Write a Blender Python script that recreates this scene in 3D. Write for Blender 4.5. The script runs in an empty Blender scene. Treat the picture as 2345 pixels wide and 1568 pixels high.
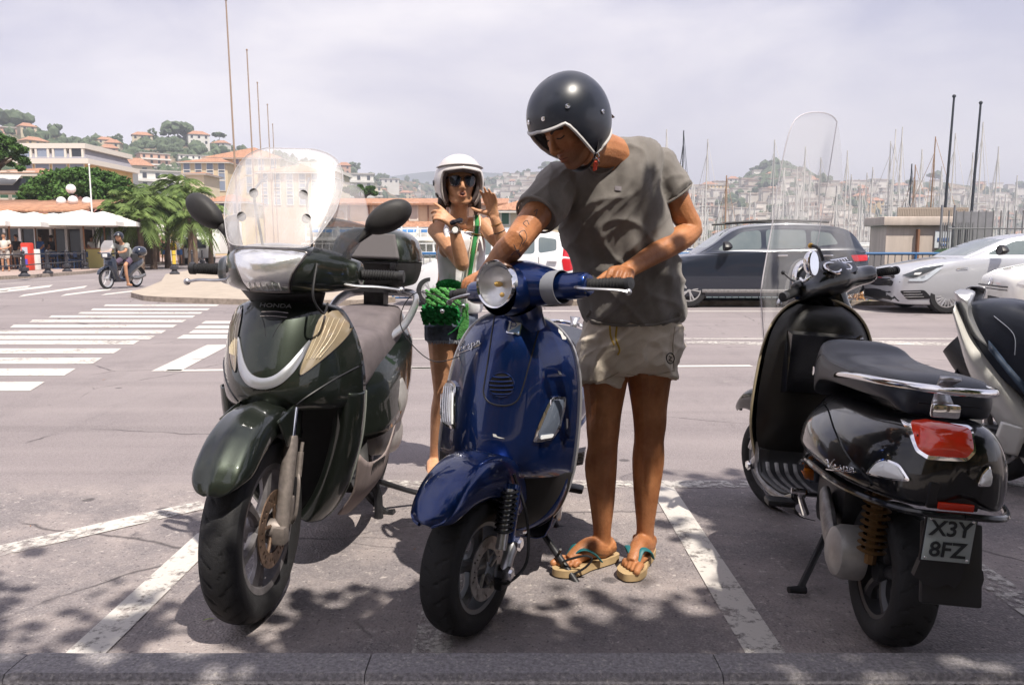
import bpy, bmesh, math, random
import numpy as np
from mathutils import Vector as V, Matrix, Euler
from mathutils.bvhtree import BVHTree
from mathutils import noise as mn
R = math.radians; PI = math.pi
rnd = random.Random(7)
sc = bpy.context.scene
col = sc.collection
# ---------------------------------------------------------------- camera, sky, sun, exposure
PITCH = R(6.76); FPX = 1823.0; CAMH = 1.2
cd = bpy.data.cameras.new('camera'); cam = bpy.data.objects.new('camera', cd); col.objects.link(cam)
cd.sensor_width = 36.0; cd.lens = 28.0; cd.clip_start = 0.05; cd.clip_end = 9000
cam.location = (0, 0, CAMH); cam.rotation_euler = (R(90)-PITCH, 0, 0)
sc.camera = cam
SKX, SKY = .33, .46  # ground shift of a shadow per metre of height
SUN = V((SKX, -SKY, 1.0)).normalized()
ELEV = math.asin(SUN.z)
w = bpy.data.worlds.new('World'); sc.world = w; w.use_nodes = True
nt = w.node_tree; nt.nodes.clear()
def N(t, **k):
    n = nt.nodes.new(t)
    for a, b in k.items(): setattr(n, a, b)
    return n
sky = N('ShaderNodeTexSky', sky_type='NISHITA', sun_disc=False, sun_elevation=ELEV, sun_rotation=R(144), air_density=1.3, dust_density=3.5, ozone_density=1.5)
tc = N('ShaderNodeTexCoord'); mp = N('ShaderNodeMapping'); mp.inputs['Scale'].default_value = (1, 1, 2.6)
n1 = N('ShaderNodeTexNoise'); n1.inputs['Scale'].default_value = 2.1; n1.inputs['Detail'].default_value = 8; n1.inputs['Roughness'].default_value = .55; n1.inputs['Distortion'].default_value = .25
n2 = N('ShaderNodeTexNoise'); n2.inputs['Scale'].default_value = 5.5; n2.inputs['Detail'].default_value = 9; n2.inputs['Roughness'].default_value = .6
cr1 = N('ShaderNodeValToRGB'); cr1.color_ramp.elements[0].position = .40; cr1.color_ramp.elements[1].position = .64
cr1.color_ramp.elements[0].color = (5.6, 5.6, 7.6, 1); cr1.color_ramp.elements[1].color = (11.0, 10.5, 11.0, 1)
sep = N('ShaderNodeSeparateXYZ')
# cloud cover thins towards the east side of the sky (picture right), where blue haze shows
cov = N('ShaderNodeMath', operation='MULTIPLY_ADD'); cov.inputs[1].default_value = -.55; cov.inputs[2].default_value = .72
cov2 = N('ShaderNodeMath', operation='MULTIPLY_ADD'); cov2.inputs[1].default_value = .7
mr = N('ShaderNodeClamp')
mixc = N('ShaderNodeMix', data_type='RGBA')
bright = N('ShaderNodeMix', data_type='RGBA')
hz = N('ShaderNodeMapRange'); hz.inputs['From Min'].default_value = -.02; hz.inputs['From Max'].default_value = .30; hz.inputs['To Min'].default_value = .85; hz.inputs['To Max'].default_value = 0
bg = N('ShaderNodeBackground'); bg.inputs['Strength'].default_value = .066
out = N('ShaderNodeOutputWorld'); L = nt.links.new
L(tc.outputs['Generated'], mp.inputs['Vector']); L(mp.outputs['Vector'], n1.inputs['Vector']); L(mp.outputs['Vector'], n2.inputs['Vector'])
L(tc.outputs['Generated'], sep.inputs[0]); L(n1.outputs['Fac'], cr1.inputs['Fac'])
L(sep.outputs['X'], cov.inputs[0]); L(n2.outputs['Fac'], cov2.inputs[0]); L(cov.outputs[0], cov2.inputs[2]); L(cov2.outputs[0], mr.inputs[0])
skym = N('ShaderNodeMix', data_type='RGBA'); skym.inputs[0].default_value = .5; skym.inputs[7].default_value = (3.3, 4.1, 7.2, 1)
L(sky.outputs['Color'], skym.inputs[6])
L(mr.outputs[0], mixc.inputs[0]); L(skym.outputs[2], mixc.inputs[6]); L(cr1.outputs['Color'], mixc.inputs[7])
L(sep.outputs['Z'], hz.inputs['Value']); L(hz.outputs[0], bright.inputs[0]); L(mixc.outputs[2], bright.inputs[6]); bright.inputs[7].default_value = (11.2, 10.6, 10.8, 1)
L(bright.outputs[2], bg.inputs['Color']); L(bg.outputs[0], out.inputs[0])
sl = bpy.data.lights.new('sun', 'SUN'); so = bpy.data.objects.new('sun', sl); col.objects.link(so)
sl.energy = 5.0; sl.angle = R(.55); sl.color = (1, .925, .82)
so.rotation_euler = SUN.to_track_quat('Z', 'Y').to_euler(); so.location = (0, 0, 30)
sc.view_settings.view_transform = 'Standard'; sc.view_settings.look = 'None'; sc.view_settings.gamma = 1; sc.view_settings.use_curve_mapping = False
sc.view_settings.exposure = .56
sc.cycles.max_bounces = 8; sc.cycles.transparent_max_bounces = 16; sc.cycles.volume_bounces = 0; sc.cycles.caustics_reflective = False
# ---------------------------------------------------------------- picture -> world measuring helpers
def ray(u, v):
    a = (u-1172)/FPX; b = -(v-784)/FPX
    return V((a, math.cos(PITCH)+b*math.sin(PITCH), -math.sin(PITCH)+b*math.cos(PITCH)))
CO = V((0, 0, CAMH))
def G(u, v, z=0.0):
    d = ray(u, v); return CO + d*((z-CAMH)/d.z)
def W(u, v, Y):
    d = ray(u, v); return CO + d*(Y/d.y)
class Frame:
    """a vehicle's own axes: +y runs to its rear, +x to its left side, z up; pixel measurements land on its planes"""
    def __init__(s, x, y, yaw, lean=0., rear=False): s.mx = Matrix.Translation((x, y, 0)) @ Matrix.Rotation(-R(yaw), 4, 'Z') @ Matrix.Rotation(R(lean), 4, 'Y'); s.iv = s.mx.inverted()
    def at(s, u, v, y=None, x=None, z=None):
        o = s.iv @ CO; d = s.iv.to_3x3() @ ray(u, v)
        k = (y-o.y)/d.y if y is not None else (x-o.x)/d.x if x is not None else (z-o.z)/d.z
        return o+d*k
# ---------------------------------------------------------------- materials
def lerp(a, b, t): return a+(b-a)*t
MATS = {}
def mat(name, c, rough=.6, metal=0., coat=0., var=0., vs=6., bump=0., bs=60., trans=0., alpha=1., ior=1.45, c2=None, emit=None, det=5, sheen=0., spec=.5, sss=0., wear=None, stretch=None):
    if name in MATS: return MATS[name]
    m = bpy.data.materials.new(name); m.use_nodes = True; t = m.node_tree; b = t.nodes['Principled BSDF']; MATS[name] = m
    b.inputs['Base Color'].default_value = (*c, 1); b.inputs['Roughness'].default_value = rough; b.inputs['Metallic'].default_value = metal
    b.inputs['Coat Weight'].default_value = coat; b.inputs['Coat Roughness'].default_value = .04
    b.inputs['Transmission Weight'].default_value = trans; b.inputs['Alpha'].default_value = alpha; b.inputs['IOR'].default_value = ior
    b.inputs['Specular IOR Level'].default_value = spec
    if sss: b.inputs['Subsurface Weight'].default_value = sss; b.inputs['Subsurface Radius'].default_value = (.01, .004, .002)
    if sheen: b.inputs['Sheen Weight'].default_value = sheen
    if emit: b.inputs['Emission Color'].default_value = (*emit[0], 1); b.inputs['Emission Strength'].default_value = emit[1]
    l = t.links.new
    co = t.nodes.new('ShaderNodeTexCoord'); vec = co.outputs['Object']
    if stretch:
        mpn = t.nodes.new('ShaderNodeMapping'); mpn.inputs['Scale'].default_value = stretch; l(vec, mpn.inputs[0]); vec = mpn.outputs[0]
    last = None
    if var or c2:
        n = t.nodes.new('ShaderNodeTexNoise'); n.inputs['Scale'].default_value = vs; n.inputs['Detail'].default_value = det; n.inputs['Roughness'].default_value = .6; l(vec, n.inputs['Vector'])
        r = t.nodes.new('ShaderNodeValToRGB'); r.color_ramp.elements[0].position = .32; r.color_ramp.elements[1].position = .68
        a = c; bb = c2 or c
        r.color_ramp.elements[0].color = (*[x*(1-var) for x in a], 1); r.color_ramp.elements[1].color = (*[min(1, x*(1+var)) for x in bb], 1)
        l(n.outputs['Fac'], r.inputs['Fac']); last = r.outputs['Color']
    if wear:  # (colour, scale, threshold, softness) patches of wear, dirt or stain
        wc, ws, th, sf = wear[:4]
        n = t.nodes.new('ShaderNodeTexNoise'); n.inputs['Scale'].default_value = ws; n.inputs['Detail'].default_value = 9; n.inputs['Roughness'].default_value = .68; l(vec, n.inputs['Vector'])
        q = t.nodes.new('ShaderNodeMapRange'); q.inputs['From Min'].default_value = th; q.inputs['From Max'].default_value = th+sf; l(n.outputs['Fac'], q.inputs['Value'])
        x = t.nodes.new('ShaderNodeMix'); x.data_type = 'RGBA'; l(q.outputs[0], x.inputs[0])
        if last: l(last, x.inputs[6])
        else: x.inputs[6].default_value = (*c, 1)
        x.inputs[7].default_value = (*wc, 1); last = x.outputs[2]
    if last: l(last, b.inputs['Base Color'])
    if bump:
        n = t.nodes.new('ShaderNodeTexNoise'); n.inputs['Scale'].default_value = bs; n.inputs['Detail'].default_value = 4; l(vec, n.inputs['Vector'])
        k = t.nodes.new('ShaderNodeBump'); k.inputs['Strength'].default_value = bump; k.inputs['Distance'].default_value = .01; l(n.outputs['Fac'], k.inputs['Height']); l(k.outputs[0], b.inputs['Normal'])
    return m
chrome = mat('chrome', (.82, .82, .84), .09, 1)
alu = mat('brushed aluminium', (.5, .5, .52), .38, 1, var=.2, vs=30)
alud = mat('dull cast aluminium', (.33, .32, .32), .5, .8, var=.3, vs=25)
rubber = mat('tyre rubber', (.016, .016, .018), .72, bump=.25, bs=300, wear=((.055, .055, .06), 9, .56, .3))
blackp = mat('black plastic', (.02, .02, .023), .45, var=.2, bump=.08, bs=400)
blackg = mat('gloss black plastic', (.01, .01, .012), .12, coat=.6)
darkm = mat('dark metal', (.05, .05, .055), .45, .7, var=.3, vs=20)
glassm = mat('clear lens glass', (.95, .97, .97), .03, trans=1, ior=1.3)
blackt = mat('black car trim', (.015, .015, .018), .4)
white_p = mat('white paint', (.78, .78, .76), .5, var=.06)
# ---------------------------------------------------------------- mesh builder
def crs(P, k, closed=False):
    P = np.asarray(P, float); n = len(P)
    if k <= 1: return P
    seg = n if closed else n-1; o = []
    for i in range(seg):
        if closed: a, b, c, d = P[(i-1) % n], P[i], P[(i+1) % n], P[(i+2) % n]
        else: a, b, c, d = P[max(i-1, 0)], P[i], P[i+1], P[min(i+2, n-1)]
        for j in range(k):
            t = j/k; o.append(.5*((2*b)+(-a+c)*t+(2*a-5*b+4*c-d)*t*t+(-a+3*b-3*c+d)*t**3))
    if not closed: o.append(P[-1])
    return np.array(o)
class M:
    def __init__(s, mx=None): s.v = []; s.f = []; s.mx = mx
    def add(s, vs, fs):
        b = len(s.v)
        s.v += [(s.mx @ V(p))[:] if s.mx else (float(p[0]), float(p[1]), float(p[2])) for p in vs]
        s.f += [tuple(i+b for i in f) for f in fs]; return s
    def grid(s, P, cu=False, cv=False, cap=False):
        P = np.asarray(P, float); r, c = P.shape[:2]; fs = []
        for i in range(r if cu else r-1):
            for j in range(c if cv else c-1):
                i2, j2 = (i+1) % r, (j+1) % c; fs.append((i*c+j, i*c+j2, i2*c+j2, i2*c+j))
        if cap: fs.append(tuple(range(c))[::-1]); fs.append(tuple(range((r-1)*c, r*c)))
        return s.add(P.reshape(-1, 3), fs)
    def surf(s, ctrl, ku=4, kv=4, cu=False, cv=False, cap=False):
        C = np.asarray(ctrl, float)
        C = crs(C, ku, cu); C = np.swapaxes(crs(np.swapaxes(C, 0, 1), kv, cv), 0, 1)
        return s.grid(C, cu, cv, cap)
    def tube(s, pts, r, n=8, k=4, cap=True, flat=None, closed=False, up=None):
        P = np.asarray([list(p) for p in pts], float); m = len(P)
        rr = np.full(m, float(r)) if np.isscalar(r) else np.asarray(r, float)
        Q = crs(np.hstack([P, rr[:, None]]), k, closed); P = Q[:, :3]; rr = np.maximum(Q[:, 3], 1e-5); m = len(P)
        rows = []; nrm = None
        for i in range(m):
            a = P[(i-1) % m] if (closed or i) else P[0]; b = P[(i+1) % m] if (closed or i < m-1) else P[-1]
            t = b-a; t = t/(np.linalg.norm(t)+1e-12)
            if nrm is None:
                x = np.array(up if up is not None else ((0, 0, 1) if abs(t[2]) < .9 else (1, 0, 0)), float)
            else: x = nrm
            x = x-t*np.dot(x, t); x /= (np.linalg.norm(x)+1e-12); nrm = x; y = np.cross(t, x)
            fx, fy = (flat or (1, 1))
            rows.append([P[i]+rr[i]*(math.cos(q)*x*fx+math.sin(q)*y*fy) for q in (2*PI*j/n for j in range(n))])
        return s.grid(rows, closed, True, cap and not closed)
    def box(s, c, size, rot=None, bev=0.):
        bm = bmesh.new(); bmesh.ops.create_cube(bm, size=1)
        for q in bm.verts: q.co = V((q.co.x*size[0], q.co.y*size[1], q.co.z*size[2]))
        if bev: bmesh.ops.bevel(bm, geom=bm.edges[:]+bm.verts[:], offset=min(bev, min(size)*.45), segments=2, affect='EDGES', profile=.6)
        mx = Matrix.Translation(V(c)) @ (Euler(rot).to_matrix().to_4x4() if rot else Matrix())
        s.add([mx @ q.co for q in bm.verts], [[q.index for q in f.verts] for f in bm.faces]); bm.free(); return s
    def lathe(s, prof, c=(0, 0, 0), axis='z', n=32, k=1, rot=None, closed=False):
        pr = crs(prof, k, closed) if k > 1 else prof; rows = []
        for (r, h) in pr:
            row = []
            for j in range(n):
                q = 2*PI*j/n; p = (r*math.cos(q), r*math.sin(q), h)
                if axis == 'x': p = (h, r*math.cos(q), r*math.sin(q))
                if axis == 'y': p = (r*math.cos(q), h, r*math.sin(q))
                row.append(p)
            rows.append(row)
        A = np.array(rows, float).reshape(-1, 3)
        if rot: A = A @ np.array(Euler(rot).to_matrix()).T
        return s.grid((A+np.array(c, float)).reshape(len(rows), n, 3), closed, True)
    def ball(s, c, r, n=16, rot=None):
        if np.isscalar(r): r = (r, r, r)
        rows = []; E = Euler(rot).to_matrix() if rot else None
        for i in range(n+1):
            a = -PI/2+PI*i/n; row = []
            for j in range(n*2):
                q = PI*j/n; p = V((r[0]*math.cos(a)*math.cos(q), r[1]*math.cos(a)*math.sin(q), r[2]*math.sin(a)))
                if E: p = E @ p
                row.append(p+V(c))
            rows.append([tuple(x) for x in row])
        return s.grid(rows, False, True)
    def prism(s, outl, o, ax, bx, d, k=1):
        """closed 2-D outline swept by vector d; o + a*ax + b*bx"""
        P = crs(outl, k, True) if k > 1 else outl; o, ax, bx, d = V(o), V(ax), V(bx), V(d); n = len(P)
        a = [o+ax*float(p[0])+bx*float(p[1]) for p in P]; vs = a+[q+d for q in a]
        return s.add(vs, [tuple(range(n))[::-1], tuple(range(n, 2*n))]+[(i, (i+1) % n, n+(i+1) % n, n+i) for i in range(n)])
    def mesh(s, name, ang=38):
        me = bpy.data.meshes.new(name); me.from_pydata(s.v, [], s.f); me.validate()
        if ang:
            bm = bmesh.new(); bm.from_mesh(me); bmesh.ops.recalc_face_normals(bm, faces=bm.faces); bm.to_mesh(me); bm.free()
            me.shade_smooth(); me.set_sharp_from_angle(angle=R(ang))
        return me
    def build(s, name, m, parent=None, ang=38, loc=None, solid=0., sub=0, offs=-1, kind=None, rot=None):
        me = s.mesh(name, ang); o = bpy.data.objects.new(name, me); me.materials.append(m); col.objects.link(o)
        if parent: o.parent = parent
        if loc: o.location = loc
        if rot: o.rotation_euler = rot
        if sub: q = o.modifiers.new('s', 'SUBSURF'); q.levels = q.render_levels = sub
        if solid: q = o.modifiers.new('t', 'SOLIDIFY'); q.thickness = solid; q.offset = offs
        if kind: o['kind'] = kind
        return o
def tag(o, label, cat, group=None):
    o['label'] = label; o['category'] = cat
    if group: o['group'] = group
    return o
def root(name, label, cat, mx=None, group=None, loc=None, rz=0):
    o = bpy.data.objects.new(name, None); col.objects.link(o); o.empty_display_size = .1
    if mx: o.matrix_world = mx
    if loc: o.location = loc; o.rotation_euler = (0, 0, rz)
    if label: tag(o, label, cat, group)
    return o
def copy_tree(o, parent=None, loc=None, rz=None, label=None, sc_=None):
    c = o.copy(); col.objects.link(c)
    if parent: c.parent = parent
    for ch in list(KIDS(o)): copy_tree(ch, c)
    if loc is not None: c.location = loc
    if rz is not None: c.rotation_euler = (0, 0, rz)
    if sc_ is not None: c.scale = (sc_,)*3 if np.isscalar(sc_) else sc_
    if label: c['label'] = label
    return c
def KIDS(o): return [q for q in bpy.data.objects if q.parent == o]
def bvh(m): return BVHTree.FromPolygons([V(p) for p in m.v], m.f)
def hit(t, p, d, far=5.):
    h = t.ray_cast(V(p), V(d).normalized(), far)
    if h[0] is None: h = t.find_nearest(V(p)+V(d)*.0)
    return h[0]
def rp(P, f=.22, n=4, sub=4):
    """closed polygon with rounded corners and subdivided sides"""
    P = np.asarray(P, float); o = []; m = len(P)
    for i in range(m):
        a, b, c = P[i-1], P[i], P[(i+1) % m]; r = f*min(np.linalg.norm(a-b), np.linalg.norm(c-b)); p = b+(a-b)/np.linalg.norm(a-b)*r; q = b+(c-b)/np.linalg.norm(c-b)*r
        for j in range(n+1): t = j/n; o.append((1-t)**2*p+2*t*(1-t)*b+t*t*q)
        c2 = P[(i+1) % m]; d2 = P[(i+2) % m]; r2 = f*min(np.linalg.norm(c2-b), np.linalg.norm(d2-c2)); e = c2+(b-c2)/np.linalg.norm(b-c2)*r2
        for j in range(1, sub): o.append(q+(e-q)*j/sub)
    return np.array(o)
def inlay(t, outl, o, ax, bx, d, h=.004, dome=0., rings=5, k=4, back=.006, m=None):
    """pad that follows a surface: 2-D outline projected along d on bvh t"""
    P = crs(outl, k, True) if k > 1 else (rp(outl) if k < 0 else np.asarray(outl, float))
    o, ax, bx, d = V(o), V(ax), V(bx), V(d).normalized(); c = P.mean(axis=0); n = len(P); m = m or M(); rows = []
    for i in range(rings+2):
        f = min(1, i/rings) if i <= rings else 1.0
        f = max(f, .0001); off = h+dome*(1-f*f) if i <= rings else -back
        row = []
        for p in P:
            q = c+(p-c)*f; w_ = o+ax*float(q[0])+bx*float(q[1]); x = hit(t, w_, d)
            row.append(tuple(x-d*off))
        rows.append(row)
    return m.grid(rows, False, True)
def seam(t, pts, o, ax, bx, d, r=.002, k=6, closed=False, m=None, off=0., n=5):
    P = crs(pts, k, closed) if k > 1 else pts; o, ax, bx, d = V(o), V(ax), V(bx), V(d).normalized(); m = m or M(); out_ = []
    for p in P:
        x = hit(t, o+ax*float(p[0])+bx*float(p[1]), d); out_.append(tuple(x-d*off))
    return m.tube(out_, r, n, 1, closed=closed)
def text_mesh(txt, size, ext=.001, m=None, mx=None, shear=0., align='CENTER', bold=0.):
    cu = bpy.data.curves.new('t', 'FONT'); cu.body = txt; cu.size = size; cu.extrude = ext; cu.align_x = align; cu.align_y = 'CENTER'; cu.shear = shear; cu.offset = bold; cu.resolution_u = 3
    o = bpy.data.objects.new('t', cu); col.objects.link(o); dg = bpy.context.evaluated_depsgraph_get(); me = bpy.data.meshes.new_from_object(o.evaluated_get(dg))
    m = m or M(); mx = mx or Matrix()
    m.add([mx @ q.co for q in me.vertices], [tuple(p.vertices) for p in me.polygons]); bpy.data.objects.remove(o); bpy.data.meshes.remove(me); bpy.data.curves.remove(cu); return m
def remesh(m, voxel, smooth=4, name='body', disp=None, fac=.5):
    me = bpy.data.meshes.new(name); me.from_pydata(m.v, [], m.f)
    bm = bmesh.new(); bm.from_mesh(me); bmesh.ops.recalc_face_normals(bm, faces=bm.faces); bm.to_mesh(me); bm.free()
    o = bpy.data.objects.new(name, me); col.objects.link(o)
    q = o.modifiers.new('r', 'REMESH'); q.mode = 'VOXEL'; q.voxel_size = voxel; q.use_smooth_shade = True
    if smooth: q = o.modifiers.new('m', 'SMOOTH'); q.iterations = smooth; q.factor = fac
    dg = bpy.context.evaluated_depsgraph_get(); out_ = bpy.data.meshes.new_from_object(o.evaluated_get(dg)); bpy.data.objects.remove(o); bpy.data.meshes.remove(me)
    out_.name = name
    if disp:
        n_ = len(out_.vertices); A = np.empty(n_*3, np.float32); B = np.empty(n_*3, np.float32); out_.vertices.foreach_get('co', A); out_.vertices.foreach_get('normal', B); A = A.reshape(-1, 3); B = B.reshape(-1, 3)
        out_.vertices.foreach_set('co', np.array([tuple(V(a)+disp(V(a), V(b))) for a, b in zip(A, B)], np.float32).ravel()); out_.update()
    out_.shade_smooth(); return out_
NR = np.random.RandomState(5)
def scatter(m, P, shape, sizes, tilt=None):
    """leaf-sized polygons at points P with random turns"""
    P = np.asarray(P, float); n = len(P); q = NR.normal(size=(n, 4))
    if tilt is not None: a = NR.uniform(0, 2*PI, n); q = np.stack([np.cos(a/2), NR.normal(0, tilt, n), NR.normal(0, tilt, n), np.sin(a/2)], 1)
    q /= np.linalg.norm(q, axis=1)[:, None]; w_, x, y, z = q.T
    Rm = np.stack([1-2*(y*y+z*z), 2*(x*y-z*w_), 2*(x*z+y*w_), 2*(x*y+z*w_), 1-2*(x*x+z*z), 2*(y*z-x*w_), 2*(x*z-y*w_), 2*(y*z+x*w_), 1-2*(x*x+y*y)], 1).reshape(n, 3, 3)
    S_ = np.asarray(shape, float); k = len(S_); Q = P[:, None, :]+np.einsum('nij,kj->nki', Rm, S_)*np.asarray(sizes).reshape(-1, 1, 1)
    b = len(m.v); m.v += list(map(tuple, Q.reshape(-1, 3))); m.f += [tuple(range(b+i*k, b+i*k+k)) for i in range(n)]; return m
def meshobj(me, name, m, parent=None, kind=None):
    o = bpy.data.objects.new(name, me); me.materials.clear(); me.materials.append(m); col.objects.link(o)
    if parent: o.parent = parent
    if kind: o['kind'] = kind
    return o
def inst(me, name, parent=None, loc=(0, 0, 0), rz=0, s=1, mt=None):
    o = bpy.data.objects.new(name, me); col.objects.link(o)
    if parent: o.parent = parent
    o.location = loc; o.rotation_euler = (0, 0, rz) if np.isscalar(rz) else rz; o.scale = (s, s, s) if np.isscalar(s) else s
    if mt and not me.materials: me.materials.append(mt)
    return o
# ================================================================ GROUND
def ground_mat():
    m = bpy.data.materials.new('sun bleached asphalt'); m.use_nodes = True; t = m.node_tree; b = t.nodes['Principled BSDF']; l = t.links.new
    co = t.nodes.new('ShaderNodeTexCoord'); vec = co.outputs['Object']
    def noise(s, d=6, r=.6, st=None):
        n = t.nodes.new('ShaderNodeTexNoise'); n.inputs['Scale'].default_value = s; n.inputs['Detail'].default_value = d; n.inputs['Roughness'].default_value = r
        if st:
            q = t.nodes.new('ShaderNodeMapping'); q.inputs['Scale'].default_value = st; l(vec, q.inputs[0]); l(q.outputs[0], n.inputs['Vector'])
        else: l(vec, n.inputs['Vector'])
        return n.outputs['Fac']
    def rng(x, a, c, lo=0., hi=1.):
        n = t.nodes.new('ShaderNodeMapRange'); n.inputs['From Min'].default_value = a; n.inputs['From Max'].default_value = c; n.inputs['To Min'].default_value = lo; n.inputs['To Max'].default_value = hi; l(x, n.inputs['Value']); return n.outputs[0]
    def mix(f, a, c, bt='MIX'):
        n = t.nodes.new('ShaderNodeMix'); n.data_type = 'RGBA'; n.blend_type = bt
        if hasattr(f, 'links'): l(f, n.inputs[0])
        else: n.inputs[0].default_value = f
        for i, x in ((6, a), (7, c)):
            if hasattr(x, 'links'): l(x, n.inputs[i])
            else: n.inputs[i].default_value = (*x, 1)
        return n.outputs[2]
    def math_(op, a, c):
        n = t.nodes.new('ShaderNodeMath'); n.operation = op
        for i, x in enumerate((a, c)):
            if hasattr(x, 'links'): l(x, n.inputs[i])
            else: n.inputs[i].default_value = x
        return n.outputs[0]
    base = mix(rng(noise(.35, 5), .35, .65), (.185, .160, .166), (.245, .215, .218))
    base = mix(rng(noise(2.2, 8, .7, (1, .35, 1)), .52, .72, 0, .45), base, (.10, .088, .095))
    base = mix(rng(noise(1.0, 5, .55, (.10, 1.6, 1)), .46, .66, 0, .45), base, (.30, .262, .262))
    base = mix(rng(noise(1.3, 4, .5, (.07, 2.3, 1)), .56, .70, 0, .35), base, (.11, .095, .10))
    # aggregate
    vo = t.nodes.new('ShaderNodeTexVoronoi'); vo.inputs['Scale'].default_value = 110; l(vec, vo.inputs['Vector'])
    base = mix(rng(vo.outputs['Distance'], .1, .75, .5, 0.), base, (.33, .30, .30))
    base = mix(rng(noise(150, 2), .55, .75, 0, .65), base, (.05, .045, .055))
    # the parking bays near the camera: scuffed white residue of old paint and a darker, coarser mix
    sx = t.nodes.new('ShaderNodeSeparateXYZ'); l(vec, sx.inputs[0]); near = rng(sx.outputs['Y'], 3.8, 4.05, 1, 0)
    bay = mix(rng(noise(1.6, 9, .72), .44, .62), (.185, .165, .170), (.315, .272, .262))
    bay = mix(rng(noise(24, 8, .8), .56, .66), bay, (.50, .45, .42))
    bay = mix(rng(noise(60, 4, .7), .58, .68), bay, (.045, .04, .05))
    bay = mix(rng(noise(4.2, 6, .7, (1, .5, 1)), .62, .72, 0, .8), bay, (.05, .045, .055))
    bay = mix(rng(vo.outputs['Distance'], .05, .6, .45, 0.), bay, (.36, .33, .33))
    base = mix(near, base, bay)
    # thin cracks
    v2 = t.nodes.new('ShaderNodeTexVoronoi'); v2.feature = 'DISTANCE_TO_EDGE'; v2.inputs['Scale'].default_value = .55
    dm = t.nodes.new('ShaderNodeMix'); dm.data_type = 'RGBA'; dm.inputs[0].default_value = .12; l(vec, dm.inputs[6]); nn = t.nodes.new('ShaderNodeTexNoise'); nn.inputs['Scale'].default_value = 3; nn.inputs['Detail'].default_value = 6; l(vec, nn.inputs['Vector']); l(nn.outputs['Color'], dm.inputs[7]); l(dm.outputs[2], v2.inputs['Vector'])
    crk = math_('MULTIPLY', rng(v2.outputs['Distance'], .0, .006, .8, 0), rng(noise(.8, 3), .48, .55))
    base = mix(crk, base, (.03, .026, .03))
    # oil and gum spots
    v3 = t.nodes.new('ShaderNodeTexVoronoi'); v3.inputs['Scale'].default_value = 2.1; l(vec, v3.inputs['Vector'])
    base = mix(rng(v3.outputs['Distance'], .05, .075, .7, 0), base, (.05, .045, .05))
    l(base, b.inputs['Base Color']); b.inputs['Roughness'].default_value = .88; b.inputs['Specular IOR Level'].default_value = .3
    bp = t.nodes.new('ShaderNodeBump'); bp.inputs['Strength'].default_value = .55; bp.inputs['Distance'].default_value = .006
    l(math_('ADD', vo.outputs['Distance'], noise(45, 4)), bp.inputs['Height']); l(bp.outputs[0], b.inputs['Normal'])
    return m
def paint_mat():
    m = bpy.data.materials.new('worn road paint'); m.use_nodes = True; t = m.node_tree; b = t.nodes['Principled BSDF']; l = t.links.new
    co = t.nodes.new('ShaderNodeTexCoord'); n = t.nodes.new('ShaderNodeTexNoise'); n.inputs['Scale'].default_value = 16; n.inputs['Detail'].default_value = 10; n.inputs['Roughness'].default_value = .78; l(co.outputs['Object'], n.inputs[0])
    n2 = t.nodes.new('ShaderNodeTexNoise'); n2.inputs['Scale'].default_value = 1.7; n2.inputs['Detail'].default_value = 3; l(co.outputs['Object'], n2.inputs[0])
    at = t.nodes.new('ShaderNodeAttribute'); at.attribute_name = 'worn'; at.attribute_type = 'OBJECT'
    ad = t.nodes.new('ShaderNodeMath'); ad.operation = 'ADD'; l(n.outputs['Fac'], ad.inputs[0]); l(at.outputs['Fac'], ad.inputs[1])
    a2 = t.nodes.new('ShaderNodeMath'); a2.operation = 'MULTIPLY_ADD'; a2.inputs[1].default_value = .45; l(n2.outputs['Fac'], a2.inputs[0]); l(ad.outputs[0], a2.inputs[2])
    q = t.nodes.new('ShaderNodeMapRange'); q.inputs['From Min'].default_value = .76; q.inputs['From Max'].default_value = .90; q.inputs['To Min'].default_value = 1; q.inputs['To Max'].default_value = 0; l(a2.outputs[0], q.inputs[0])
    l(q.outputs[0], b.inputs['Alpha'])
    c = t.nodes.new('ShaderNodeValToRGB'); c.color_ramp.elements[0].color = (.40, .37, .34, 1); c.color_ramp.elements[1].color = (.66, .63, .60, 1); l(n.outputs['Fac'], c.inputs[0]); l(c.outputs[0], b.inputs['Base Color'])
    b.inputs['Roughness'].default_value = .75; return m
asph = ground_mat(); pm = paint_mat()
m = M()
xs = [-900, -200, -60, -20, 0, 20, 60, 200, 900]
m.add([(-900, 2.2, 0), (900, 2.2, 0), (900, 17.9, 0), (-900, 17.9, 0)], [(0, 1, 2, 3)])
m.add([(-900, 17.9, 0), (-2.2, 17.9, 0), (-8, 60, 0), (-16, 140, 0), (-900, 160, 0)], [(0, 1, 2, 3, 4)])
m.build('road', asph, kind='structure', ang=0)
m = M().box((0, -3, -2.2), (1800, 41.8, 4.3)).v  # bulk of the quay below the road
q = M(); q.box((300, 9.9, -2.01), (604.4, 15.6, 3.98)); q.build('quay_wall', mat('quay concrete', (.3, .28, .25), .9, var=.2), kind='structure', ang=0)
# water
wm = mat('harbour water', (.05, .10, .11), .08, bump=.3, bs=1.4)
M().add([(-80, 16, -2.3), (3000, 16, -2.3), (3000, 3500, -2.3), (-80, 3500, -2.3)], [(0, 1, 2, 3)]).build('harbour_water', wm, kind='structure', ang=0)
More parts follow.
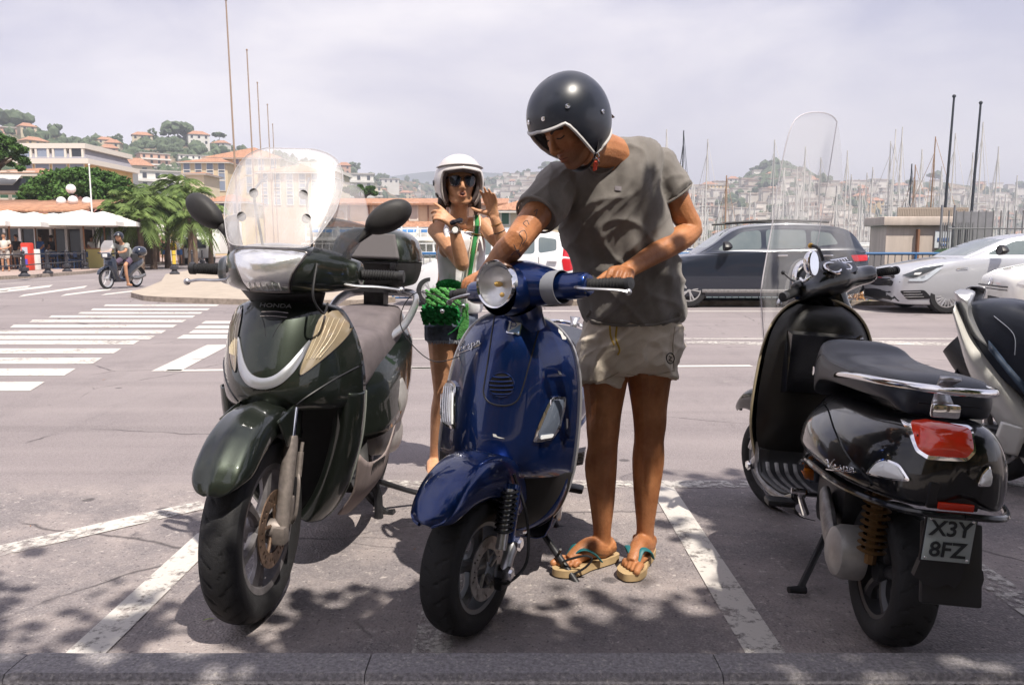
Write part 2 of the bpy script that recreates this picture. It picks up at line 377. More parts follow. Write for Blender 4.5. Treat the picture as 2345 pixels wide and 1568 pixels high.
# kerb at the camera's feet
granite = mat('granite kerb', (.24, .225, .235), .85, var=.35, vs=90, bump=.5, bs=220, wear=((.42, .39, .37), 70, .55, .12))
KZ = .09; ky1 = G(1172, 1488, KZ).y; ky0 = G(1172, 1546, KZ).y
kr = bpy.data.objects.new('kerb', None); col.objects.link(kr); kr['kind'] = 'structure'
x0 = -2.5
joints = [G(-560, 1510, KZ).x, G(845-800, 1510, KZ).x, G(845, 1510, KZ).x, G(1640, 1510, KZ).x, G(2440, 1510, KZ).x, G(3200, 1510, KZ).x]
for a, b_ in zip(joints, joints[1:]):
    rows = []; n = 40; rr = random.Random(int(a*100))
    for i in range(n+1):
        x = a+.0015+(b_-a-.003)*i/n; j = (mn.noise(V((x*9, 0, 0)))*.004); e = .006 if i in (0, n) else 0
        rows.append([(x, ky0+j*.5, -.05), (x, ky0+j*.5+.003, KZ-.012-e), (x, ky0+.015, KZ-e*.6+j*.3), (x, (ky0+ky1)/2, KZ+j*.3-e*.3), (x, ky1-.014+j, KZ-e*.6), (x, ky1+j, KZ-.012-e), (x, ky1+j+.004, -.05)])
    M().grid(rows, cap=True).build('kerb_stone', granite, kr)
gm = mat('coarse pavement asphalt', (.11, .10, .105), .95, var=.6, vs=95, bump=1, bs=160, c2=(.34, .30, .28), det=6)
M().add([(-40, -30, KZ-.02), (40, -30, KZ-.02), (40, ky0-.004, KZ-.02), (-40, ky0-.004, KZ-.02)], [(0, 1, 2, 3)]).build('pavement', gm, kind='structure', ang=0)
# markings
mk = bpy.data.objects.new('road_markings', None); col.objects.link(mk); mk['kind'] = 'structure'
def stripe(pts, worn=0., z=.004):
    m = M(); n = len(pts)
    o = m.add([(p[0], p[1], z) for p in pts], [tuple(range(n))]).build('stripe', pm, mk, ang=0); o['worn'] = float(worn); return o
def line(u0, v0, u1, v1, w_, worn=0.):
    a, b_ = G(u0, v0), G(u1, v1); d = (b_-a).normalized(); s_ = V((-d.y, d.x, 0))*w_/2
    return stripe([a-s_, b_-s_, b_+s_, a+s_], worn)
def zx(x): return x*.4185
def zy(y): return 262.5+y*.4185
stripe([(-.75, 3.90), (1.9, 3.90), (1.9, 4.02), (-.75, 4.02)], .10)
stripe([(1.9, 3.9), (4.2, 3.95), (4.2, 4.07), (1.9, 4.02)], .16)
for X, wn, y1 in ((-1.27, .02, 3.25), (-.24, .10, 3.9), (.755, .02, 3.9), (1.74, .07, 3.9)):
    stripe([(X-.06, ky1+.02), (X+.06, ky1+.02), (X+.06, y1), (X-.06, y1)], wn)
line(-500, 1375, 470, 1155, .13, .06)
line(380, 850, 500, 790, .28, -.1); line(380, 849, 1010, 843, .12, -.1); line(860, 843, 1720, 838, .12, -.05)
line(850, 776, 2200, 776, .10, .02); line(1560, 783, 1760, 788, .35, .12); line(1930, 782, 2230, 790, .4, .1)
line(850, 878, 2200, 872, .05, .24); line(100, 886, 480, 886, .05, .25); line(240, 824, 480, 822, .06, .25)
line(870, 712, 2300, 714, .14, -.1)
ZB = [(1044, 570, 1200, 9), (1066, 500, 1150, 10), (1086, 430, 1110, 10), (1106, 270, 1070, 12), (1130, 165, 1020, 14), (1158, 60, 970, 16), (1190, -60, 910, 19), (1220, -220, 850, 20), (1247, -400, 765, 22), (1294, -500, 665, 28), (1348, -600, 560, 34), (1410, -700, 415, 40), (1488, -900, 245, 50)]
for (y, xa, xb, h) in ZB:
    p = [G(zx(xa-h*.4), zy(y+h*.5)), G(zx(xb-h*1.6), zy(y+h*.5)), G(zx(xb), zy(y-h*.5)), G(zx(xa+h), zy(y-h*.5))]; stripe(p, .0)
for (y, xa, h) in ((1137, 1100, 14), (1163, 1062, 15), (1188, 1030, 17), (1216, 965, 22)):
    stripe([G(zx(xa), zy(y+h*.5)), G(zx(1330), zy(y+h*.5)), G(zx(1330), zy(y-h*.5)), G(zx(xa+h*1.8), zy(y-h*.5))], -.05)
for (xa, ya, xb, yb, h) in ((-300, 1003, 290, 938, 13), (100, 992, 480, 942, 13), (330, 988, 620, 955, 12), (550, 985, 860, 952, 10), (-100, 965, 170, 940, 10), (-300, 985, 60, 960, 10)):
    stripe([G(zx(xa), zy(ya+h/2)), G(zx(xb-20), zy(yb+h/2)), G(zx(xb), zy(yb-h/2)), G(zx(xa+30), zy(ya-h/2))], -.05)
line(zx(-200), zy(935), zx(520), zy(905), .14, 0)
# beige traffic island with rounded nose
isl = mat('pale island paving', (.37, .315, .26), .9, var=.12, vs=3, bump=.3, bs=60)
kc = mat('island kerb stone', (.30, .25, .21), .9, var=.3, vs=8)
IP = [(300, 681), (330, 689), (370, 692), (430, 694), (520, 697), (640, 700), (820, 700), (905, 692), (905, 640), (700, 600), (520, 604), (480, 612), (430, 625), (380, 634), (370, 652), (330, 670), (303, 677)]
ip = [G(*p) for p in IP]; m = M(); n = len(ip)
m.add([(p.x, p.y, .12) for p in ip], [tuple(range(n))]); M0 = m.build('traffic_island', isl, kind='structure', ang=0)
k_ = M()
for i in range(n):
    a, b_ = ip[i], ip[(i+1) % n]; d = (b_-a); L_ = d.length; d.normalize(); k_.add([(a.x, a.y, 0), (b_.x, b_.y, 0), (b_.x, b_.y, .118), (a.x, a.y, .118)], [(0, 1, 2, 3)])
k_.build('island_kerb', kc, M0, ang=0)
# far left pavement before the cafes
PE = [(-600, 680), (-200, 655), (0, 641), (100, 635), (200, 627), (300, 614), (400, 601), (470, 595), (560, 586), (640, 580)]
pe = [G(*p) for p in PE]; m = M(); far = [(-20, 140), (-60, 150), (-120, 120), (-200, 60)]
vs = [(p.x, p.y, .14) for p in pe]+[(x, y, .14) for x, y in far]
m.add(vs, [tuple(range(len(vs)))]); pv = m.build('far_pavement', mat('pinkish paving', (.34, .26, .23), .9, var=.15, vs=2), kind='structure', ang=0)
k_ = M()
for a, b_ in zip(pe, pe[1:]): k_.add([(a.x, a.y, 0), (b_.x, b_.y, 0), (b_.x, b_.y, .139), (a.x, a.y, .139), (a.x-.1, a.y+.35, .144), (b_.x-.1, b_.y+.35, .144)], [(0, 1, 2, 3), (3, 2, 5, 4)])
k_.build('pavement_kerb', kc, pv, ang=0)
# leaf litter, cigarette ends and grit on the near asphalt
def leafm(): return mat('fallen leaf green', (.22, .26, .05), .6)
for i, (u, v, s_, rz, g) in enumerate(((478, 1420, .04, .4, 1), (950, 1258, .022, 1.2, 0), (70, 1205, .018, 2, 0), (2180, 1290, .02, .3, 0), (240, 870, .05, 1, 0))):
    p = G(u, v); m = M().surf([[(-1, 0, 0), (-1, 0, 0)], [(-.4, -.2, .12), (-.4, .2, .12)], [(.3, -.2, .16), (.3, .2, .12)], [(1, 0, .02), (1, 0, .02)]], 3, 2)
    m.v = [(a*s_*.5, b*s_*.5, c*s_*.5) for a, b, c in m.v]
    o = m.build('fallen_leaf', leafm() if g else mat('dry leaf', (.3, .13, .05), .8), loc=(p.x, p.y, .004), rot=(0, 0, rz))
    tag(o, ['green narrow leaf on the asphalt left of the dark green scooter wheel', 'small brown dry leaf on asphalt between green and blue scooters', 'tiny brown leaf on asphalt far left by the white line', 'small brown leaf on asphalt right of the number plate', 'dark dry leaf on the road by the zebra crossing'][i], 'leaf')
# ================================================================ HILLS, HOUSES, HARBOUR, TOWN

def itab(T, x):
    if x <= T[0][0]: return T[0][1]
    for (a, ya), (b, yb) in zip(T, T[1:]):
        if x <= b: return lerp(ya, yb, (x-a)/(b-a))
    return T[-1][1]
RID = [(-1800, 300), (-900, 280), (-300, 290), (0, 297), (100, 304), (200, 324), (300, 336), (380, 322), (450, 326), (520, 338), (600, 352), (720, 372), (780, 392), (860, 405), (940, 415), (1000, 424), (1060, 418), (1110, 408), (1200, 397), (1270, 389), (1400, 404), (1520, 420), (1600, 424), (1680, 414), (1730, 396), (1765, 388), (1810, 391), (1860, 408), (1930, 421), (2030, 419), (2130, 416), (2220, 428), (2344, 434), (2800, 440), (4000, 455)]
DIS = [(-1800, 420), (0, 430), (500, 520), (800, 700), (1000, 1500), (1300, 1200), (1800, 900), (2344, 1300), (4000, 1500)]
FOOT = [(-1800, 120), (0, 150), (500, 240), (760, 330), (1000, 700), (1300, 620), (1800, 520), (2344, 700), (4000, 800)]
def terr(u, t):
    """azimuth given as picture column u, t=0 at the foot, 1 on the ridge"""
    a = (u-1172)/FPX; D1 = itab(DIS, u); D0 = itab(FOOT, u); D = lerp(D0, D1, t)
    top = W(u, itab(RID, u), D1).z
    nz = mn.fractal(V((u*.006, t*2.2, 3)), 1, 2, 5); s_ = max(0, min(1, t)) ** 1.05
    z = -2.2+(top+2.2)*s_+nz*(top*.10)*(math.sin(PI*min(1, t))*1.0)+mn.noise(V((u*.03, t*5, 1)))*3*min(1, 6*t)*(1 if t < .97 else .4)
    if t > 1: z = -2.2+(top+2.2)*max(0, 1-(t-1)*1.1)
    return V((a*D, D, z))
def hill_mat():
    m = bpy.data.materials.new('hillside scrub'); m.use_nodes = True; t = m.node_tree; b = t.nodes['Principled BSDF']; l = t.links.new
    co = t.nodes.new('ShaderNodeTexCoord'); n = t.nodes.new('ShaderNodeTexNoise'); n.inputs['Scale'].default_value = .03; n.inputs['Detail'].default_value = 10; n.inputs['Roughness'].default_value = .7; l(co.outputs['Object'], n.inputs[0])
    r = t.nodes.new('ShaderNodeValToRGB'); e = r.color_ramp.elements; e[0].position = .36; e[0].color = (.035, .06, .035, 1); e[1].position = .62; e[1].color = (.27, .20, .14, 1); x = e.new(.46); x.color = (.07, .095, .05, 1); x = e.new(.53); x.color = (.17, .14, .10, 1)
    l(n.outputs['Fac'], r.inputs[0]); l(r.outputs[0], b.inputs['Base Color']); b.inputs['Roughness'].default_value = 1; b.inputs['Specular IOR Level'].default_value = 0; return m
rows = []
for i in range(27):
    t = i/20; rows.append([tuple(terr(u, t)) for u in range(-1800, 4001, 22)])
M().grid(rows).build('hills', hill_mat(), kind='structure', ang=0)
# distant blue mountain behind the gap
rows = []
for i in range(8):
    t = i/6; r_ = []
    for u in range(500, 1500, 20):
        y = itab([(500, 420), (800, 412), (900, 404), (960, 396), (1010, 392), (1080, 391), (1150, 398), (1250, 410), (1500, 425)], u)-1.5*mn.noise(V((u*.03, 0, 0)))
        p = W(u, y, 2900); r_.append(((u-1172)/FPX*(2300+600*min(t, 1)), 2300+600*t, -2+(p.z+2)*(t if t <= 1 else 2-t)))
    rows.append(r_)
M().grid(rows).build('far_mountain', mat('far wooded mountain', (.05, .07, .06), 1, var=.3, vs=.01), kind='structure', ang=0)
# trees on the hills that read as one mass
icos = []
bm = bmesh.new(); bmesh.ops.create_icosphere(bm, subdivisions=1, radius=1); IV = [q.co.copy() for q in bm.verts]; IF = [[q.index for q in f.verts] for f in bm.faces]; bm.free()
def blob(m, c, r, sz=1.0, jit=.25):
    m.add([(c[0]+q.x*r*(1+rnd.uniform(-jit, jit)), c[1]+q.y*r*(1+rnd.uniform(-jit, jit)), c[2]+q.z*r*sz*(1+rnd.uniform(-jit, jit))) for q in IV], IF)
folh = mat('hill tree foliage', (.05, .075, .045), .9, c2=(.10, .13, .075), var=.25, vs=.35, spec=.1)
hm = M()
for _ in range(420):
    u = rnd.gauss(1765, 38); p = terr(u, rnd.uniform(.7, 1.0)); blob(hm, (p.x, p.y, p.z+2), rnd.uniform(3, 6), 1)
for _ in range(7500):
    u = rnd.uniform(-500, 2700); t = rnd.uniform(.02, 1.0); p = terr(u, t)
    if mn.noise(V((p.x*.012, p.y*.012, 5)))+.3 < rnd.random()*.5: continue
    if u > 1450 and rnd.random() < .5: continue
    s_ = rnd.uniform(1.5, 3.6)*(1 if p.y < 700 else 1.4)
    for _k in range(2): blob(hm, (p.x+rnd.uniform(-2, 2), p.y, p.z+s_*.6), s_*rnd.uniform(.6, 1), rnd.uniform(.8, 1.3))
hm.build('hillside_woods', folh, kind='stuff', ang=0)
# ridge trees that stand out one by one
def tree(u, t, h, wd, label, grp='single trees on the ridge', flat=.75, trunk=.35):
    p = terr(u, t); r_ = root('ridge_tree', label, 'tree', loc=p, group=grp); c = M()
    for _ in range(26):
        a = rnd.uniform(0, 2*PI); q = rnd.random()**.5; blob(c, (math.cos(a)*q*wd*.38, math.sin(a)*q*wd*.38, h*(trunk+(1-trunk)*(.5+rnd.uniform(-.32, .32)*(1-q*.4)))), wd*rnd.uniform(.12, .2), flat, .4)
    c.build('crown', folh, r_, ang=0); M().tube([(0, 0, -1), (0, 0, h*.5), (wd*.05, 0, h*.7)], [wd*.03, wd*.02, wd*.01], 6, 2).build('trunk', mat('bark', (.10, .07, .05), .95, var=.3), r_)
tree(425, .98, 13, 20, 'broad dark tree on the left hill crest, widest of its crown line'); tree(404, .98, 9, 11, 'round dark tree just left of the widest crest tree')
tree(368, .96, 10, 6, 'narrow dark tree on hill crest left of the round pair', trunk=.1); tree(292, .99, 9, 6, 'small upright tree beside a crest villa above the grey hotel', trunk=.1); tree(283, .97, 7, 8, 'low bushy crest tree above the grey hotel')
tree(517, .97, 10, 10, 'umbrella shaped pine standing clear on the hill crest', trunk=.6, flat=.5); tree(818, .97, 14, 14, 'round dark tree above the terraced flats on the middle hill', trunk=.1)
tree(1262, 1.0, 14, 34, 'low spreading tree on the bare hill behind the man', flat=.6, trunk=.3); tree(1238, 1.0, 9, 12, 'small tree left of the spreading one on the bare hill'); tree(1530, .98, 12, 26, 'dark tree clump on the ridge beside the man\'s sleeve', trunk=.1)
tree(1765, 1.0, 9, 34, 'dark wooded knoll top above the marina', trunk=.1); tree(1735, .98, 9, 26, 'dark trees on the left shoulder of the marina knoll', trunk=.1); tree(2125, 1.0, 14, 24, 'lone dark ridge tree over the concrete kiosk', trunk=.2); tree(2330, 1.0, 12, 30, 'ridge tree at the far right edge of the hills', trunk=.2)
tree(150, .99, 7, 9, 'small tree on the ridge over the hotel roof'); tree(60, .99, 9, 24, 'dark hedge like tree on the far left ridge')
# houses: prototypes with wall, roof and windows
HW = [mat('house cream', (.52, .45, .33), .85, var=.08, vs=.5), mat('house white', (.62, .60, .56), .85, var=.06, vs=.5), mat('house pink', (.52, .33, .25), .85, var=.08, vs=.5), mat('house ochre', (.50, .36, .18), .85, var=.08, vs=.5), mat('house grey', (.42, .40, .40), .85, var=.06, vs=.5)]
roofm = mat('terracotta tiles', (.36, .19, .12), .9, var=.35, vs=1.2, stretch=(4, 1, 1)); winm = mat('dark window', (.035, .04, .05), .25); shut = mat('grey blue shutter', (.22, .26, .34), .7); shutg = mat('green shutter', (.05, .12, .08), .7)
slabm = mat('flat roof concrete', (.40, .37, .34), .9)
def house_proto(k):
    r_ = root('hill_house', 'x', 'house'); wd, dp, fl = [(12, 9, 2), (16, 10, 3), (9, 8, 2), (26, 10, 1), (20, 10, 3)][k]; h = fl*3.1
    M().box((0, 0, h/2-4), (wd, dp, h+8)).build('wall', HW[[0, 1, 2, 1, 4][k]], r_)
    if k in (0, 2): M().add([(-wd/2-.6, -dp/2-.6, h), (wd/2+.6, -dp/2-.6, h), (wd/2+.6, dp/2+.6, h), (-wd/2-.6, dp/2+.6, h), (-wd*.22, 0, h+2.6), (wd*.22, 0, h+2.6)], [(0, 1, 5, 4), (1, 2, 5), (2, 3, 4, 5), (3, 0, 4), (3, 2, 1, 0)]).build('roof', roofm, r_, ang=20)
    else: M().box((0, 0, h+.25), (wd+1, dp+1, .5)).build('roof', slabm, r_)
    wn = M().box((0, -dp/2-.02, 0), (1.3, .12, 1.7)).mesh('window', 0); wn.materials.append(winm); nn = max(2, int(wd/3.6))
    for f_ in range(fl):
        for i in range(nn): inst(wn, 'window', r_, (-wd/2+wd*(i+.5)/nn, 0, 1.7+f_*3.1))
        if k in (1, 4): M().box((0, -dp/2-.7, f_*3.1+.1), (wd+.6, 1.5, .8)).build('balcony', HW[1], r_)
    return r_
HP = [house_proto(k) for k in range(5)]
BIG = [(565, .0, 0)]
used = [False]*5; nh = 0
def place_house(u, t, k, s_, label, rz=None, grp=None, wallc=None):
    global nh
    p = terr(u, t); az = math.atan2(p.x, p.y)
    if not used[k]: o = HP[k]; used[k] = True; o.location = p; o.scale = (s_,)*3; o['label'] = label
    else: o = copy_tree(HP[k], loc=p, sc_=s_, label=label)
    o.rotation_euler = (0, 0, -az+(rz if rz is not None else rnd.uniform(-.5, .5))); o['group'] = grp or 'houses scattered over the hillsides'
    if wallc is not None:
        for c in KIDS(o):
            if c.name.startswith('wall'): me = c.data.copy(); c.data = me; me.materials[0] = HW[wallc]
    nh += 1; return o
# the ones that can be pointed at
place_house(256, .62, 4, .8, 'white three storey house with dark windows on the slope right of the hotel', 0, 'villas on the near slope', 1)
place_house(262, .92, 0, .75, 'small cream crest house above the white three storey house', .2, 'villas on the near slope')
place_house(268, .80, 2, .9, 'pink house just under the crest right of the hotel', .1, 'villas on the near slope')
place_house(325, .42, 2, 1.3, 'orange roofed villa in the middle of the slope', .1, 'villas on the near slope', 0)
place_house(382, .30, 1, 1.1, 'white terraced villa with three curved balconies left of the cream block', .2, 'villas on the near slope')
place_house(470, .92, 0, 1.0, 'white hipped crest house near the umbrella pine', .1, 'villas on the near slope', 1)
place_house(345, .93, 0, .9, 'long low crest house between the dark trees', 0, 'villas on the near slope')
place_house(415, .56, 3, 1.1, 'long white retaining building across the bare slope', 0, 'villas on the near slope')
place_house(290, .40, 3, 1.1, 'long pale retaining building above the big pine', 0, 'villas on the near slope', 0)
place_house(20, .95, 3, 1.0, 'pinkish long block on the far left crest', 0, 'villas on the near slope', 2)
place_house(805, .55, 4, 1.7, 'stepped block of terraced flats on the middle hill behind the mirror', 0, 'villas on the middle hill', 1)
place_house(850, .52, 1, 1.3, 'lower terraced flats right of the stepped block', .1, 'villas on the middle hill', 0)
place_house(876, .84, 3, 1.6, 'long white terrace wall building under the middle hill crest', 0, 'villas on the middle hill')
place_house(932, .55, 0, 1.2, 'cream villa at the right end of the middle hill', 0, 'villas on the middle hill')
place_house(795, .95, 2, 1.2, 'pink crest house on the middle hill', 0, 'villas on the middle hill')
place_house(1590, .75, 3, 2.2, 'long white greenhouse roof on the hill right of the man', 0, 'villas on the far hill')
cols_ = ['cream', 'white', 'pink', 'white', 'grey']
rg = random.Random(3)
def zone(u): return 'left' if u < 600 else 'middle' if u < 1010 else 'bare' if u < 1480 else 'knoll' if u < 1950 else 'far right'
for i in range(278):
    zz = rg.random(); u = rg.uniform(-60, 620) if zz < .14 else rg.uniform(740, 1010) if zz < .38 else rg.uniform(1060, 1480) if zz < .58 else rg.uniform(1480, 2420); t = rg.random()**1.5*.9+.02
    if 1060 < u < 1480 and t > .8: t *= .7
    k = rg.choice([0, 0, 1, 2, 2, 1, 0, 3, 4, 3]) if t < .75 else rg.choice([0, 2])
    kd = {0: 'hip roofed', 1: 'balconied', 2: 'small square', 3: 'long low', 4: 'flat roofed'}[k]; wc = rg.choice([0, 1, 1, 2, 3, 0])
    wn_ = ['cream', 'white', 'pink', 'ochre'][wc]; zo = zone(u)
    bd = 'low on' if t < .3 else 'halfway up' if t < .6 else 'near the crest of'; sd_ = {'left': (200, 400), 'middle': (830, 920), 'bare': (1200, 1340), 'knoll': (1640, 1800), 'far right': (2100, 2260)}[zo]; sd_ = 'left part' if u < sd_[0] else 'centre' if u < sd_[1] else 'right part'
    place_house(u, t, k, rg.uniform(.5, .85)*(1.0 if u < 1000 else 1.6), f'{wn_} {kd} house {bd} the {zo} hillside, {sd_} of it', None, f'{wn_} {kd} houses on the {zo} hillside', wc)
# beyond the 300 largest: the mass of tiny far houses
ws2, rs2 = M(), M()
for i in range(760):
    u = rg.uniform(1050, 2440); t = rg.random()**1.3*.92+.02; p = terr(u, t)
    if mn.noise(V((p.x*.006, p.y*.006, 2))) < -.18: continue
    w_, d2, h2 = rg.uniform(7, 17), rg.uniform(7, 10), rg.uniform(5, 10); ws2.box((p.x, p.y, p.z+h2/2-2), (w_, d2, h2+4)); rs2.box((p.x, p.y, p.z+h2+.5), (w_+1, d2+1, 1.0))
ws2.build('far_houses', mat('far house walls', (.50, .44, .37), .9, var=.25, vs=.02, c2=(.62, .59, .55)), kind='stuff', ang=0); rs2.build('far_house_roofs', mat('far house roofs', (.33, .22, .17), .9, var=.3, vs=.02, c2=(.42, .38, .34)), kind='stuff', ang=0)
# ---------------------------------------------------------------- town buildings on the left
def win_mesh(w_, h_, m_): q = M().box((0, 0, 0), (w_, .12, h_)).mesh('window', 0); q.materials.append(m_); return q
frm = mat('pale stucco trim', (.62, .58, .52), .85)
def block(name, label, u0, u1, vt, vb, Y, dp, wallm, rows_, cols_, ww, wh, sm, roof=None, grp=None, rz=0, frames=True, cat='building'):
    a = W(u0, vt, Y); b_ = W(u1, vt, Y); c = W(u0, vb, Y); wd = b_.x-a.x; h = a.z-min(c.z, 0); r_ = root(name, label, cat, loc=((a.x+b_.x)/2, Y, 0), rz=rz)
    M().box((0, dp/2, a.z/2-2), (wd, dp, a.z+4)).build('wall', wallm, r_)
    wm_ = win_mesh(ww, wh, sm); fm = M(); 
    for (dx, dz) in ((-ww/2-.07, 0), (ww/2+.07, 0)): fm.box((dx, 0, 0), (.14, .2, wh+.28))
    for dz in (-wh/2-.07, wh/2+.07): fm.box((0, 0, dz), (ww, .2, .14))
    fme = fm.mesh('frame', 0); fme.materials.append(frm)
    for z in rows_:
        for i in range(cols_):
            x = -wd/2+wd*(i+.5)/cols_; o = inst(wm_, 'window', r_, (x, -.03, z))
            if frames: inst(fme, 'frame', o, (0, 0, 0))
    if roof == 'hip':
        e = .7; M().add([(-wd/2-e, -e, a.z), (wd/2+e, -e, a.z), (wd/2+e, dp+e, a.z), (-wd/2-e, dp+e, a.z), (-wd/2+dp/2, dp/2, a.z+dp*.2), (wd/2-dp/2, dp/2, a.z+dp*.2)] if wd > dp else [(-wd/2-e, -e, a.z), (wd/2+e, -e, a.z), (wd/2+e, dp+e, a.z), (-wd/2-e, dp+e, a.z), (-.1, dp/2, a.z+wd*.2), (.1, dp/2, a.z+wd*.2)], [(0, 1, 5, 4), (1, 2, 5), (2, 3, 4, 5), (3, 0, 4), (3, 2, 1, 0)]).build('roof', roofm, r_, ang=20)
        M().box((0, dp/2, a.z-.12), (wd+1.3, dp+1.3, .2)).build('eaves', frm, r_)
    elif roof == 'flat': M().box((0, dp/2, a.z+.2), (wd+1, dp+1, .6)).build('cornice', frm, r_)
    return r_, wd, a.z
# grey mansard hotel
Y = 115; r_, wd, hz_ = block('hotel', 'large hotel with grey mansard top floor over yellow stucco, behind the umbrella pine', 38, 196, 372, 460, Y, 14, mat('yellow stucco', (.64, .44, .18), .85, var=.08, vs=.6), [W(100, 397, Y).z, W(100, 430, Y).z], 4, 1.9, 3.4, shut)
z0 = W(0, 372, Y).z; z1 = W(0, 331, Y).z
M().box((0, 7, z0+.1), (wd+1.6, 15.6, .7)).build('cornice', frm, r_)
M().surf([[(-wd/2-.1, -.1, z0+.5), (wd/2+.1, -.1, z0+.5), (wd/2+.1, 14, z0+.5), (-wd/2-.1, 14, z0+.5)], [(-wd/2+.5, .6, z1-.5), (wd/2-.5, .6, z1-.5), (wd/2-.5, 13.4, z1-.5), (-wd/2+.5, 13.4, z1-.5)]], 1, 1, cv=True, cap=True).build('mansard', mat('grey mansard slate', (.27, .26, .29), .7, var=.1), r_)
M().box((0, 7, z1-.2), (wd+.2, 14.2, .7)).build('parapet', frm, r_)
for i in range(4):
    o = inst(win_mesh(1.3, 2.2, shut if i < 3 else winm), 'dormer_window', r_, (-wd/2+wd*(i+.5)/4, .1, (z0+z1)/2)); 
    M().box((0, .12, 1.25), (2, .5, .25)).box((-.85, .12, 0), (.3, .5, 2.4)).box((.85, .12, 0), (.3, .5, 2.4)).build('frame', frm, o)
block('pink_house', 'pink house with dark green shutters and small balconies at the left edge', -60, 76, 398, 545, 62, 10, mat('pink stucco', (.50, .24, .19), .85, var=.1, vs=.7), [W(0, 425, 62).z, W(0, 462, 62).z, W(0, 500, 62).z], 5, .9, 1.9, shutg, 'hip')[0]
o = root('balcony_awning', 'folded pale balcony awnings on the house at the left edge', 'awning', loc=W(-5, 420, 59.5))
M().surf([[(-2.6, 0, .6), (-1, 0, .65), (1.2, 0, .6), (1.8, 0, .6)], [(-2.8, -1.5, -.2), (-1, -1.5, -.1), (1.3, -1.5, -.2), (2, -1.5, -.2)]], 2, 2).build('canopy', mat('awning grey', (.5, .49, .47), .9), o, solid=.05)
o = root('balcony', 'long dark railed balcony of the house at the left edge', 'balcony', loc=W(2, 441, 60.5))
M().box((0, 0, 0), (5, 2, .2)).build('slab', frm, o); M().box((0, -1, .5), (5, .05, .9)).build('railing', mat('dark railing', (.04, .05, .07), .5), o)
block('yellow_house', 'yellow house with blue shutters half hidden behind lamp globes', 74, 150, 500, 560, 58, 8, mat('pale yellow stucco', (.62, .52, .3), .85, var=.08), [W(0, 505, 58).z-1], 2, .6, 1.5, shut)
cream = mat('cream stucco', (.60, .49, .33), .85, var=.07, vs=.4)
block('apartment_block', 'cream apartment block with low orange hip roof beyond the palms', 414, 520, 372, 470, 165, 16, cream, [W(0, 384, 165).z, W(0, 402, 165).z, W(0, 425, 165).z], 4, 1.2, 2.0, shut, 'hip')
block('apartment_block', 'tall cream block with orange roof directly left of the clear windscreen', 470, 640, 362, 460, 172, 16, cream, [W(0, 372, 172).z, W(0, 390, 172).z, W(0, 415, 172).z, W(0, 432, 172).z], 6, 1.1, 1.8, shut, 'hip')
block('stair_house', 'blank pale walled house with small orange roof in front of the cream block', 424, 466, 398, 470, 150, 8, mat('pale blank stucco', (.68, .60, .44), .85, var=.05), [W(0, 440, 150).z], 1, .8, 1.2, winm, 'hip')
block('yellow_annex', 'yellow house with orange lean roof beside the left scooter mirror', 456, 560, 462, 520, 120, 9, mat('warm yellow stucco', (.64, .5, .27), .85), [W(0, 478, 120).z], 3, .9, 1.5, winm, 'hip')
block('apartment_block', 'six storey cream block seen through the clear windscreen', 590, 735, 395, 500, 140, 16, mat('rose cream stucco', (.58, .44, .33), .85), [W(0, 408, 140).z, W(0, 425, 140).z, W(0, 442, 140).z, W(0, 458, 140).z], 5, 1.0, 1.6, shut, 'hip')
Y = 150; r_, wd, hz_ = block('palazzo', 'cream palace front with balustrade roof right of the windscreen', 690, 765, 392, 470, Y, 14, mat('palace stucco', (.62, .52, .37), .8), [W(0, 405, Y).z, W(0, 425, Y).z], 6, 1.1, 2.8, shutg, 'flat')
bl = M().box((0, 0, .45), (.35, .35, .9)).mesh('baluster', 0); bl.materials.append(frm)
for i in range(14): inst(bl, 'baluster', r_, (-wd/2+wd*(i+.5)/14, 0, hz_+.5))
M().box((0, 0, hz_+1.5), (wd+.6, .4, .2)).build('balustrade_rail', frm, r_)
# long harbour building with the terracotta roof
Y = 78; r_, wd, hz_ = block('harbour_building', 'long beige harbour building with terracotta roof behind the woman', 742, 1150, 466, 520, Y, 9, mat('beige stucco', (.66, .52, .37), .85, var=.08, vs=.7), [W(0, 485, Y).z], 5, .7, 1.5, mat('pale closed shutter', (.5, .46, .42), .8))
M().add([(-wd/2-.6, -.7, hz_), (wd/2+.6, -.7, hz_), (wd/2+.6, 10, hz_+1.1), (-wd/2-.6, 10, hz_+1.1), (-wd/2-.6, -.7, hz_-.18), (wd/2+.6, -.7, hz_-.18)], [(0, 1, 2, 3), (4, 5, 1, 0)]).build('roof', roofm, r_)
dpm = mat('brown downpipe', (.25, .13, .08), .6)
dm_ = M().box((0, 0, 0), (.12, .12, 2.6)).mesh('downpipe', 0); dm_.materials.append(dpm)
for i in range(9): inst(dm_, 'downpipe', r_, (-wd/2+wd*(i+.25)/9, -.08, hz_-1.5))
r2 = root('lean_to_roof', 'lower terracotta canopy roof running in front of the beige harbour building', 'roof', loc=(W(940, 500, Y-3).x, Y-3, 0)); zz = W(0, 507, Y-3).z; wd2 = 15.5
M().add([(-wd2/2, 0, zz-.5), (wd2/2, 0, zz-.5), (wd2/2, 2.9, zz+.1), (-wd2/2, 2.9, zz+.1), (-wd2/2, 0, zz-.7), (wd2/2, 0, zz-.7)], [(0, 1, 2, 3), (4, 5, 1, 0)]).build('tiles', roofm, r2, ang=0)
pst = M().box((0, 0, 0), (.14, .14, 3.2)).mesh('post', 0); pst.materials.append(white_p)
for i in range(9): inst(pst, 'post', r2, (-wd2/2+.3+i*(wd2-.6)/8, .1, zz-2.2))
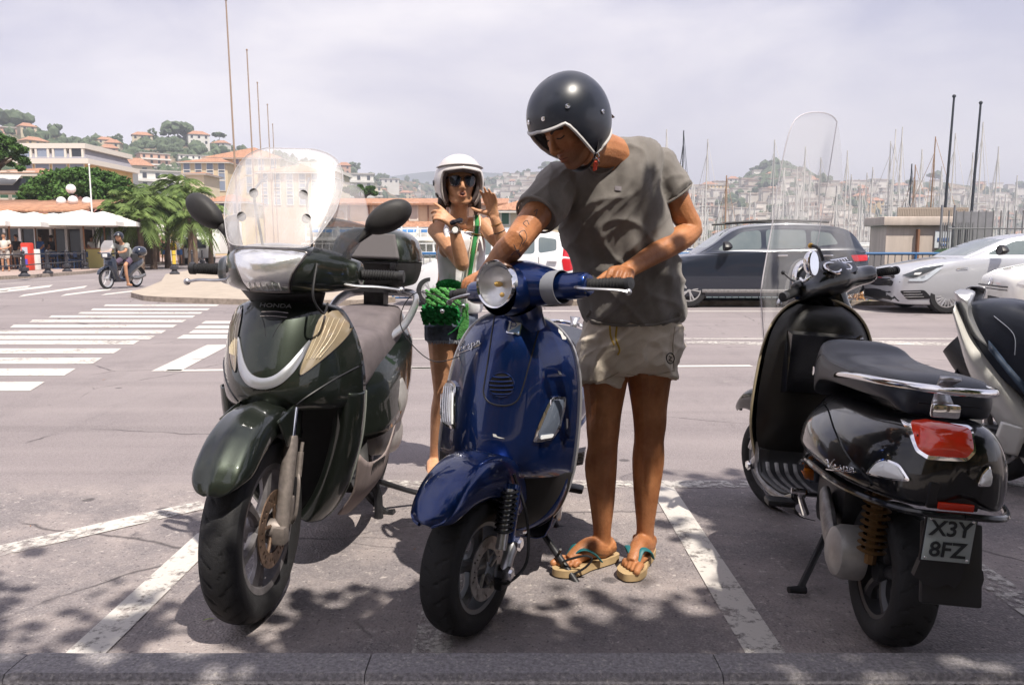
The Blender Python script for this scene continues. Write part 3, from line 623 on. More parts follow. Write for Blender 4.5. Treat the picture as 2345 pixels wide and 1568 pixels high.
o = tag(M().box((0, 0, 0), (1.1, .06, .42)).build('shop_sign', mat('red sign', (.55, .07, .05), .5), loc=W(842, 534-11, 77.7)), 'small red and white sign by the arch under the beige building roof', 'sign')
M().box((0, -.04, 0), (.9, .03, .1)).build('lettering', white_p, o)
for i, (u, lab) in enumerate(((776, 'left arched doorway in the beige harbour building'), (868, 'arched doorway right of the red sign on the harbour building'))):
    p = W(u, 515, Y-.05); a = [(.55*math.cos(q), .9+.55*math.sin(q)) for q in np.linspace(0, PI, 10)]+[(-.55, -1.4), (.55, -1.4)]
    o = M().prism(a, (0, 0, 0), (1, 0, 0), (0, 0, 1), (0, -.1, 0)).build('arched_doorway', mat('arch shade', (.42, .33, .25), .9), loc=p, ang=20); tag(o, lab, 'doorway')
block('boat_house', 'square cream harbour office with terracotta hip roof and green shutters', 1128, 1300, 482, 560, 68, 7, mat('office cream', (.62, .52, .38), .85), [W(0, 500, 68).z], 3, .6, 1.0, shutg, 'hip')
# bathing establishment decks below road level
Y = 64; deck = root('bathing_deck', 'white two level bathing deck with blue awnings below the harbour building', 'deck', loc=(W(960, 560, Y).x, Y, 0)); wd = 17.5
for v_, dv in ((547, 0), (580, 1.2)):
    z = W(0, v_, Y-dv).z; M().box((0, -dv, z), (wd, 2.6, .25)).build('floor_slab', white_p, deck); M().box((0, -dv-1.25, z+.75), (wd, .06, .08)).build('rail', white_p, deck)
    bm_ = M().box((0, 0, 0), (.05, .05, .8)).mesh('rail_post', 0); bm_.materials.append(white_p)
    for i in range(34): inst(bm_, 'rail_post', deck, (-wd/2+wd*i/33, -dv-1.25, z+.35))
zt = W(0, 522, Y).z
for i in range(8):
    x = -wd/2+wd*(i+.5)/8; M().surf([[(x-.9, -.9, zt-.35), (x+.9, -.9, zt-.35)], [(x-.9, .4, zt), (x+.9, .4, zt)]], 2, 1).build('awning', mat('blue awning', (.05, .18, .42), .8), deck, solid=.03)
pm2 = M().box((0, 0, 0), (.1, .1, 4.6)).mesh('post', 0); pm2.materials.append(white_p)
for i in range(15): inst(pm2, 'post', deck, (-wd/2+wd*i/14, -1, zt-2.2))
M().box((0, 1.6, zt-2.6), (wd, .3, 5.4)).build('back_wall', mat('cabin blue grey', (.34, .38, .42), .8, var=.5, vs=.8, c2=(.6, .56, .5)), deck)
for i in range(9):
    o = M().box((0, 0, 0), (.9, .5, .55), bev=.1).build('boat_bench', mat('bench colours', (.6, .58, .55), .8), loc=(W(820+i*24, 600, 60).x, 60, W(0, 600, 60).z)); tag(o, 'white locker on the lower bathing deck, '+('behind the green top case', 'between top case and woman', 'behind the woman')[i//3], 'locker', 'white lockers along the lower bathing deck')
# ---------------------------------------------------------------- marina
hullw = mat('boat gelcoat white', (.74, .73, .70), .3, coat=.3); hullb = mat('boat dark blue hull', (.03, .05, .12), .3, coat=.3); mastm = mat('mast aluminium', (.52, .50, .48), .6); mastd = mat('dark carbon mast', (.03, .035, .045), .5); mastb = mat('varnished mast', (.33, .20, .12), .6); sailc = mat('sail cover', (.10, .17, .35), .9); sailt = mat('tan sail cover', (.45, .38, .28), .9)
def hull(L_, bw, fb):
    st = []
    for t in np.linspace(0, 1, 7):
        wf = (1-(max(0, t-.45)/.55)**2.2)*(.82+.18*min(1, t*3)); x = -L_/2+L_*t; sh = fb*(1+.35*t*t); b_ = bw/2*max(wf, .02)
        st.append([(x, -b_, sh), (x, -b_*.9, sh*.35), (x, -b_*.4, -.15), (x, b_*.4, -.15), (x, b_*.9, sh*.35), (x, b_, sh)])
    m = M().surf(st, 2, 1); n = len(m.v)//6; m2 = M()
    dk = [[m.v[i*6], m.v[i*6+5]] for i in range(n)]; m.grid(dk); m.grid([[m.v[j] for j in range(6)], [m.v[j] for j in (5, 5, 5, 0, 0, 0)]]) ; return m
def yacht(u, topv, mh, mm, label, rz=0, grp='sailing boats in the marina', lean=0, cover=None, hm_=None):
    z_top = -2.3+mh+1.1; Y = (z_top-CAMH)*FPX/(568-topv)*1.0; Y = max(Y, 34); x = (u-1172)/FPX*Y*1.0; L_ = mh*.72
    r_ = root('sailing_boat', label, 'boat', loc=(x, Y, -2.3), group=grp, rz=rz)
    hull(L_, L_*.29, 1.05).build('hull', hm_ or hullw, r_); M().surf([[(-L_*.25, -L_*.09, 1.0), (-L_*.25, -L_*.08, 1.5), (-L_*.25, L_*.08, 1.5), (-L_*.25, L_*.09, 1)], [(0, -L_*.09, 1.1), (0, -L_*.07, 1.65), (0, L_*.07, 1.65), (0, L_*.09, 1.1)], [(L_*.24, -L_*.04, 1.1), (L_*.24, -L_*.03, 1.3), (L_*.24, L_*.03, 1.3), (L_*.24, L_*.04, 1.1)]], 2, 1, cap=True).build('cabin', hullw, r_)
    rr = max(.055, Y*.0010); M().tube([(0, 0, 1), (lean*.5, 0, mh*.5), (lean, 0, mh+1.1)], [rr*1.15, rr, rr*.75], 6, 2).build('mast', mm, r_)
    M().tube([(0, 0, 2.2), (-L_*.38, 0, 2.1)], .09, 6, 1).build('boom', mm, r_); M().tube([(-.2, 0, 2.4), (-L_*.2, 0, 2.45), (-L_*.37, 0, 2.28)], [.2, .26, .12], 8, 2).build('sail_cover', cover or sailc, r_)
    m = M(); r2 = max(.014, Y*.0003)
    m.tube([(L_*.49, 0, 1.3), (lean, 0, mh*.97)], r2, 4, 1); m.tube([(-L_*.49, 0, 1.1), (lean, 0, mh+1)], r2, 4, 1)
    for s_ in (-1, 1): m.tube([(0, s_*L_*.13, 1), (0, s_*mh*.05, mh*.55), (lean, 0, mh)], r2, 4, 1); m.tube([(0, -mh*.05, mh*.55), (0, mh*.05, mh*.55)], r2*1.6, 4, 1)
    m.build('rigging', mm, r_); return r_
MZ = [(52, 118, 0), (152, 128, 2), (300, 180, 0), (432, 400, 1), (724, 182, 0), (790, 350, 0), (868, 350, 0), (915, 225, 0), (950, 400, 0), (1020, 290, 0), (1120, 465, 2), (1180, 248, 0), (1203, 395, 0), (1305, 385, 0), (1338, 350, 0), (1450, 190, 0), (1472, 120, 0), (1512, 105, 0), (1582, 330, 2), (1612, 335, 1), (1645, 240, 0), (1712, 165, 1), (1770, 345, 0), (1838, 145, 0), (1965, 260, 0), (2012, 75, 0), (2115, 225, 0), (2248, 400, 0)]
rg = random.Random(11); cl = ['pale', 'brown', 'dark']
WH = {0: "nearest the man's shoulder", 1: 'over the dark car bonnet', 2: "between the man's elbow and the SUV roof", 3: 'over the SUV windscreen', 4: 'just left of the clear windshield', 5: 'seen through the left of the windshield', 6: 'seen through the middle of the windshield', 7: 'taller, seen through the windshield centre', 8: 'short, seen low through the windshield', 9: 'seen through the right of the windshield', 10: 'low behind the windshield mirror', 11: 'right beside the windshield edge', 12: 'second right of the windshield', 13: 'third right of the windshield', 14: 'halfway to the concrete kiosk', 15: 'left of the twin tall masts', 16: 'left of the two tall twin masts over kiosk', 17: 'right of the two tall twin masts over kiosk', 18: 'short by the kiosk fence', 19: 'leaning short one by the kiosk fence', 20: 'above the kiosk left corner', 21: 'thick, above the kiosk middle', 22: 'thin, above the kiosk middle', 23: 'above the kiosk right corner', 24: 'between the two black poles', 25: 'tall between the two black poles', 26: 'right of the second black pole', 27: 'at the far right edge'}
for i, (x, y, c) in enumerate(MZ):
    yacht(1500+x*.36, 262+y*.36*.36/.36, rg.uniform(13, 17), [mastm, mastb, mastd][c], f'sailing boat with {cl[c]} mast {WH[i]}', rg.uniform(-.6, .6)+PI/2, lean=rg.uniform(-.25, .25), cover=rg.choice([sailc, sailt, white_p]), hm_=rg.choice([hullw, hullw, hullb]))
def wheru(u): return 'just right of the man' if u < 1560 else 'over the SUV bonnet' if u < 1650 else 'over the SUV roof' if u < 1750 else 'seen through the tall windshield' if u < 1850 else 'between windshield and SUV tail' if u < 1940 else 'left of the concrete kiosk' if u < 2030 else 'over the concrete kiosk' if u < 2110 else 'by the kiosk right corner' if u < 2190 else 'over the metal gate' if u < 2266 else 'over the silver car roof'
for i in range(44):
    u = rg.uniform(1505, 2350); v = rg.uniform(420, 480); o = yacht(u, v, rg.uniform(11, 15), mastm, f'{"taller" if v < 450 else "shorter"} masted small far sailing boat '+wheru(u), rg.uniform(-.8, .8)+PI/2, 'small far sailing boats crowding the marina')
for i in range(16):
    u = 1112+i*6.5+rg.uniform(-2, 2); lb_ = 'far white masted boat between woman and man, '+('close to the woman' if i < 5 else 'in the middle of the row' if i < 11 else 'close to the man'); o = yacht(u, rg.uniform(452, 470), rg.uniform(11, 14), mat('white mast', (.72, .71, .69), .5), lb_, PI/2, 'far white masted boats between the woman and man')
def motor(u, v, Y, L_, label, rz, blue=False):
    p = W(u, v, Y); r_ = root('motor_boat', label, 'boat', loc=(p.x, Y, -2.3), rz=rz, group='motor boats near the quay'); h = L_*.16
    hull(L_, L_*.3, h).build('hull', hullw, r_); M().box((-L_*.08, 0, h+L_*.07), (L_*.4, L_*.2, L_*.14), bev=L_*.03).build('cabin', hullw, r_); M().box((-L_*.08, 0, h+L_*.085), (L_*.405, L_*.205, L_*.05)).build('window_band', winm, r_)
    M().box((-L_*.12, 0, h+L_*.22), (L_*.34, L_*.22, L_*.015), bev=.02).build('roof', sailc if blue else white_p, r_); m = M()
    for sx in (-.25, .02):
        for sy in (-.09, .09): m.tube([(L_*sx, L_*sy, h+L_*.13), (L_*sx, L_*sy, h+L_*.22)], .03, 5, 1)
    m.build('roof_frame', alu, r_); return r_
MB = [(1560+i*29+rg.uniform(-9, 9), 0, rg.uniform(45, 120)) for i in range(27)]
for i, (u, v, Y) in enumerate(MB):
    motor(u, 0, Y, rg.uniform(6, 11), ('blue' if i % 4 == 0 else 'white')+' roofed motor boat packed among the masts, '+wheru(u), rg.uniform(-1.5, 1.5), i % 4 == 0)['group'] = 'white motor boats packed in the marina'
for (u, v, Y, L_, rz, b_, lab) in ((1905, 600, 34, 6, 1.9, 0, 'white motor boat moored right of the black windshield scooter'), (1985, 590, 36, 8, 1.3, 1, 'motor boat with blue canopy left of the concrete kiosk'), (1960, 610, 26, 5, 2.2, 0, 'small white boat just over the railing beside the kiosk'), (2010, 555, 55, 9, 1.6, 0, 'larger white cruiser behind the kiosk corner'), (2290, 560, 48, 10, .4, 0, 'grey white cruiser behind the railing at far right'), (2240, 545, 70, 11, .2, 0, 'long white cruiser above the silver car windscreen'), (2330, 585, 38, 7, .3, 1, 'small boat with blue cover at right picture edge'), (1620, 560, 60, 9, .3, 0, 'white cruiser glimpsed over the dark SUV bonnet')):
    motor(u, v, Y, L_, lab, rz, b_)
def pole(u, vt, vb, Y, r0, r1, m_, label, name='flagpole', grp=None, lean=0):
    a = W(u, vt, Y); o = M().tube([(0, 0, 0), (lean*.5, 0, a.z*.5), (lean, 0, a.z)], [r0, (r0+r1)/2, r1], 8, 1).lathe([(r0*2.2, 0), (r0*2.2, .12), (r0, .3)], n=10).ball((lean, 0, a.z), r1*1.8, 6).build(name, m_, loc=(a.x-lean, Y, 0)); tag(o, label, 'pole', grp); return o
for i, (u, v) in enumerate(((517, 0), (565, 115), (589, 190), (612, 240), (624, 285))):
    pole(u, v, 0, 8.9*FPX/(568-v)*1.01, .042, .026, mat('weathered brown pole', (.30, .22, .17), .7), ['tallest brown pole left of the scooter windscreen', 'second brown pole from the left in the row', 'middle brown pole of the receding row of five', 'fourth brown pole, over the windscreen top', 'shortest, farthest brown pole of the row'][i], 'flagpole', 'row of brown poles behind the clear windscreen', lean=-.15)
for u, v, lab in ((2184, 221, 'tall thin black pole over the concrete kiosk'), (2245, 236, 'tall thin black pole over the grey metal gate')):
    p = pole(u, v, 0, 40, .085, .05, mastd, lab, 'black_pole', 'pair of tall black poles', .15)
# railing, kiosk, gate, bin, shrubs
bluem = mat('blue painted rail', (.03, .12, .28), .5); railm = mat('grey rail bars', (.16, .16, .17), .6)
FA, FB = V((-2.65, 17.75, 0)), V((12.5, 16.6, 0)); d_ = (FB-FA); LF = d_.length; d_.normalize()
rf = root('harbour_railing', 'long blue topped iron railing along the harbour edge behind the cars', 'railing')
M().tube([FA+V((0, 0, 1.08)), FB+V((0, 0, 1.08))], .03, 8, 1).build('top_rail', bluem, rf); M().tube([FA+V((0, 0, .1)), FB+V((0, 0, .1))], .018, 6, 1).build('bottom_rail', bluem, rf)
ba = M().tube([(0, 0, .08), (0, 0, 1.07)], .011, 6, 1).mesh('bar'); ba.materials.append(railm); po = M().tube([(0, 0, 0), (0, 0, 1.1)], .028, 8, 1).mesh('post'); po.materials.append(bluem)
nb = int(LF/.14)
for i in range(nb+1): inst(ba if i % 16 else po, 'bar' if i % 16 else 'post', rf, FA+d_*(i*.14))
conc = mat('stained concrete', (.52, .45, .40), .9, var=.15, vs=1.2, bump=.2, bs=15, wear=((.30, .24, .20), 1.1, .55, .25), stretch=(3, 3, .35))
a = W(2030, 508, 20); b_ = W(2165, 600, 20); ks = root('concrete_kiosk', 'square stained concrete block with overhanging cap behind the railing', 'kiosk', loc=((a.x+b_.x)/2, 20, -1.5)); kw = b_.x-a.x; kh = W(0, 516, 20).z
M().box((0, .45, kh/2+.4), (kw, .9, kh+2.2)).build('wall', conc, ks); M().box((0, .45, kh+1.6), (kw+.25, 1.15, .22), bev=.03).build('cap', conc, ks); M().box((0, -.06, kh*.5+.6), (.05, .1, kh+1.6)).build('drain_pipe', dpm, ks)
o = M().box((kw/2-.12, -.03, kh+1.15), (.42, .03, .42)).build('notice', mat('notice paper', (.6, .64, .68), .6), ks); M().box((kw/2-.12, -.05, kh+1.15), (.3, .02, .08)).box((kw/2-.12, -.05, kh+1.02), (.2, .02, .05)).build('notice_print', mat('print blue', (.08, .15, .35), .6), ks)
a = W(2036, 480, 22); b_ = W(2190, 503, 22); rf2 = root('upper_railing', 'weathered grey railing standing above the concrete kiosk', 'railing', loc=(a.x, 21.5, b_.z)); wd = b_.x-a.x
bb = M().box((0, 0, .14), (.035, .035, .32)).mesh('bar', 0); bb.materials.append(mat('weathered bars', (.36, .30, .25), .8))
for i in range(42): inst(bb, 'bar', rf2, (wd*i/41, 0, 0))
M().box((wd/2, 0, .27), (wd, .04, .03)).box((wd/2, 0, .02), (wd, .04, .03)).build('rails', mat('weathered bars', (.36, .30, .25), .8), rf2)
gate = root('metal_gate', 'tall grey sheet metal gate panel with bars right of the concrete kiosk', 'gate'); gm_ = mat('grey sheet metal', (.24, .24, .26), .6, .3, var=.1)
a = W(2188, 485, 19.3); b_ = W(2266, 600, 19.3); M().box(((a.x+b_.x)/2, 19.3, (a.z-1)/2), (b_.x-a.x, .06, a.z+1)).build('panel', gm_, gate)
a2 = W(2158, 510, 19.25); bg_ = M().box((0, 0, 0), (.02, .02, a2.z+.6)).mesh('gate_bar', 0); bg_.materials.append(gm_)
for i in range(14): inst(bg_, 'gate_bar', gate, (a2.x+i*.055, 19.22, a2.z/2-.3))
for u in (2157, 2186): p = W(u, 470, 19.2); M().tube([(p.x, 19.2, -1), (p.x, 19.2, p.z)], .03, 6, 1).build('gate_post', gm_, gate)
gf = root('bar_fence', 'tall thin barred fence with cross rails at right behind the silver car', 'fence'); z1 = W(0, 502, 19).z
fb = M().box((0, 0, 0), (.022, .022, z1+.4)).mesh('bar', 0); fb.materials.append(railm)
for i in range(26): inst(fb, 'bar', gf, (W(2172, 500, 19).x+i*.175, 19, z1/2))
for z in (z1-.22, z1-.75): M().tube([(W(2172, 500, 19).x, 19, z), (W(2172, 500, 19).x+4.6, 19, z)], .018, 6, 1).build('cross_rail', railm, gf)
p = W(2230, 600, 18.4); bn = root('green_bin', 'green lidded waste container behind the silver car bonnet', 'bin', loc=(p.x, 18.4, 0)); M().box((0, 0, .5), (1.3, .9, 1.0), bev=.08).build('body', mat('dark green plastic', (.04, .10, .06), .5), bn)
M().surf([[(-.72, -.5, 1.0), (-.72, -.3, 1.16), (-.72, .3, 1.16), (-.72, .5, 1.0)], [(.72, -.5, 1.0), (.72, -.3, 1.16), (.72, .3, 1.16), (.72, .5, 1.0)]], 3, 4, cap=True).build('lid', mat('faded green lid', (.16, .28, .14), .6), bn)
dry = mat('dry orange shrub leaves', (.38, .15, .05), .9, c2=(.50, .30, .13), var=.3, vs=9); grn = mat('roadside grass blades', (.12, .22, .04), .9, var=.3)
m = M()
for i in range(5200):
    x = rnd.uniform(6.2, 9.6); y = 17.25+rnd.uniform(-.45, .2); h = rnd.uniform(.02, .62)*(.6+.4*math.sin(x*3)); s_ = rnd.uniform(.015, .035); q = Euler((rnd.uniform(0, 6), rnd.uniform(0, 6), rnd.uniform(0, 6))).to_matrix()
    m.add([V((x, y, h))+q @ V(v_)*s_ for v_ in ((-1, 0, 0), (0, -.6, 0), (1, 0, 0), (0, .6, 0))], [(0, 1, 2, 3)])
m.build('dry_shrubs', dry, kind='stuff', ang=0)
m = M()
for i in range(1800):
    x = rnd.uniform(6.3, 12); y = 16.75+rnd.uniform(-.1, .1); h = rnd.uniform(.04, .14); m.add([(x-.008, y, 0), (x+.008, y, 0), (x+rnd.uniform(-.05, .05), y+rnd.uniform(-.04, .04), h)], [(0, 1, 2)])
m.build('grass_strip', grn, kind='stuff', ang=0)
M().box((6, 17.2, .05), (14, 1.1, .1)).build('planting_kerb', kc, kind='structure')
# ================================================================ TOWN: trees, cafe, street furniture
barkm = mat('bark', (.10, .07, .05), .95, var=.3); pinef = mat('pine needles', (.035, .085, .02), .85, c2=(.085, .16, .04), var=.3, vs=1.3, spec=.2)
def clump(m, c, r, n, s_, sz=.8):
    d = NR.normal(size=(n, 3)); d /= np.linalg.norm(d, axis=1)[:, None]; d *= NR.uniform(.55, 1.0, (n, 1)); scatter(m, np.array(c)+d*np.array([r, r, r*sz]), [(-1, 0, 0), (0, -.5, 0), (1, 0, 0), (0, .5, 0)], np.full(n, s_))
def pine(name, label, u0, u1, vt, vb, Y, nc, lf=.16, base=0.):
    a, b_ = W(u0, vt, Y), W(u1, vb, Y); cx = (a.x+b_.x)/2; rx = (b_.x-a.x)/2; h = a.z-b_.z; r_ = root(name, label, 'tree', loc=(cx, Y, 0)); m = M(); tr = M(); rg = random.Random(int(u0)+5)
    for i in range(nc):
        q = rg.random()**.55; an = rg.uniform(0, 2*PI); x = math.cos(an)*q*rx*.93; y = math.sin(an)*q*rx*.8; top = b_.z+h*(.30+.62*math.sqrt(max(0, 1-q*q))); z = top-rg.random()**2*h*.4; r = rx*rg.uniform(.09, .16)
        clump(m, (x, y, z), r, 150, lf, .62); blob(m, (x, y, z-r*.1), r*.62, .6)
    m.build('crown', pinef, r_, ang=0)
    tr.tube([(0, 0, -.2), (.2, 0, b_.z*.5), (0, 0, b_.z)], [.4, .33, .3], 9, 3)
    for i in range(9):
        an = i*.7; tr.tube([(0, 0, b_.z*.85), (math.cos(an)*rx*.3, math.sin(an)*rx*.3, b_.z+h*.12), (math.cos(an)*rx*.65, math.sin(an)*rx*.6, b_.z+h*.35)], [.2, .12, .05], 6, 3)
    tr.build('trunk', barkm, r_); return r_
pine('umbrella_pine', 'huge umbrella pine with wide flat green crown behind the globe lamp', 44, 330, 384, 500, 56, 130, .14)
pine('umbrella_pine', 'umbrella pine crown cut by the left picture edge', -130, 62, 296, 392, 56, 75, .14)
pine('umbrella_pine', 'low green pine crown over the harbour building roof', 778, 872, 424, 452, 95, 30, .2)
palmf = mat('palm frond', (.05, .10, .02), .7, c2=(.13, .18, .05), var=.35, vs=.9, spec=.3); palmd = mat('palm trunk', (.16, .11, .08), .95, var=.4, vs=3, bump=.6, bs=6)
def palm(i, u, vt, vb, Y, fr=26, fl=2.0):
    z = W(u, vt, Y).z; x = W(u, vt, Y).x; r_ = root('palm_tree', LABP[i], 'palm', loc=(x, Y, 0), group='palms along the promenade'); m = M(); rg = random.Random(i)
    for k in range(fr):
        an = k*2.4+rg.uniform(-.2, .2); el = rg.uniform(-.35, 1.25); L_ = fl*rg.uniform(.95, 1.3); pts = []
        for t in np.linspace(0, 1, 8):
            rr = L_*t*math.cos(el*(1-.2*t))*(.95-.12*t); zz = L_*(math.sin(el)*t-(.75+.25*(el < .3))*t*t*.9); pts.append(V((math.cos(an)*rr, math.sin(an)*rr, zz)))
        m.tube(pts, [.03]*7+[.006], 4, 1)
        for j in range(16):
            f = .22+.78*j/16; q = f*7; k0 = min(6, int(q)); p = pts[k0].lerp(pts[k0+1], q-k0); d = (pts[k0+1]-pts[k0]).normalized(); sd = d.cross(V((0, 0, 1))).normalized(); ll = L_*.30*math.sin(PI*(.18+.8*f))+.08
            for s_ in (-1, 1): tip = p+sd*s_*ll*.75+d*ll*.5+V((0, 0, -ll*rg.uniform(.25, .6))); w_ = d*.05; m.add([p-w_, p+w_, tip], [(0, 1, 2)])
    o = m.build('fronds', palmf, r_, ang=0); o.location.z = z
    h = z; M().tube([(0, 0, -.1), (.05, 0, h*.5), (0, 0, h)], [.2, .14, .18], 9, 3).build('trunk', palmd, r_)
    return r_
LABP = ['palm at the left end of the palm row behind the flying moped rider', 'tall slim palm over the rider', 'short bushy palm in front, above the top box', 'dense palm in the middle of the row', 'tall palm rising above the row near its right end', 'palm just left of the scooter mirror', 'tall palm with high crown at the right of the row', 'low palm partly behind the left scooter mirror', 'small far palm to the right behind the mirror', 'rear palm filling the centre of the row', 'rear palm between lamp and rider']
for i, (u, vt, Y, fl) in enumerate(((268, 490, 46, 1.5), (292, 462, 50, 1.9), (318, 500, 44, 1.5), (345, 470, 46, 2.0), (408, 425, 56, 2.1), (378, 478, 48, 1.9), (440, 448, 54, 2.0), (432, 500, 46, 1.6), (478, 490, 56, 1.8), (352, 445, 60, 2.1), (300, 440, 64, 2.0))): palm(i, u, vt, 0, Y, 30, fl)
# globe lamp
Y = 50.2; p = W(178, 612, Y); lm = root('street_lamp', 'ornate lamp post with four white globes before the umbrella pine', 'street lamp', loc=(p.x, Y, .14)); zt = W(0, 462, Y).z
ironm = mat('lamp post iron', (.16, .15, .16), .6, .3, var=.2); globem = mat('opal globe', (.82, .80, .80), .35, coat=.3)
M().lathe([(.42, 0), (.42, .35), (.3, .5), (.34, .7), (.2, .95), (.16, 1.4), (.11, 2.2), (.09, zt-.4), (.14, zt-.3), (.07, zt-.1), (.05, zt+.1)], n=14).build('post', ironm, lm)
for dx, dy, dz in ((-.28*.4, 0, .52+.12), (-.82, .1, -.12), (.24, -.5, -.1), (.62, .4, -.12)):
    g = M().ball((dx, dy, zt+dz), .29, 10).build('globe', globem, lm); M().tube([(0, 0, zt-.3), (dx*.7, dy*.7, zt-.55), (dx, dy, zt+dz-.3)] if dz < .3 else [(0, 0, zt), (dx, dy, zt+dz-.25)], .035, 6, 4).build('arm', ironm, lm); M().lathe([(.13, -.02), (.15, .05), (.1, .07)], (dx, dy, zt+dz-.32), n=10).build('holder', ironm, lm)
pole(204, 378, 600, 47, .06, .035, mat('white pole paint', (.7, .7, .7), .5), 'thin white flag pole right of the globe lamp', 'flagpole')
# bollards
def bollard_proto(m_):
    r_ = root('bollard', 'x', 'bollard'); M().lathe([(.20, 0), (.20, .06), (.14, .1), (.1, .16), (.15, .24), (.15, .3), (.07, .36), (.055, .75), (.08, .8), (.05, .84), (.07, .92), (.0, 1.0)], n=12).build('shaft', m_, r_); M().lathe([(.16, .2), (.17, .27), (.16, .33)], n=12).build('collar', m_, r_); return r_
bm_ = mat('bollard iron', (.05, .05, .06), .5, .3); BP = bollard_proto(bm_); first = True
BL = [(56, 633, 'iron bollard at the left edge beside the red machine'), (110, 626, 'iron bollard before the cafe glass front'), (154, 622, 'iron bollard left of the lamp post base'), (195, 616, 'iron bollard between lamp base and moped rider'), (400, 628, 'yellow topped bollard on the pale island, nearest'), (441, 616, 'second bollard on the pale island'), (464, 609, 'third bollard on the pale island, by the red moped'), (483, 602, 'farthest bollard on the island, by the scooter'), (-70, 645, 'iron bollard just beyond the left edge')]
for i, (u, v, lb) in enumerate(BL):
    z = .14 if i < 4 or i == 8 else .12; p = G(u, v, z)
    if i == 0: o = BP; o.location = p; o['label'] = lb
    else: o = copy_tree(BP, loc=p, label=lb)
    o['group'] = 'iron bollards'
    if i == 4: M().tube([(0, 0, .42), (0, 0, .98)], .075, 8, 1).build('yellow_sleeve', mat('yellow paint', (.65, .45, .05), .6), o)
for i, (a, b_) in enumerate(zip(BL[:3], BL[1:4])):
    p, q = G(a[0], a[1], .14), G(b_[0], b_[1], .14); m = M()
    for z in (.42, .82): m.tube([(0, 0, z), ((q-p).x, (q-p).y, z)], .022, 6, 1)
    o = m.build('bollard_rail', bm_, loc=p); tag(o, ['double rail between the two leftmost iron bollards', 'double rail before the cafe doors', 'double rail left of the lamp post'][i], 'rail')
p, q = G(-70, 645, .14), G(56, 633, .14); tag(M().tube([(0, 0, .42), ((q-p).x, (q-p).y, .42)], .022, 6, 1).tube([(0, 0, .82), ((q-p).x, (q-p).y, .82)], .022, 6, 1).build('bollard_rail', bm_, loc=p), 'double rail at the left edge, in front of the standing man', 'rail')
# background figures ---------------------------------------------------------
skinb = mat('background skin', (.42, .22, .13), .6); 
def fig(name, label, loc, rz, J, top, bot, hair, group=None, bare=True, vox=.03):
    """small far figure: J = joints (metres), one continuous body; clothes are children"""
    r_ = root(name, label, 'person', loc=loc, rz=rz, group=group); m = M(); h = J['head']
    m.ball(h, (.085, .10, .12), 8); m.tube([J['neck'], h], .055, 8, 1); m.tube([J['pelvis'], J['chest'], J['neck']], [.14, .16, .07], 10, 4, flat=(.75, 1.15))
    for s_ in 'LR': m.tube([J['sh'+s_], J['el'+s_], J['ha'+s_]], [.055, .042, .03], 8, 2); m.ball(J['ha'+s_], (.045, .04, .05), 5); m.tube([J['hip'+s_], J['kn'+s_], J['an'+s_]], [.085, .06, .04], 8, 2); a = V(J['an'+s_]); m.tube([a+V((0, .04, -.03)), a+V((0, -.13, -.05))], [.045, .035], 8, 1)
    meshobj(remesh(m, vox, 2), 'body', skinb, r_)
    t = M(); t.tube([J['pelvis'], J['chest'], V(J['neck'])+V((0, 0, -.03))], [.17, .185, .09], 12, 4, flat=(.78, 1.15))
    for s_ in 'LR': a, b_ = V(J['sh'+s_]), V(J['el'+s_]); t.tube([a, a.lerp(b_, .65)], [.085, .075], 8, 1)
    meshobj(remesh(t, vox, 2, 'shirt'), 'shirt', top, r_); t = M()
    for s_ in 'LR': a, b_ = V(J['hip'+s_]), V(J['kn'+s_]); t.tube([V(J['pelvis']).lerp(a, .5), a, a.lerp(b_, .75)], [.13, .12, .095], 8, 2)
    meshobj(remesh(t, vox, 2, 'shorts'), 'shorts', bot, r_)
    if hair: M().ball(V(h)+V((0, .015, .035)), (.095, .105, .1), 8).build('hair', hair, r_)
    return r_
def stand(ar=.2, tw=0):
    return dict(head=(0, 0, 1.62), neck=(0, 0, 1.45), chest=(0, 0, 1.2), pelvis=(0, 0, .92), shL=(-.17, 0, 1.4), shR=(.17, 0, 1.4), elL=(-.25, .02, 1.13), elR=(.25, .02, 1.13), haL=(-.22+ar*.6, -ar, 1.0), haR=(.22-ar*.6, -ar, 1.02), hipL=(-.09, 0, .88), hipR=(.09, 0, .88), knL=(-.11, -.02, .48), knR=(.11, 0, .48), anL=(-.12, .02, .08), anR=(.13, .02, .08))
hairm = mat('dark hair', (.03, .02, .015), .7, var=.3)
shirts = [mat('pale tee', (.55, .52, .46), .9), mat('white tee', (.75, .74, .72), .9), mat('red tee', (.45, .05, .04), .9), mat('blue tee', (.05, .12, .3), .9), mat('yellow tee', (.6, .42, .05), .9), mat('black tee', (.03, .03, .035), .9)]
p = W(14, 622, 36.5); fig('person', 'person in pale tee shirt with crossbody strap standing by the cafe rails', (p.x, 36.5, .14), .3, stand(.28), shirts[0], mat('pale shorts', (.5, .47, .42), .9), hairm)
wk = random.Random(4)
CR = [(398, 50, 4, 'person in yellow shirt on the far pavement behind the bollards'), (412, 55, 1, 'person in white shirt among parked mopeds'), (425, 60, 5, 'person in black shirt in the far crowd'), (436, 66, 3, 'person in blue shirt left of the far red moped'), (452, 62, 1, 'second person in white shirt in the far crowd'), (462, 70, 2, 'person in red shirt in the far crowd'), (375, 58, 5, 'dark dressed person by the palms'), (388, 64, 0, 'person in pale shirt under the palms'), (490, 74, 1, 'far person in white near the scooter mirror stem'), (120, 43, 5, 'dark dressed cafe guest left of the door'), (95, 42, 3, 'cafe guest in blue at the terrace'), (40, 41, 5, 'waiter in black under the parasols'), (212, 45, 1, 'person in white by the yellow counter')]
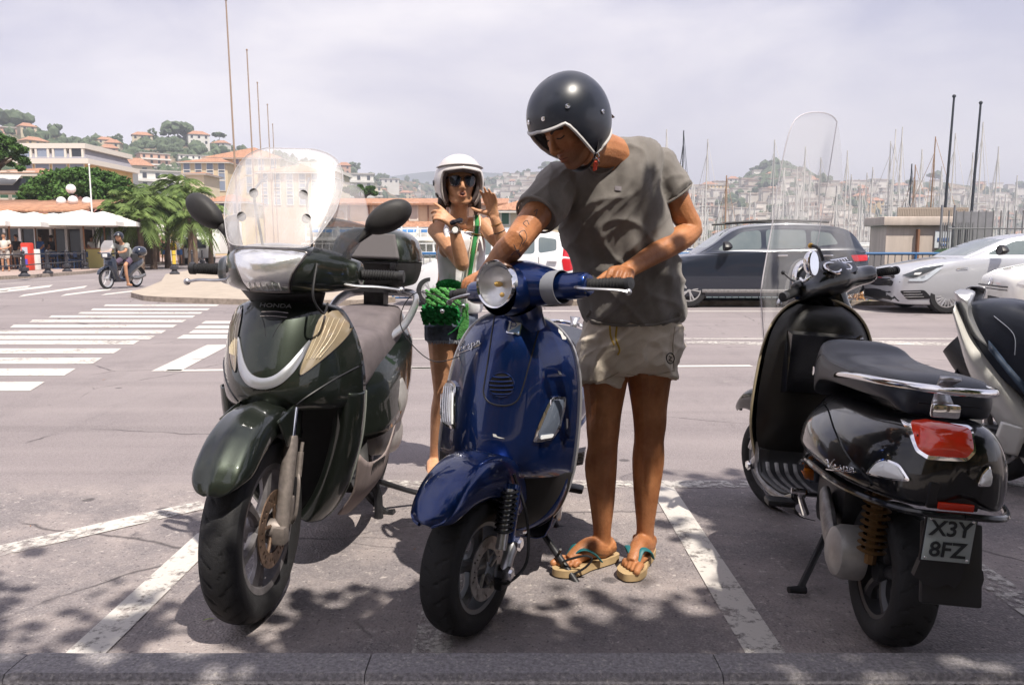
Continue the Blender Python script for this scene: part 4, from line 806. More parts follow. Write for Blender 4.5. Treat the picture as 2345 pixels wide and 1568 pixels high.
for u, Y, c, lb in CR:
    p = W(u, 600, Y); fig('person', lb, (p.x, Y, .14), wk.uniform(-2, 2), stand(wk.uniform(.05, .25)), shirts[c], shirts[wk.choice([3, 5, 0])], hairm, 'people on the far promenade', vox=.045)
# cafe: dark glazed front with white posts, parasols, tables
Y = 47; p = W(100, 600, Y); cf = root('cafe_pavilion', 'low cafe pavilion with white posts and dark glazed front under parasols', 'cafe', loc=(p.x, Y, .14)); xl = W(-160, 600, Y).x-p.x; xr = W(262, 600, Y).x-p.x; zt = W(0, 500, Y).z
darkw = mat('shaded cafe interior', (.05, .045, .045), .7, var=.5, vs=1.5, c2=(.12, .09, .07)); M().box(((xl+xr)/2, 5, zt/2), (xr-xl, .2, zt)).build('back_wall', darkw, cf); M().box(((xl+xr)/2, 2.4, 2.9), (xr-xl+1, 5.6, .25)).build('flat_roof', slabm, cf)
pw = M().box((0, 0, 0), (.14, .14, 2.8)).mesh('post', 0); pw.materials.append(white_p); n_ = 13
for i in range(n_): inst(pw, 'post', cf, (xl+(xr-xl)*i/(n_-1), 0, 1.4))
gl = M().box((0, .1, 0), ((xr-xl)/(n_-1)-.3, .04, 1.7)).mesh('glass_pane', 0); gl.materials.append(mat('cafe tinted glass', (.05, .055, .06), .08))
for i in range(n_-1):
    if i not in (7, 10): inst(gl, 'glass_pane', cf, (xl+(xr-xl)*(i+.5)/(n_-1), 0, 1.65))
M().box(((xl+xr)/2, .05, 2.62), (xr-xl, .12, .12)).box(((xl+xr)/2, .05, .72), (xr-xl, .1, .1)).build('beam', white_p, cf)
M().add([(xl-1, -.8, 3.25), (xr*.55, -.8, 3.25), (xr*.9, 6, 4.2), (xl-1, 6, 4.2)], [(0, 1, 2, 3)]).build('tiled_roof', roofm, cf, solid=.15)
pr = root('parasol', 'large white square parasol over the cafe doors behind the lamp post', 'parasol', group='white parasols of the cafe'); canv = mat('white canvas', (.80, .77, .73), .9, var=.04)
M().surf([[(0, 0, .75)]*8, [(a*1.1, b*1.1, .42) for a, b in ((-1, -1), (0, -1), (1, -1), (1, 0), (1, 1), (0, 1), (-1, 1), (-1, 0))], [(a*2.0, b*2.0, .12) for a, b in ((-1, -1), (0, -1), (1, -1), (1, 0), (1, 1), (0, 1), (-1, 1), (-1, 0))], [(a*2.0, b*2.0, -.1) for a, b in ((-1, -1), (0, -1), (1, -1), (1, 0), (1, 1), (0, 1), (-1, 1), (-1, 0))]], 1, 1, cv=True).build('canopy', canv, pr, ang=25)
M().tube([(0, 0, .7), (0, 0, -2.5)], .04, 8, 1).build('pole', mat('parasol pole wood', (.3, .15, .08), .6), pr); rb = M()
for a, b in ((-1, -1), (1, -1), (1, 1), (-1, 1)): rb.tube([(0, 0, .72), (a*1.95, b*1.95, .1)], .02, 5, 1)
rb.build('ribs', white_p, pr)
PRS = [(190, 514, 42, None), (20, 516, 40, 'white parasol at the far left of the cafe terrace'), (80, 518, 43, 'white parasol second from left over the terrace'), (125, 519, 45, 'small looking white parasol left of the lamp post'), (-60, 514, 39, 'white parasol at the left picture edge'), (238, 516, 44, 'white parasol right of the lamp post over the rider'), (292, 524, 52, 'far white parasol behind the palms'), (340, 526, 60, 'farther white parasol between palm trunks')]
for u, v, Y, lb in PRS:
    p = W(u, v, Y); o = pr if lb is None else copy_tree(pr, label=lb); o.location = p; o.rotation_euler = (0, 0, .25)
tb = root('cafe_table', 'x', 'table', group='cafe tables and chairs'); tm = mat('navy cafe furniture', (.04, .08, .18), .6); M().lathe([(0, .72), (.4, .72), (.4, .75), (0, .75)], n=14).build('tabletop', tm, tb); M().tube([(0, 0, 0), (0, 0, .72)], .035, 6, 1).lathe([(.25, 0), (.22, .03), (0, .04)], n=10).build('leg', tm, tb)
ch = root('cafe_chair', 'x', 'chair', group='cafe tables and chairs'); M().box((0, 0, .45), (.42, .42, .04)).build('seat', tm, ch); M().box((0, .2, .72), (.42, .03, .3)).build('backrest', tm, ch)
lg = M().tube([(0, 0, 0), (0, 0, .45)], .018, 5, 1).mesh('leg'); lg.materials.append(tm)
for a, b in ((-1, -1), (1, -1), (1, 1), (-1, 1)): inst(lg, 'leg', ch, (a*.19, b*.19, 0))
used_t = used_c = False
for i in range(9):
    u = -30+i*27; Y = 41+(i % 3)*1.1; p = W(u, 600, Y); wh = ['at the left edge', 'behind the standing man', 'left of the red machine', 'right of the red machine', 'before the left glass panes', 'before the cafe door', 'left of the lamp base', 'behind the lamp base', 'by the yellow counter'][i]
    o = tb if not used_t else copy_tree(tb); used_t = True; o.location = (p.x, Y, .14); o['label'] = 'navy round cafe table '+wh
    for k in (0, 1): o = ch if not used_c else copy_tree(ch); used_c = True; o.location = (p.x+(-.65 if k == 0 else .65), Y+.1, .14); o.rotation_euler = (0, 0, (-1 if k else 1)*1.4); o['label'] = 'navy cafe chair '+('left' if k == 0 else 'right')+' of the table '+wh
# red machine, white box, counter, signs
redm = mat('red enamel', (.62, .05, .03), .4); p = W(66, 620, 38.2); rm_ = root('vending_machine', 'narrow red vending machine with blue and white panels beside the cafe', 'machine', loc=(p.x, 38.2, .14))
M().box((0, 0, .65), (.42, .4, 1.3), bev=.06).build('cabinet', redm, rm_); M().box((0, -.21, .95), (.26, .02, .3)).build('screen', mat('machine panel', (.5, .52, .6), .3), rm_); M().box((0, -.21, .4), (.2, .02, .28)).build('emblem', mat('violet blue print', (.12, .08, .45), .5), rm_)
p = W(82, 618, 38.6); o = M().box((0, 0, .5), (.35, .35, 1.0), bev=.03).build('white_cabinet', white_p, loc=(p.x, 38.6, .14)); tag(o, 'white cabinet directly right of the red machine', 'cabinet')
p = W(232, 612, 43); o = root('kiosk_counter', 'yellow fronted counter with wooden top left of the moped rider', 'counter', loc=(p.x, 43, .14)); M().box((0, 0, .5), (1.2, .6, 1.0)).build('front', mat('pale yellow panel', (.62, .55, .22), .7), o); M().box((0, 0, 1.03), (1.4, .7, .06)).build('top', mat('counter wood', (.35, .18, .09), .6), o)
def sign(name, label, u, v, Y, w_, h_, m_, txt=None, tm_=None, ts=.3, lines_=1, rim=None):
    p = W(u, v, Y); r_ = root(name, label, 'sign', loc=p); M().box((0, 0, 0), (w_, .08, h_)).build('board', m_, r_)
    if rim: M().box((0, .01, 0), (w_+.16, .06, h_+.16)).build('frame', rim, r_)
    if txt:
        m = M()
        for i, s_ in enumerate(txt): text_mesh(s_, ts, .005, m, Matrix.Translation((0, -.05, (len(txt)/2-.5-i)*ts*1.15)) @ Matrix.Rotation(PI/2, 4, 'X'))
        m.build('lettering', tm_ or bluem, r_, ang=0)
    return r_
whs = mat('sign white', (.72, .72, .70), .5); yel = mat('yellow banner', (.62, .50, .10), .7)
sign('banner', 'long pale yellow banner on the roof edge at the left edge', 20, 502, 46.5, 5.2, .62, mat('pale banner', (.62, .58, .30), .8)); sign('banner_badge', 'bright yellow square emblem on the long banner', 34, 503, 46.3, .7, .6, yel)
sign('billboard', 'white billboard behind the lamp globes', 145, 485, 54, 2.0, 1.25, whs); sign('roof_sign', 'small white framed roof sign right of the lamp post', 195, 505, 49, 1.5, .75, mat('sign pale blue', (.35, .42, .5), .5), None, None, .3, 1, white_p)
p = W(144, 506, 52); o = root('satellite_dish', 'round white dish with curved writing below the billboard', 'dish', loc=p); M().lathe([(0, -.02), (.3, -.06), (.42, -.1), (.42, -.05), (.3, 0), (0, .04)], axis='y', n=20).build('dish', whs, o); M().tube([(0, .05, 0), (0, .1, -1.5)], .03, 6, 1).build('mast', ironm, o)
o = root('antenna_mast', 'thin mast with white antenna box left of the lamp globes', 'antenna', loc=(W(118, 460, 56).x, 56, 0)); M().tube([(0, 0, 0), (0, 0, W(0, 456, 56).z)], .05, 6, 1).build('pole', white_p, o); M().box((.25, 0, W(0, 468, 56).z), (.5, .3, .8)).build('box', white_p, o)
# white van on the far road
p = W(468, 540, 62); vn = root('white_van', 'white box van seen between palms and the green scooter', 'van', loc=(p.x+.6, 62, 0)); M().box((0, 0, 2.0), (3.0, 5, 2.5), bev=.12).build('box_body', white_p, vn); M().box((0, -3, 1.2), (2.2, 1.4, 1.5), bev=.2).build('cab', white_p, vn); M().box((0, -3.72, 1.5), (1.8, .05, .6)).build('windscreen', winm, vn)
for a, b in ((-1, -2.8), (1, -2.8), (-1, 1.5), (1, 1.5)): M().lathe([(0, -.12), (.4, -.12), (.42, 0), (.4, .12), (0, .12)], (a*.95, b, .42), 'x', 14).build('wheel', rubber, vn)
# far row of parked mopeds
def moped(label, u, v, m_, rz, s_=1.0):
    p = G(u, v); r_ = root('parked_moped', label, 'moped', loc=p, rz=rz, group='mopeds parked on the far side')
    for y in (-.62, .62): M().lathe([(.16, -.05), (.28, -.05), (.30, 0), (.28, .05), (.16, .05)], (0, y, .30), 'x', 14, closed=True).build('wheel', rubber, r_)
    M().surf([[(-.05, -.75, .62), (.05, -.75, .62), (.05, -.72, .5), (-.05, -.72, .5)], [(-.18, -.5, 1.0), (.18, -.5, 1.0), (.2, -.42, .35), (-.2, -.42, .35)], [(-.14, -.3, .45), (.14, -.3, .45), (.17, -.2, .28), (-.17, -.2, .28)], [(-.15, .05, .72), (.15, .05, .72), (.17, .1, .3), (-.17, .1, .3)], [(-.15, .6, .80), (.15, .6, .80), (.12, .6, .55), (-.12, .6, .55)], [(-.05, .9, .8), (.05, .9, .8), (.05, .88, .72), (-.05, .88, .72)]], 3, 3, cv=True, cap=True).build('body', m_, r_)
    M().tube([(-.32, -.5, 1.02), (0, -.55, 1.0), (.32, -.5, 1.02)], .025, 6, 3).build('handlebar', blackp, r_); M().box((0, .3, .83), (.26, .75, .1), bev=.05).build('seat', blackp, r_); M().tube([(0, -.62, .3), (0, -.5, .95)], .03, 6, 1).build('fork', alud, r_); return r_
moped('red moped parked on the road beyond the third island bollard', 472, 600, mat('moped red', (.5, .04, .03), .3, coat=.5), 2.9)
for i, (u, v) in enumerate(((372, 590), (384, 589), (396, 588), (408, 587), (420, 586), (432, 585))): moped(['leftmost', 'second', 'third', 'fourth', 'fifth', 'sixth'][i]+' dark moped of the far parked row', u, v, [blackg, mat('moped grey', (.2, .2, .22), .4)][i % 2], .4)
# pedestrian area back wall far
for i, (u, c) in enumerate(((300, 0), (330, 1), (365, 3), (400, 0))):
    p = W(u, 560, 84+i*6); o = root('market_stall', ['pale stall roof behind the left palms', 'white stall behind the middle palms', 'ochre stall behind the palm trunks', 'cream stall behind the right palms'][i], 'stall', loc=(p.x, 84+i*6, .1)); M().box((0, 0, 2.6), (4, 3, .3), bev=.1).build('roof', HW[c], o)
    for a in (-1, 1): M().box((a*1.8, -1.2, 1.3), (.12, .12, 2.6)).build('post', white_p, o)
    M().box((0, 1, 1.0), (3.6, .2, 2)).build('back', HW[(c+1) % 4], o)
# shade tree standing behind the camera on the pavement: it throws the dappled shade over the bays
tr = root('plane_tree', 'leafy plane tree on the pavement shading the parking bays', 'tree', loc=(2.9, -2.4, KZ-.02)); m = M(); rg = random.Random(21)
def shadepos(sx, sy, z): return V((sx+SKX*z-2.9, sy-SKY*z+2.4, z-KZ))
cl_ = []
for i in range(430):
    sx = rg.uniform(-1.7, 4.6); sy = rg.uniform(-.9, 2.50)
    if sy > 1.95 and mn.noise(V((sx*1.3, sy*2.0, 9))) < -.05: continue
    if sx < -.9 and sy > 2.0: continue
    cl_.append(shadepos(sx, sy, rg.uniform(3.2, 5.6)))
for i in range(210):  # further leaf clumps added so their shade covers the black scooter
    sx = rg.uniform(.98, 3.6); sy = rg.uniform(2.4, 3.85)
    if mn.noise(V((sx*1.5, sy*2.2, 4))) > -.22 and sx > .98+(sy-2.4)*.05: cl_.append(shadepos(sx, sy, rg.uniform(3.2, 5.2)))
for sx, sy in ((-2.5, 2.9), (-1.95, 2.6), (-2.4, 2.4), (-1.7, 2.2), (-1.25, 2.35)): cl_.append(shadepos(sx, sy, rg.uniform(3.5, 5)))
for c in [shadepos(a, b_, 3.6) for a, b_ in ((.12, 3.20), (.20, 3.10), (.22, 3.22), (.31, 3.12), (.27, 3.18))]: scatter(m, np.array(c)+NR.normal(size=(46, 3))*.06, [(-1, 0, 0), (-.3, -.8, .1), (.5, -.7, 0), (1, 0, -.1), (.4, .8, 0), (-.4, .7, .1)], NR.uniform(.035, .05, 46), .35)  # tight extra leaf clumps added to shade the man's thighs
for c in cl_: scatter(m, np.array(c)+NR.normal(size=(80, 3))*np.array([.13, .13, .16]), [(-1, 0, 0), (-.3, -.8, .1), (.5, -.7, 0), (1, 0, -.1), (.4, .8, 0), (-.4, .7, .1)], NR.uniform(.04, .068, 80), .35)
m.build('crown', mat('plane leaves', (.08, .14, .03), .6, var=.3, vs=3), tr, ang=0)
tk = M().tube([(0, 0, 0), (.1, .05, 1.6), (0, .1, 3.0)], [.2, .16, .14], 10, 4)
for i in range(12):
    c = cl_[i*len(cl_)//12]; tk.tube([(0, .1, 2.4+i*.05), (c.x*.5, c.y*.5, 3.4), (c.x, c.y, c.z)], [.09, .06, .02], 6, 4)
tk.build('trunk', barkm, tr)

# unseen trees and house row added behind the camera to darken fill and reflections
for i, (x, y, h, w_, lb) in enumerate(((-3.4, -6.5, 4.6, 3.0, 'unseen plane tree added behind the camera on the green scooter side'), (8.5, -5.5, 4.8, 3.0, 'unseen plane tree added behind the camera on the white scooter side'), (2.2, -8.5, 5.2, 3.2, 'unseen plane tree added before the house row behind the camera'))):
    t_ = root('plane_tree', lb, 'tree', loc=(x, y, KZ-.02), group='unseen plane trees added behind the camera'); m = M(); d = NR.normal(size=(5200, 3)); d /= np.linalg.norm(d, axis=1)[:, None]; d *= NR.uniform(.35, 1, (5200, 1))**.5
    scatter(m, np.array([0, 0, h])+d*np.array([w_, w_*.8, 1.9])*(1+.18*np.sin(d[:, :1]*5+d[:, 2:]*4)), [(-1, 0, 0), (-.3, -.8, .1), (.5, -.7, 0), (1, 0, -.1), (.4, .8, 0), (-.4, .7, .1)], NR.uniform(.07, .14, 5200), .6); m.build('crown', MATS['plane leaves'], t_, ang=0)
    M().tube([(0, 0, 0), (.1, 0, 1.5), (0, 0, h-1)], [.2, .16, .13], 10, 3).build('trunk', barkm, t_)
sb = root('added_house_row', 'unseen ochre house row added behind the viewer to darken reflections', 'building', loc=(0, -13, 0)); M().box((0, -4, 5.2), (46, 8, 10.4)).build('wall', HW[3], sb); M().box((0, -4, 10.6), (47, 9, .4)).build('eaves', roofm, sb)
wq = M().box((0, 0, 0), (1.2, .14, 1.9)).mesh('window', 0); wq.materials.append(shutg)
for f_ in range(3):
    for i in range(15): inst(wq, 'window', sb, (-21+3*i, .02, 1.9+3.2*f_))
# ================================================================ CARS along the harbour rail
cglass = mat('car window glass', (.10, .13, .14), .04, coat=.5, c2=(.17, .20, .2), vs=1.2, spec=.8)  # mottled tone in the glass colour stands in for reflections
redl = mat('red tail lens', (.5, .02, .03), .12, coat=.6); whl = mat('white lens', (.7, .7, .7), .15, coat=.6)
def carpaint(name, c, met=.0): return mat(name, c, .28, met, coat=1.0, var=.03, vs=2)
def wheel(parent, x, y, r, wd, spokes, m_, sgn, name='wheel', tw=.30):
    w_ = M().lathe([(r*.66, -wd/2), (r*.9, -wd/2), (r*.985, -wd*.36), (r, 0), (r*.985, wd*.36), (r*.9, wd/2), (r*.66, wd/2), (r*.64, 0)], axis='y', n=40, closed=True).build(name, rubber, parent, loc=(x, y, r))
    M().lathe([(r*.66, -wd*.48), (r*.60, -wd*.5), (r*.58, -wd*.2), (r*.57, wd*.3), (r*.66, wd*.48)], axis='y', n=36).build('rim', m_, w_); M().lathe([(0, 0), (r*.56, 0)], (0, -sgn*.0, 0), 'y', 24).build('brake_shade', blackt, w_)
    for k in range(spokes):
        a = 2*PI*k/spokes; m = M()
        for da in (-tw*.5, tw*.5): c0 = (math.cos(a+da*.3)*r*.1, sgn*wd*.40, math.sin(a+da*.3)*r*.1); c1 = (math.cos(a+da*.8)*r*.36, sgn*wd*.46, math.sin(a+da*.8)*r*.36); c2 = (math.cos(a+da)*r*.61, sgn*wd*.42, math.sin(a+da)*r*.61); m.tube([c0, c1, c2], [r*.05, r*.045, r*.05], 6, 2)
        m.build('spoke', m_, w_)
    M().lathe([(0, sgn*wd*.5), (r*.12, sgn*wd*.48), (r*.15, sgn*wd*.38), (r*.15, 0)], axis='y', n=16).build('hub', m_, w_); return w_
def car(name, label, loc, rz, paint, lower, cabin, wheels, r, spokes, wm, sides, win, extra=None, scx=1):
    r_ = root(name, label, 'car', loc=loc, rz=rz); rows = []
    for (x, zb, w_, zm, zbe, wt, zt) in lower:
        h = [(0, zb), (w_*.86, zb), (w_*.97, zb+.07), (w_, zm), (w_*.975, zbe), (wt, zt-.015), (wt*.6, zt+.012), (0, zt+.02)]
        rows.append([(x, y, z) for y, z in h]+[(x, -y, z) for y, z in h[-2:0:-1]])
    b = M().surf(rows, 5, 3, cv=True, cap=True); o = b.build('body', paint, r_); ct = []
    for x in wheels:
        for s_ in (-1, 1):
            c = M().lathe([(0, -.2), (r*1.16, -.2), (r*1.16, .2), (0, .2)], (x, s_*(lower[len(lower)//2][2]-.05), r), 'y', 32).build('cut', blackt); ct.append(c); q = o.modifiers.new('b', 'BOOLEAN'); q.object = c; q.operation = 'DIFFERENCE'; q.solver = 'EXACT'; q.material_mode = 'TRANSFER'
    bpy.context.view_layer.update(); me = bpy.data.meshes.new_from_object(o.evaluated_get(bpy.context.evaluated_depsgraph_get())); o.modifiers.clear(); o.data = me; me.set_sharp_from_angle(angle=R(32))
    for c in ct: bpy.data.objects.remove(c)
    rows = []
    for (x, w0, z0, w1, z1) in cabin: h = [(0, z0), (w0, z0), (w0*.995, z0+.04), (lerp(w0, w1, .55), lerp(z0, z1, .6)), (w1, z1-.05), (w1*.88, z1-.01), (0, z1+.015)]; rows.append([(x, y, z) for y, z in h]+[(x, -y, z) for y, z in h[-2:0:-1]])
    cb = M().surf(rows, 5, 3, cv=True, cap=True); cb.build('cabin', paint, r_); t = bvh(cb); tb_ = bvh(b)
    for i, poly in enumerate(sides):
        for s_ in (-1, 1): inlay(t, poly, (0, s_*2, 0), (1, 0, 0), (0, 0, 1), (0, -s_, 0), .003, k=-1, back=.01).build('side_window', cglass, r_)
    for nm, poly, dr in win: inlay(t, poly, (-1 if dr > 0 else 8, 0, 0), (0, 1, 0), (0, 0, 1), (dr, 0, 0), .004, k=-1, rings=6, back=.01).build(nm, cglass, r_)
    for x in wheels:
        for s_ in (-1, 1): wheel(r_, x, s_*(lower[len(lower)//2][2]-.13), r, .21, spokes, wm, s_)
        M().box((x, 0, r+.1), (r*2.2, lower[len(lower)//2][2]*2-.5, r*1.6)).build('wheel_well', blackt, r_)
    for x in [s[0][0] for s in sides[1:]]+([win[0][1][0][0]] if 0 else []): seam(tb_, [(x, .35), (x+.01, .6), (x, sides[0][0][1]-.02)], (0, -2, 0), (1, 0, 0), (0, 0, 1), (0, 1, 0), .006).build('door_seam', blackt, r_); M().box((x+.28, -lower[len(lower)//2][2]-.01, sides[0][0][1]-.10), (.2, .05, .035), bev=.012).build('door_handle', paint if scx != 2 else chrome, r_)
    M().surf([[(0, -.09, 0), (0, 0, .08), (0, .09, 0), (0, 0, -.07)], [(.0, -.13, 0), (0, 0, .11), (0, .10, 0), (0, 0, -.08)], [(.1, -.12, 0), (.1, 0, .10), (.1, .09, 0), (.1, 0, -.07)], [(.16, -.05, 0), (.16, 0, .04), (.16, .04, 0), (.16, 0, -.03)]], 3, 3, cv=True, cap=True).build('mirror', blackt, r_, loc=(sides[0][0][0]+.12, -lower[len(lower)//2][2]-.06, sides[0][0][1]+.07))
    if extra: extra(r_, tb_, t)
    return r_
silv = mat('wheel silver', (.55, .55, .56), .35, .6)
# 1 white compact
def ex1(r_, tb_, t):
    for s_ in (-1, 1):
        inlay(t, [(3.42, 1.0), (3.60, 1.02), (3.63, 1.22), (3.52, 1.46), (3.40, 1.47), (3.45, 1.25)], (0, s_*2, 0), (1, 0, 0), (0, 0, 1), (0, -s_, 0), .012, k=-1).build('tail_light', redl, r_); inlay(tb_, [(3.45, .72), (3.66, .76), (3.66, .98), (3.40, .99)], (0, s_*2, 0), (1, 0, 0), (0, 0, 1), (0, -s_, 0), .012, k=-1).build('tail_light', redl, r_)
        inlay(tb_, [(.16, .62), (.55, .74), (.62, .82), (.30, .78)], (0, s_*2, 0), (1, 0, 0), (0, 0, 1), (0, -s_, 0), .008, k=-1).build('headlight', whl, r_)
car('parked_car', 'white compact car parked behind the woman with multi spoke silver wheels', (W(912, 640, 16.6).x, 17.3, 0), -.03, carpaint('white car paint', (.72, .73, .75)),
    [(0, .3, .5, .42, .5, .4, .55), (.08, .22, .68, .45, .6, .55, .66), (.5, .18, .82, .5, .78, .68, .84), (1.05, .17, .86, .55, .93, .76, 1.0), (1.9, .17, .87, .55, .97, .80, 1.02), (2.9, .17, .87, .55, .99, .80, 1.03), (3.5, .2, .84, .55, .98, .74, 1.03), (3.72, .28, .74, .55, .85, .62, .95), (3.76, .4, .6, .55, .72, .5, .8)],
    [(.72, .64, .90, .55, .92), (1.05, .72, .95, .62, 1.14), (1.55, .74, .96, .60, 1.47), (2.2, .75, .97, .60, 1.58), (3.0, .75, .97, .60, 1.56), (3.5, .73, .97, .60, 1.45), (3.7, .68, .9, .6, 1.05)],
    (.72, 3.15), .315, 6, silv, [[(1.15, 1.04), (1.95, 1.06), (1.95, 1.42), (1.62, 1.38)], [(2.03, 1.06), (2.85, 1.08), (2.85, 1.44), (2.03, 1.46)], [(2.93, 1.09), (3.3, 1.15), (3.3, 1.38), (2.93, 1.43)]], [('windscreen', [(-.5, 1.08), (.5, 1.08), (.46, 1.40), (-.46, 1.40)], 1), ('rear_window', [(-.48, 1.12), (.48, 1.12), (.45, 1.42), (-.45, 1.42)], -1)], ex1)
# 2 dark SUV
def ex2(r_, tb_, t):
    for s_ in (-1, 1): inlay(tb_, [(4.12, .93), (4.42, .95), (4.42, 1.06), (4.05, 1.06)], (0, s_*2, 0), (1, 0, 0), (0, 0, 1), (0, -s_, 0), .01, k=-1).build('tail_light', redl, r_); inlay(tb_, [(4.25, .52), (4.45, .52), (4.45, .6), (4.25, .6)], (0, s_*2, 0), (1, 0, 0), (0, 0, 1), (0, -s_, 0), .01, k=2).build('reflector', redl, r_); M().box((2.2, s_*.905, .34), (2.2, .04, .07), bev=.02).build('sill_trim', alud, r_); M().tube([(1.6, s_*.58, 1.70), (2.6, s_*.6, 1.755), (3.7, s_*.58, 1.72)], .022, 8, 3).build('roof_rail', blackt, r_)
car('parked_car', 'dark navy SUV parked between the man and the tall clear windshield', (W(1965, 640, 16.7).x-4.5, 17.0, 0), -.02, carpaint('navy car paint', (.018, .024, .040), .2),
    [(0, .35, .55, .5, .6, .45, .68), (.08, .26, .74, .55, .72, .6, .82), (.5, .22, .88, .6, .9, .76, 1.0), (1.1, .22, .91, .62, 1.0, .82, 1.08), (2.2, .22, .92, .62, 1.06, .84, 1.12), (3.4, .22, .92, .62, 1.1, .84, 1.16), (4.1, .26, .90, .62, 1.1, .8, 1.16), (4.42, .34, .82, .62, 1.0, .72, 1.1), (4.48, .45, .7, .62, .85, .6, .95)],
    [(1.0, .7, 1.04, .6, 1.06), (1.35, .78, 1.08, .66, 1.28), (1.85, .80, 1.1, .64, 1.60), (2.6, .80, 1.1, .64, 1.70), (3.5, .80, 1.12, .64, 1.68), (4.1, .78, 1.12, .62, 1.56), (4.4, .74, 1.1, .66, 1.2)],
    (.85, 3.6), .36, 5, silv, [[(1.38, 1.15), (2.3, 1.17), (2.3, 1.56), (1.92, 1.52)], [(2.4, 1.17), (3.2, 1.2), (3.2, 1.56), (2.4, 1.57)], [(3.3, 1.22), (3.85, 1.28), (3.7, 1.5), (3.3, 1.55)]], [('windscreen', [(-.58, 1.2), (.58, 1.2), (.5, 1.54), (-.5, 1.54)], 1), ('rear_window', [(-.55, 1.26), (.55, 1.26), (.5, 1.52), (-.5, 1.52)], -1)], ex2, 2)
# 3 silver hatch with black mirrors
def headl(tb_, r_, s_, pts, m_, nm, h=.01): return inlay(tb_, pts, (0, s_*2, 0), (1, 0, 0), (0, 0, 1), (0, -s_, 0), h, k=-1, rings=6).build(nm, m_, r_)
def ex3(r_, tb_, t):
    for s_ in (-1, 1):
        headl(tb_, r_, s_, [(.12, .70), (.30, .66), (.62, .80), (.85, .90), (.45, .85)], mat('smoked headlamp', (.06, .07, .08), .08, coat=1), 'headlight'); headl(tb_, r_, s_, [(.22, .60), (.50, .60), (.80, .84), (.70, .84), (.46, .64), (.26, .635)], mat('drl', (.5, .55, .6), .2), 'light_strip', .016); headl(tb_, r_, s_, [(.30, .715), (.40, .715), (.44, .76), (.32, .75)], whl, 'lamp_reflector', .018)
        headl(tb_, r_, s_, [(.10, .42), (.50, .44), (.66, .28), (.22, .26)], blackt, 'side_vent', .006)
        for k in range(3): headl(tb_, r_, s_, [(.16, .30+k*.045), (.50-k*.03, .31+k*.045), (.50-k*.03, .32+k*.045), (.16, .31+k*.045)], silv, 'vent_slat', .014)
    inlay(tb_, [(-.62, .5), (.62, .5), (.62, .66), (-.62, .66)], (-1, 0, 0), (0, 1, 0), (0, 0, 1), (1, 0, 0), .008, k=2, rings=6).build('grille', blackt, r_)
    for k in range(5): seam(tb_, [(-.6, .52+k*.03), (.6, .52+k*.03)], (-1, 0, 0), (0, 1, 0), (0, 0, 1), (1, 0, 0), .006, off=.01).build('grille_slat', chrome, r_)
    inlay(tb_, [(-.75, .22), (.75, .22), (.6, .40), (-.6, .40)], (-1, 0, 0), (0, 1, 0), (0, 0, 1), (1, 0, 0), .006, k=2, rings=6).build('lower_intake', blackt, r_)
    headl(tb_, r_, -1, [(1.05, .80), (1.25, .81), (1.25, .84), (1.05, .83)], chrome, 'wing_badge', .01)
car('parked_car', 'silver hatchback with black mirror and smoked headlamp parked right of the concrete kiosk', (W(2037, 640, 14.9).x, 15.45, 0), -.03, carpaint('silver car paint', (.50, .51, .54), .35),
    [(0, .25, .5, .42, .56, .45, .62), (.06, .19, .72, .45, .66, .6, .72), (.3, .16, .86, .5, .78, .72, .84), (.9, .16, .90, .55, .9, .78, .96), (1.5, .16, .91, .55, .94, .80, 1.03), (2.6, .16, .91, .55, .96, .80, 1.04), (3.6, .16, .90, .55, 1.0, .8, 1.05), (4.2, .2, .84, .55, .98, .7, 1.04), (4.35, .35, .7, .55, .8, .6, .9)],
    [(1.2, .72, .96, .62, 1.0), (1.7, .76, .98, .64, 1.22), (2.2, .77, .98, .60, 1.40), (2.9, .77, .98, .58, 1.47), (3.6, .76, 1.0, .58, 1.42), (4.1, .72, 1.0, .58, 1.22), (4.28, .68, .98, .6, 1.06)],
    (.92, 3.5), .335, 10, mat('two tone rim', (.45, .45, .46), .35, .5), [[(1.62, 1.08), (2.65, 1.08), (2.65, 1.36), (2.2, 1.33)], [(2.75, 1.08), (3.5, 1.1), (3.4, 1.32), (2.75, 1.36)]], [('windscreen', [(-.6, 1.06), (.6, 1.06), (.5, 1.38), (-.5, 1.38)], 1)], ex3)
# 4 white car nose at the right edge
def ex4(r_, tb_, t):
    for s_ in (-1, 1): headl(tb_, r_, s_, [(.10, .66), (.28, .62), (.52, .78), (.40, .84), (.2, .76)], whl, 'headlight')
    seam(tb_, [(-.6, .60), (.6, .60)], (-1, 0, 0), (0, 1, 0), (0, 0, 1), (1, 0, 0), .012, off=.004).build('grille_bar', blackt, r_); seam(tb_, [(-.6, .55), (.6, .55)], (-1, 0, 0), (0, 1, 0), (0, 0, 1), (1, 0, 0), .008, off=.004).build('grille_bar', blackt, r_)
    x = hit(tb_, (-1, 0, .67), (1, 0, 0)); rg_ = M().lathe([(.058, -.008), (.068, 0), (.058, .008)], (x.x-.012, 0, .67), 'x', 24, closed=True)
    for p in ([(-.045, .035), (-.015, -.05), (0, -.01), (.015, -.05), (.045, .035)], [(-.022, .05), (0, .005), (.022, .05)]): rg_.tube([(x.x-.014, a, .67+b) for a, b in p], .006, 6, 1)
    rg_.build('round_badge', chrome, r_); inlay(tb_, [(-.5, .28), (.5, .28), (.5, .42), (-.5, .42)], (-1, 0, 0), (0, 1, 0), (0, 0, 1), (1, 0, 0), .006, k=2).build('lower_intake', blackt, r_)
p = W(2258, 655, 12.6)
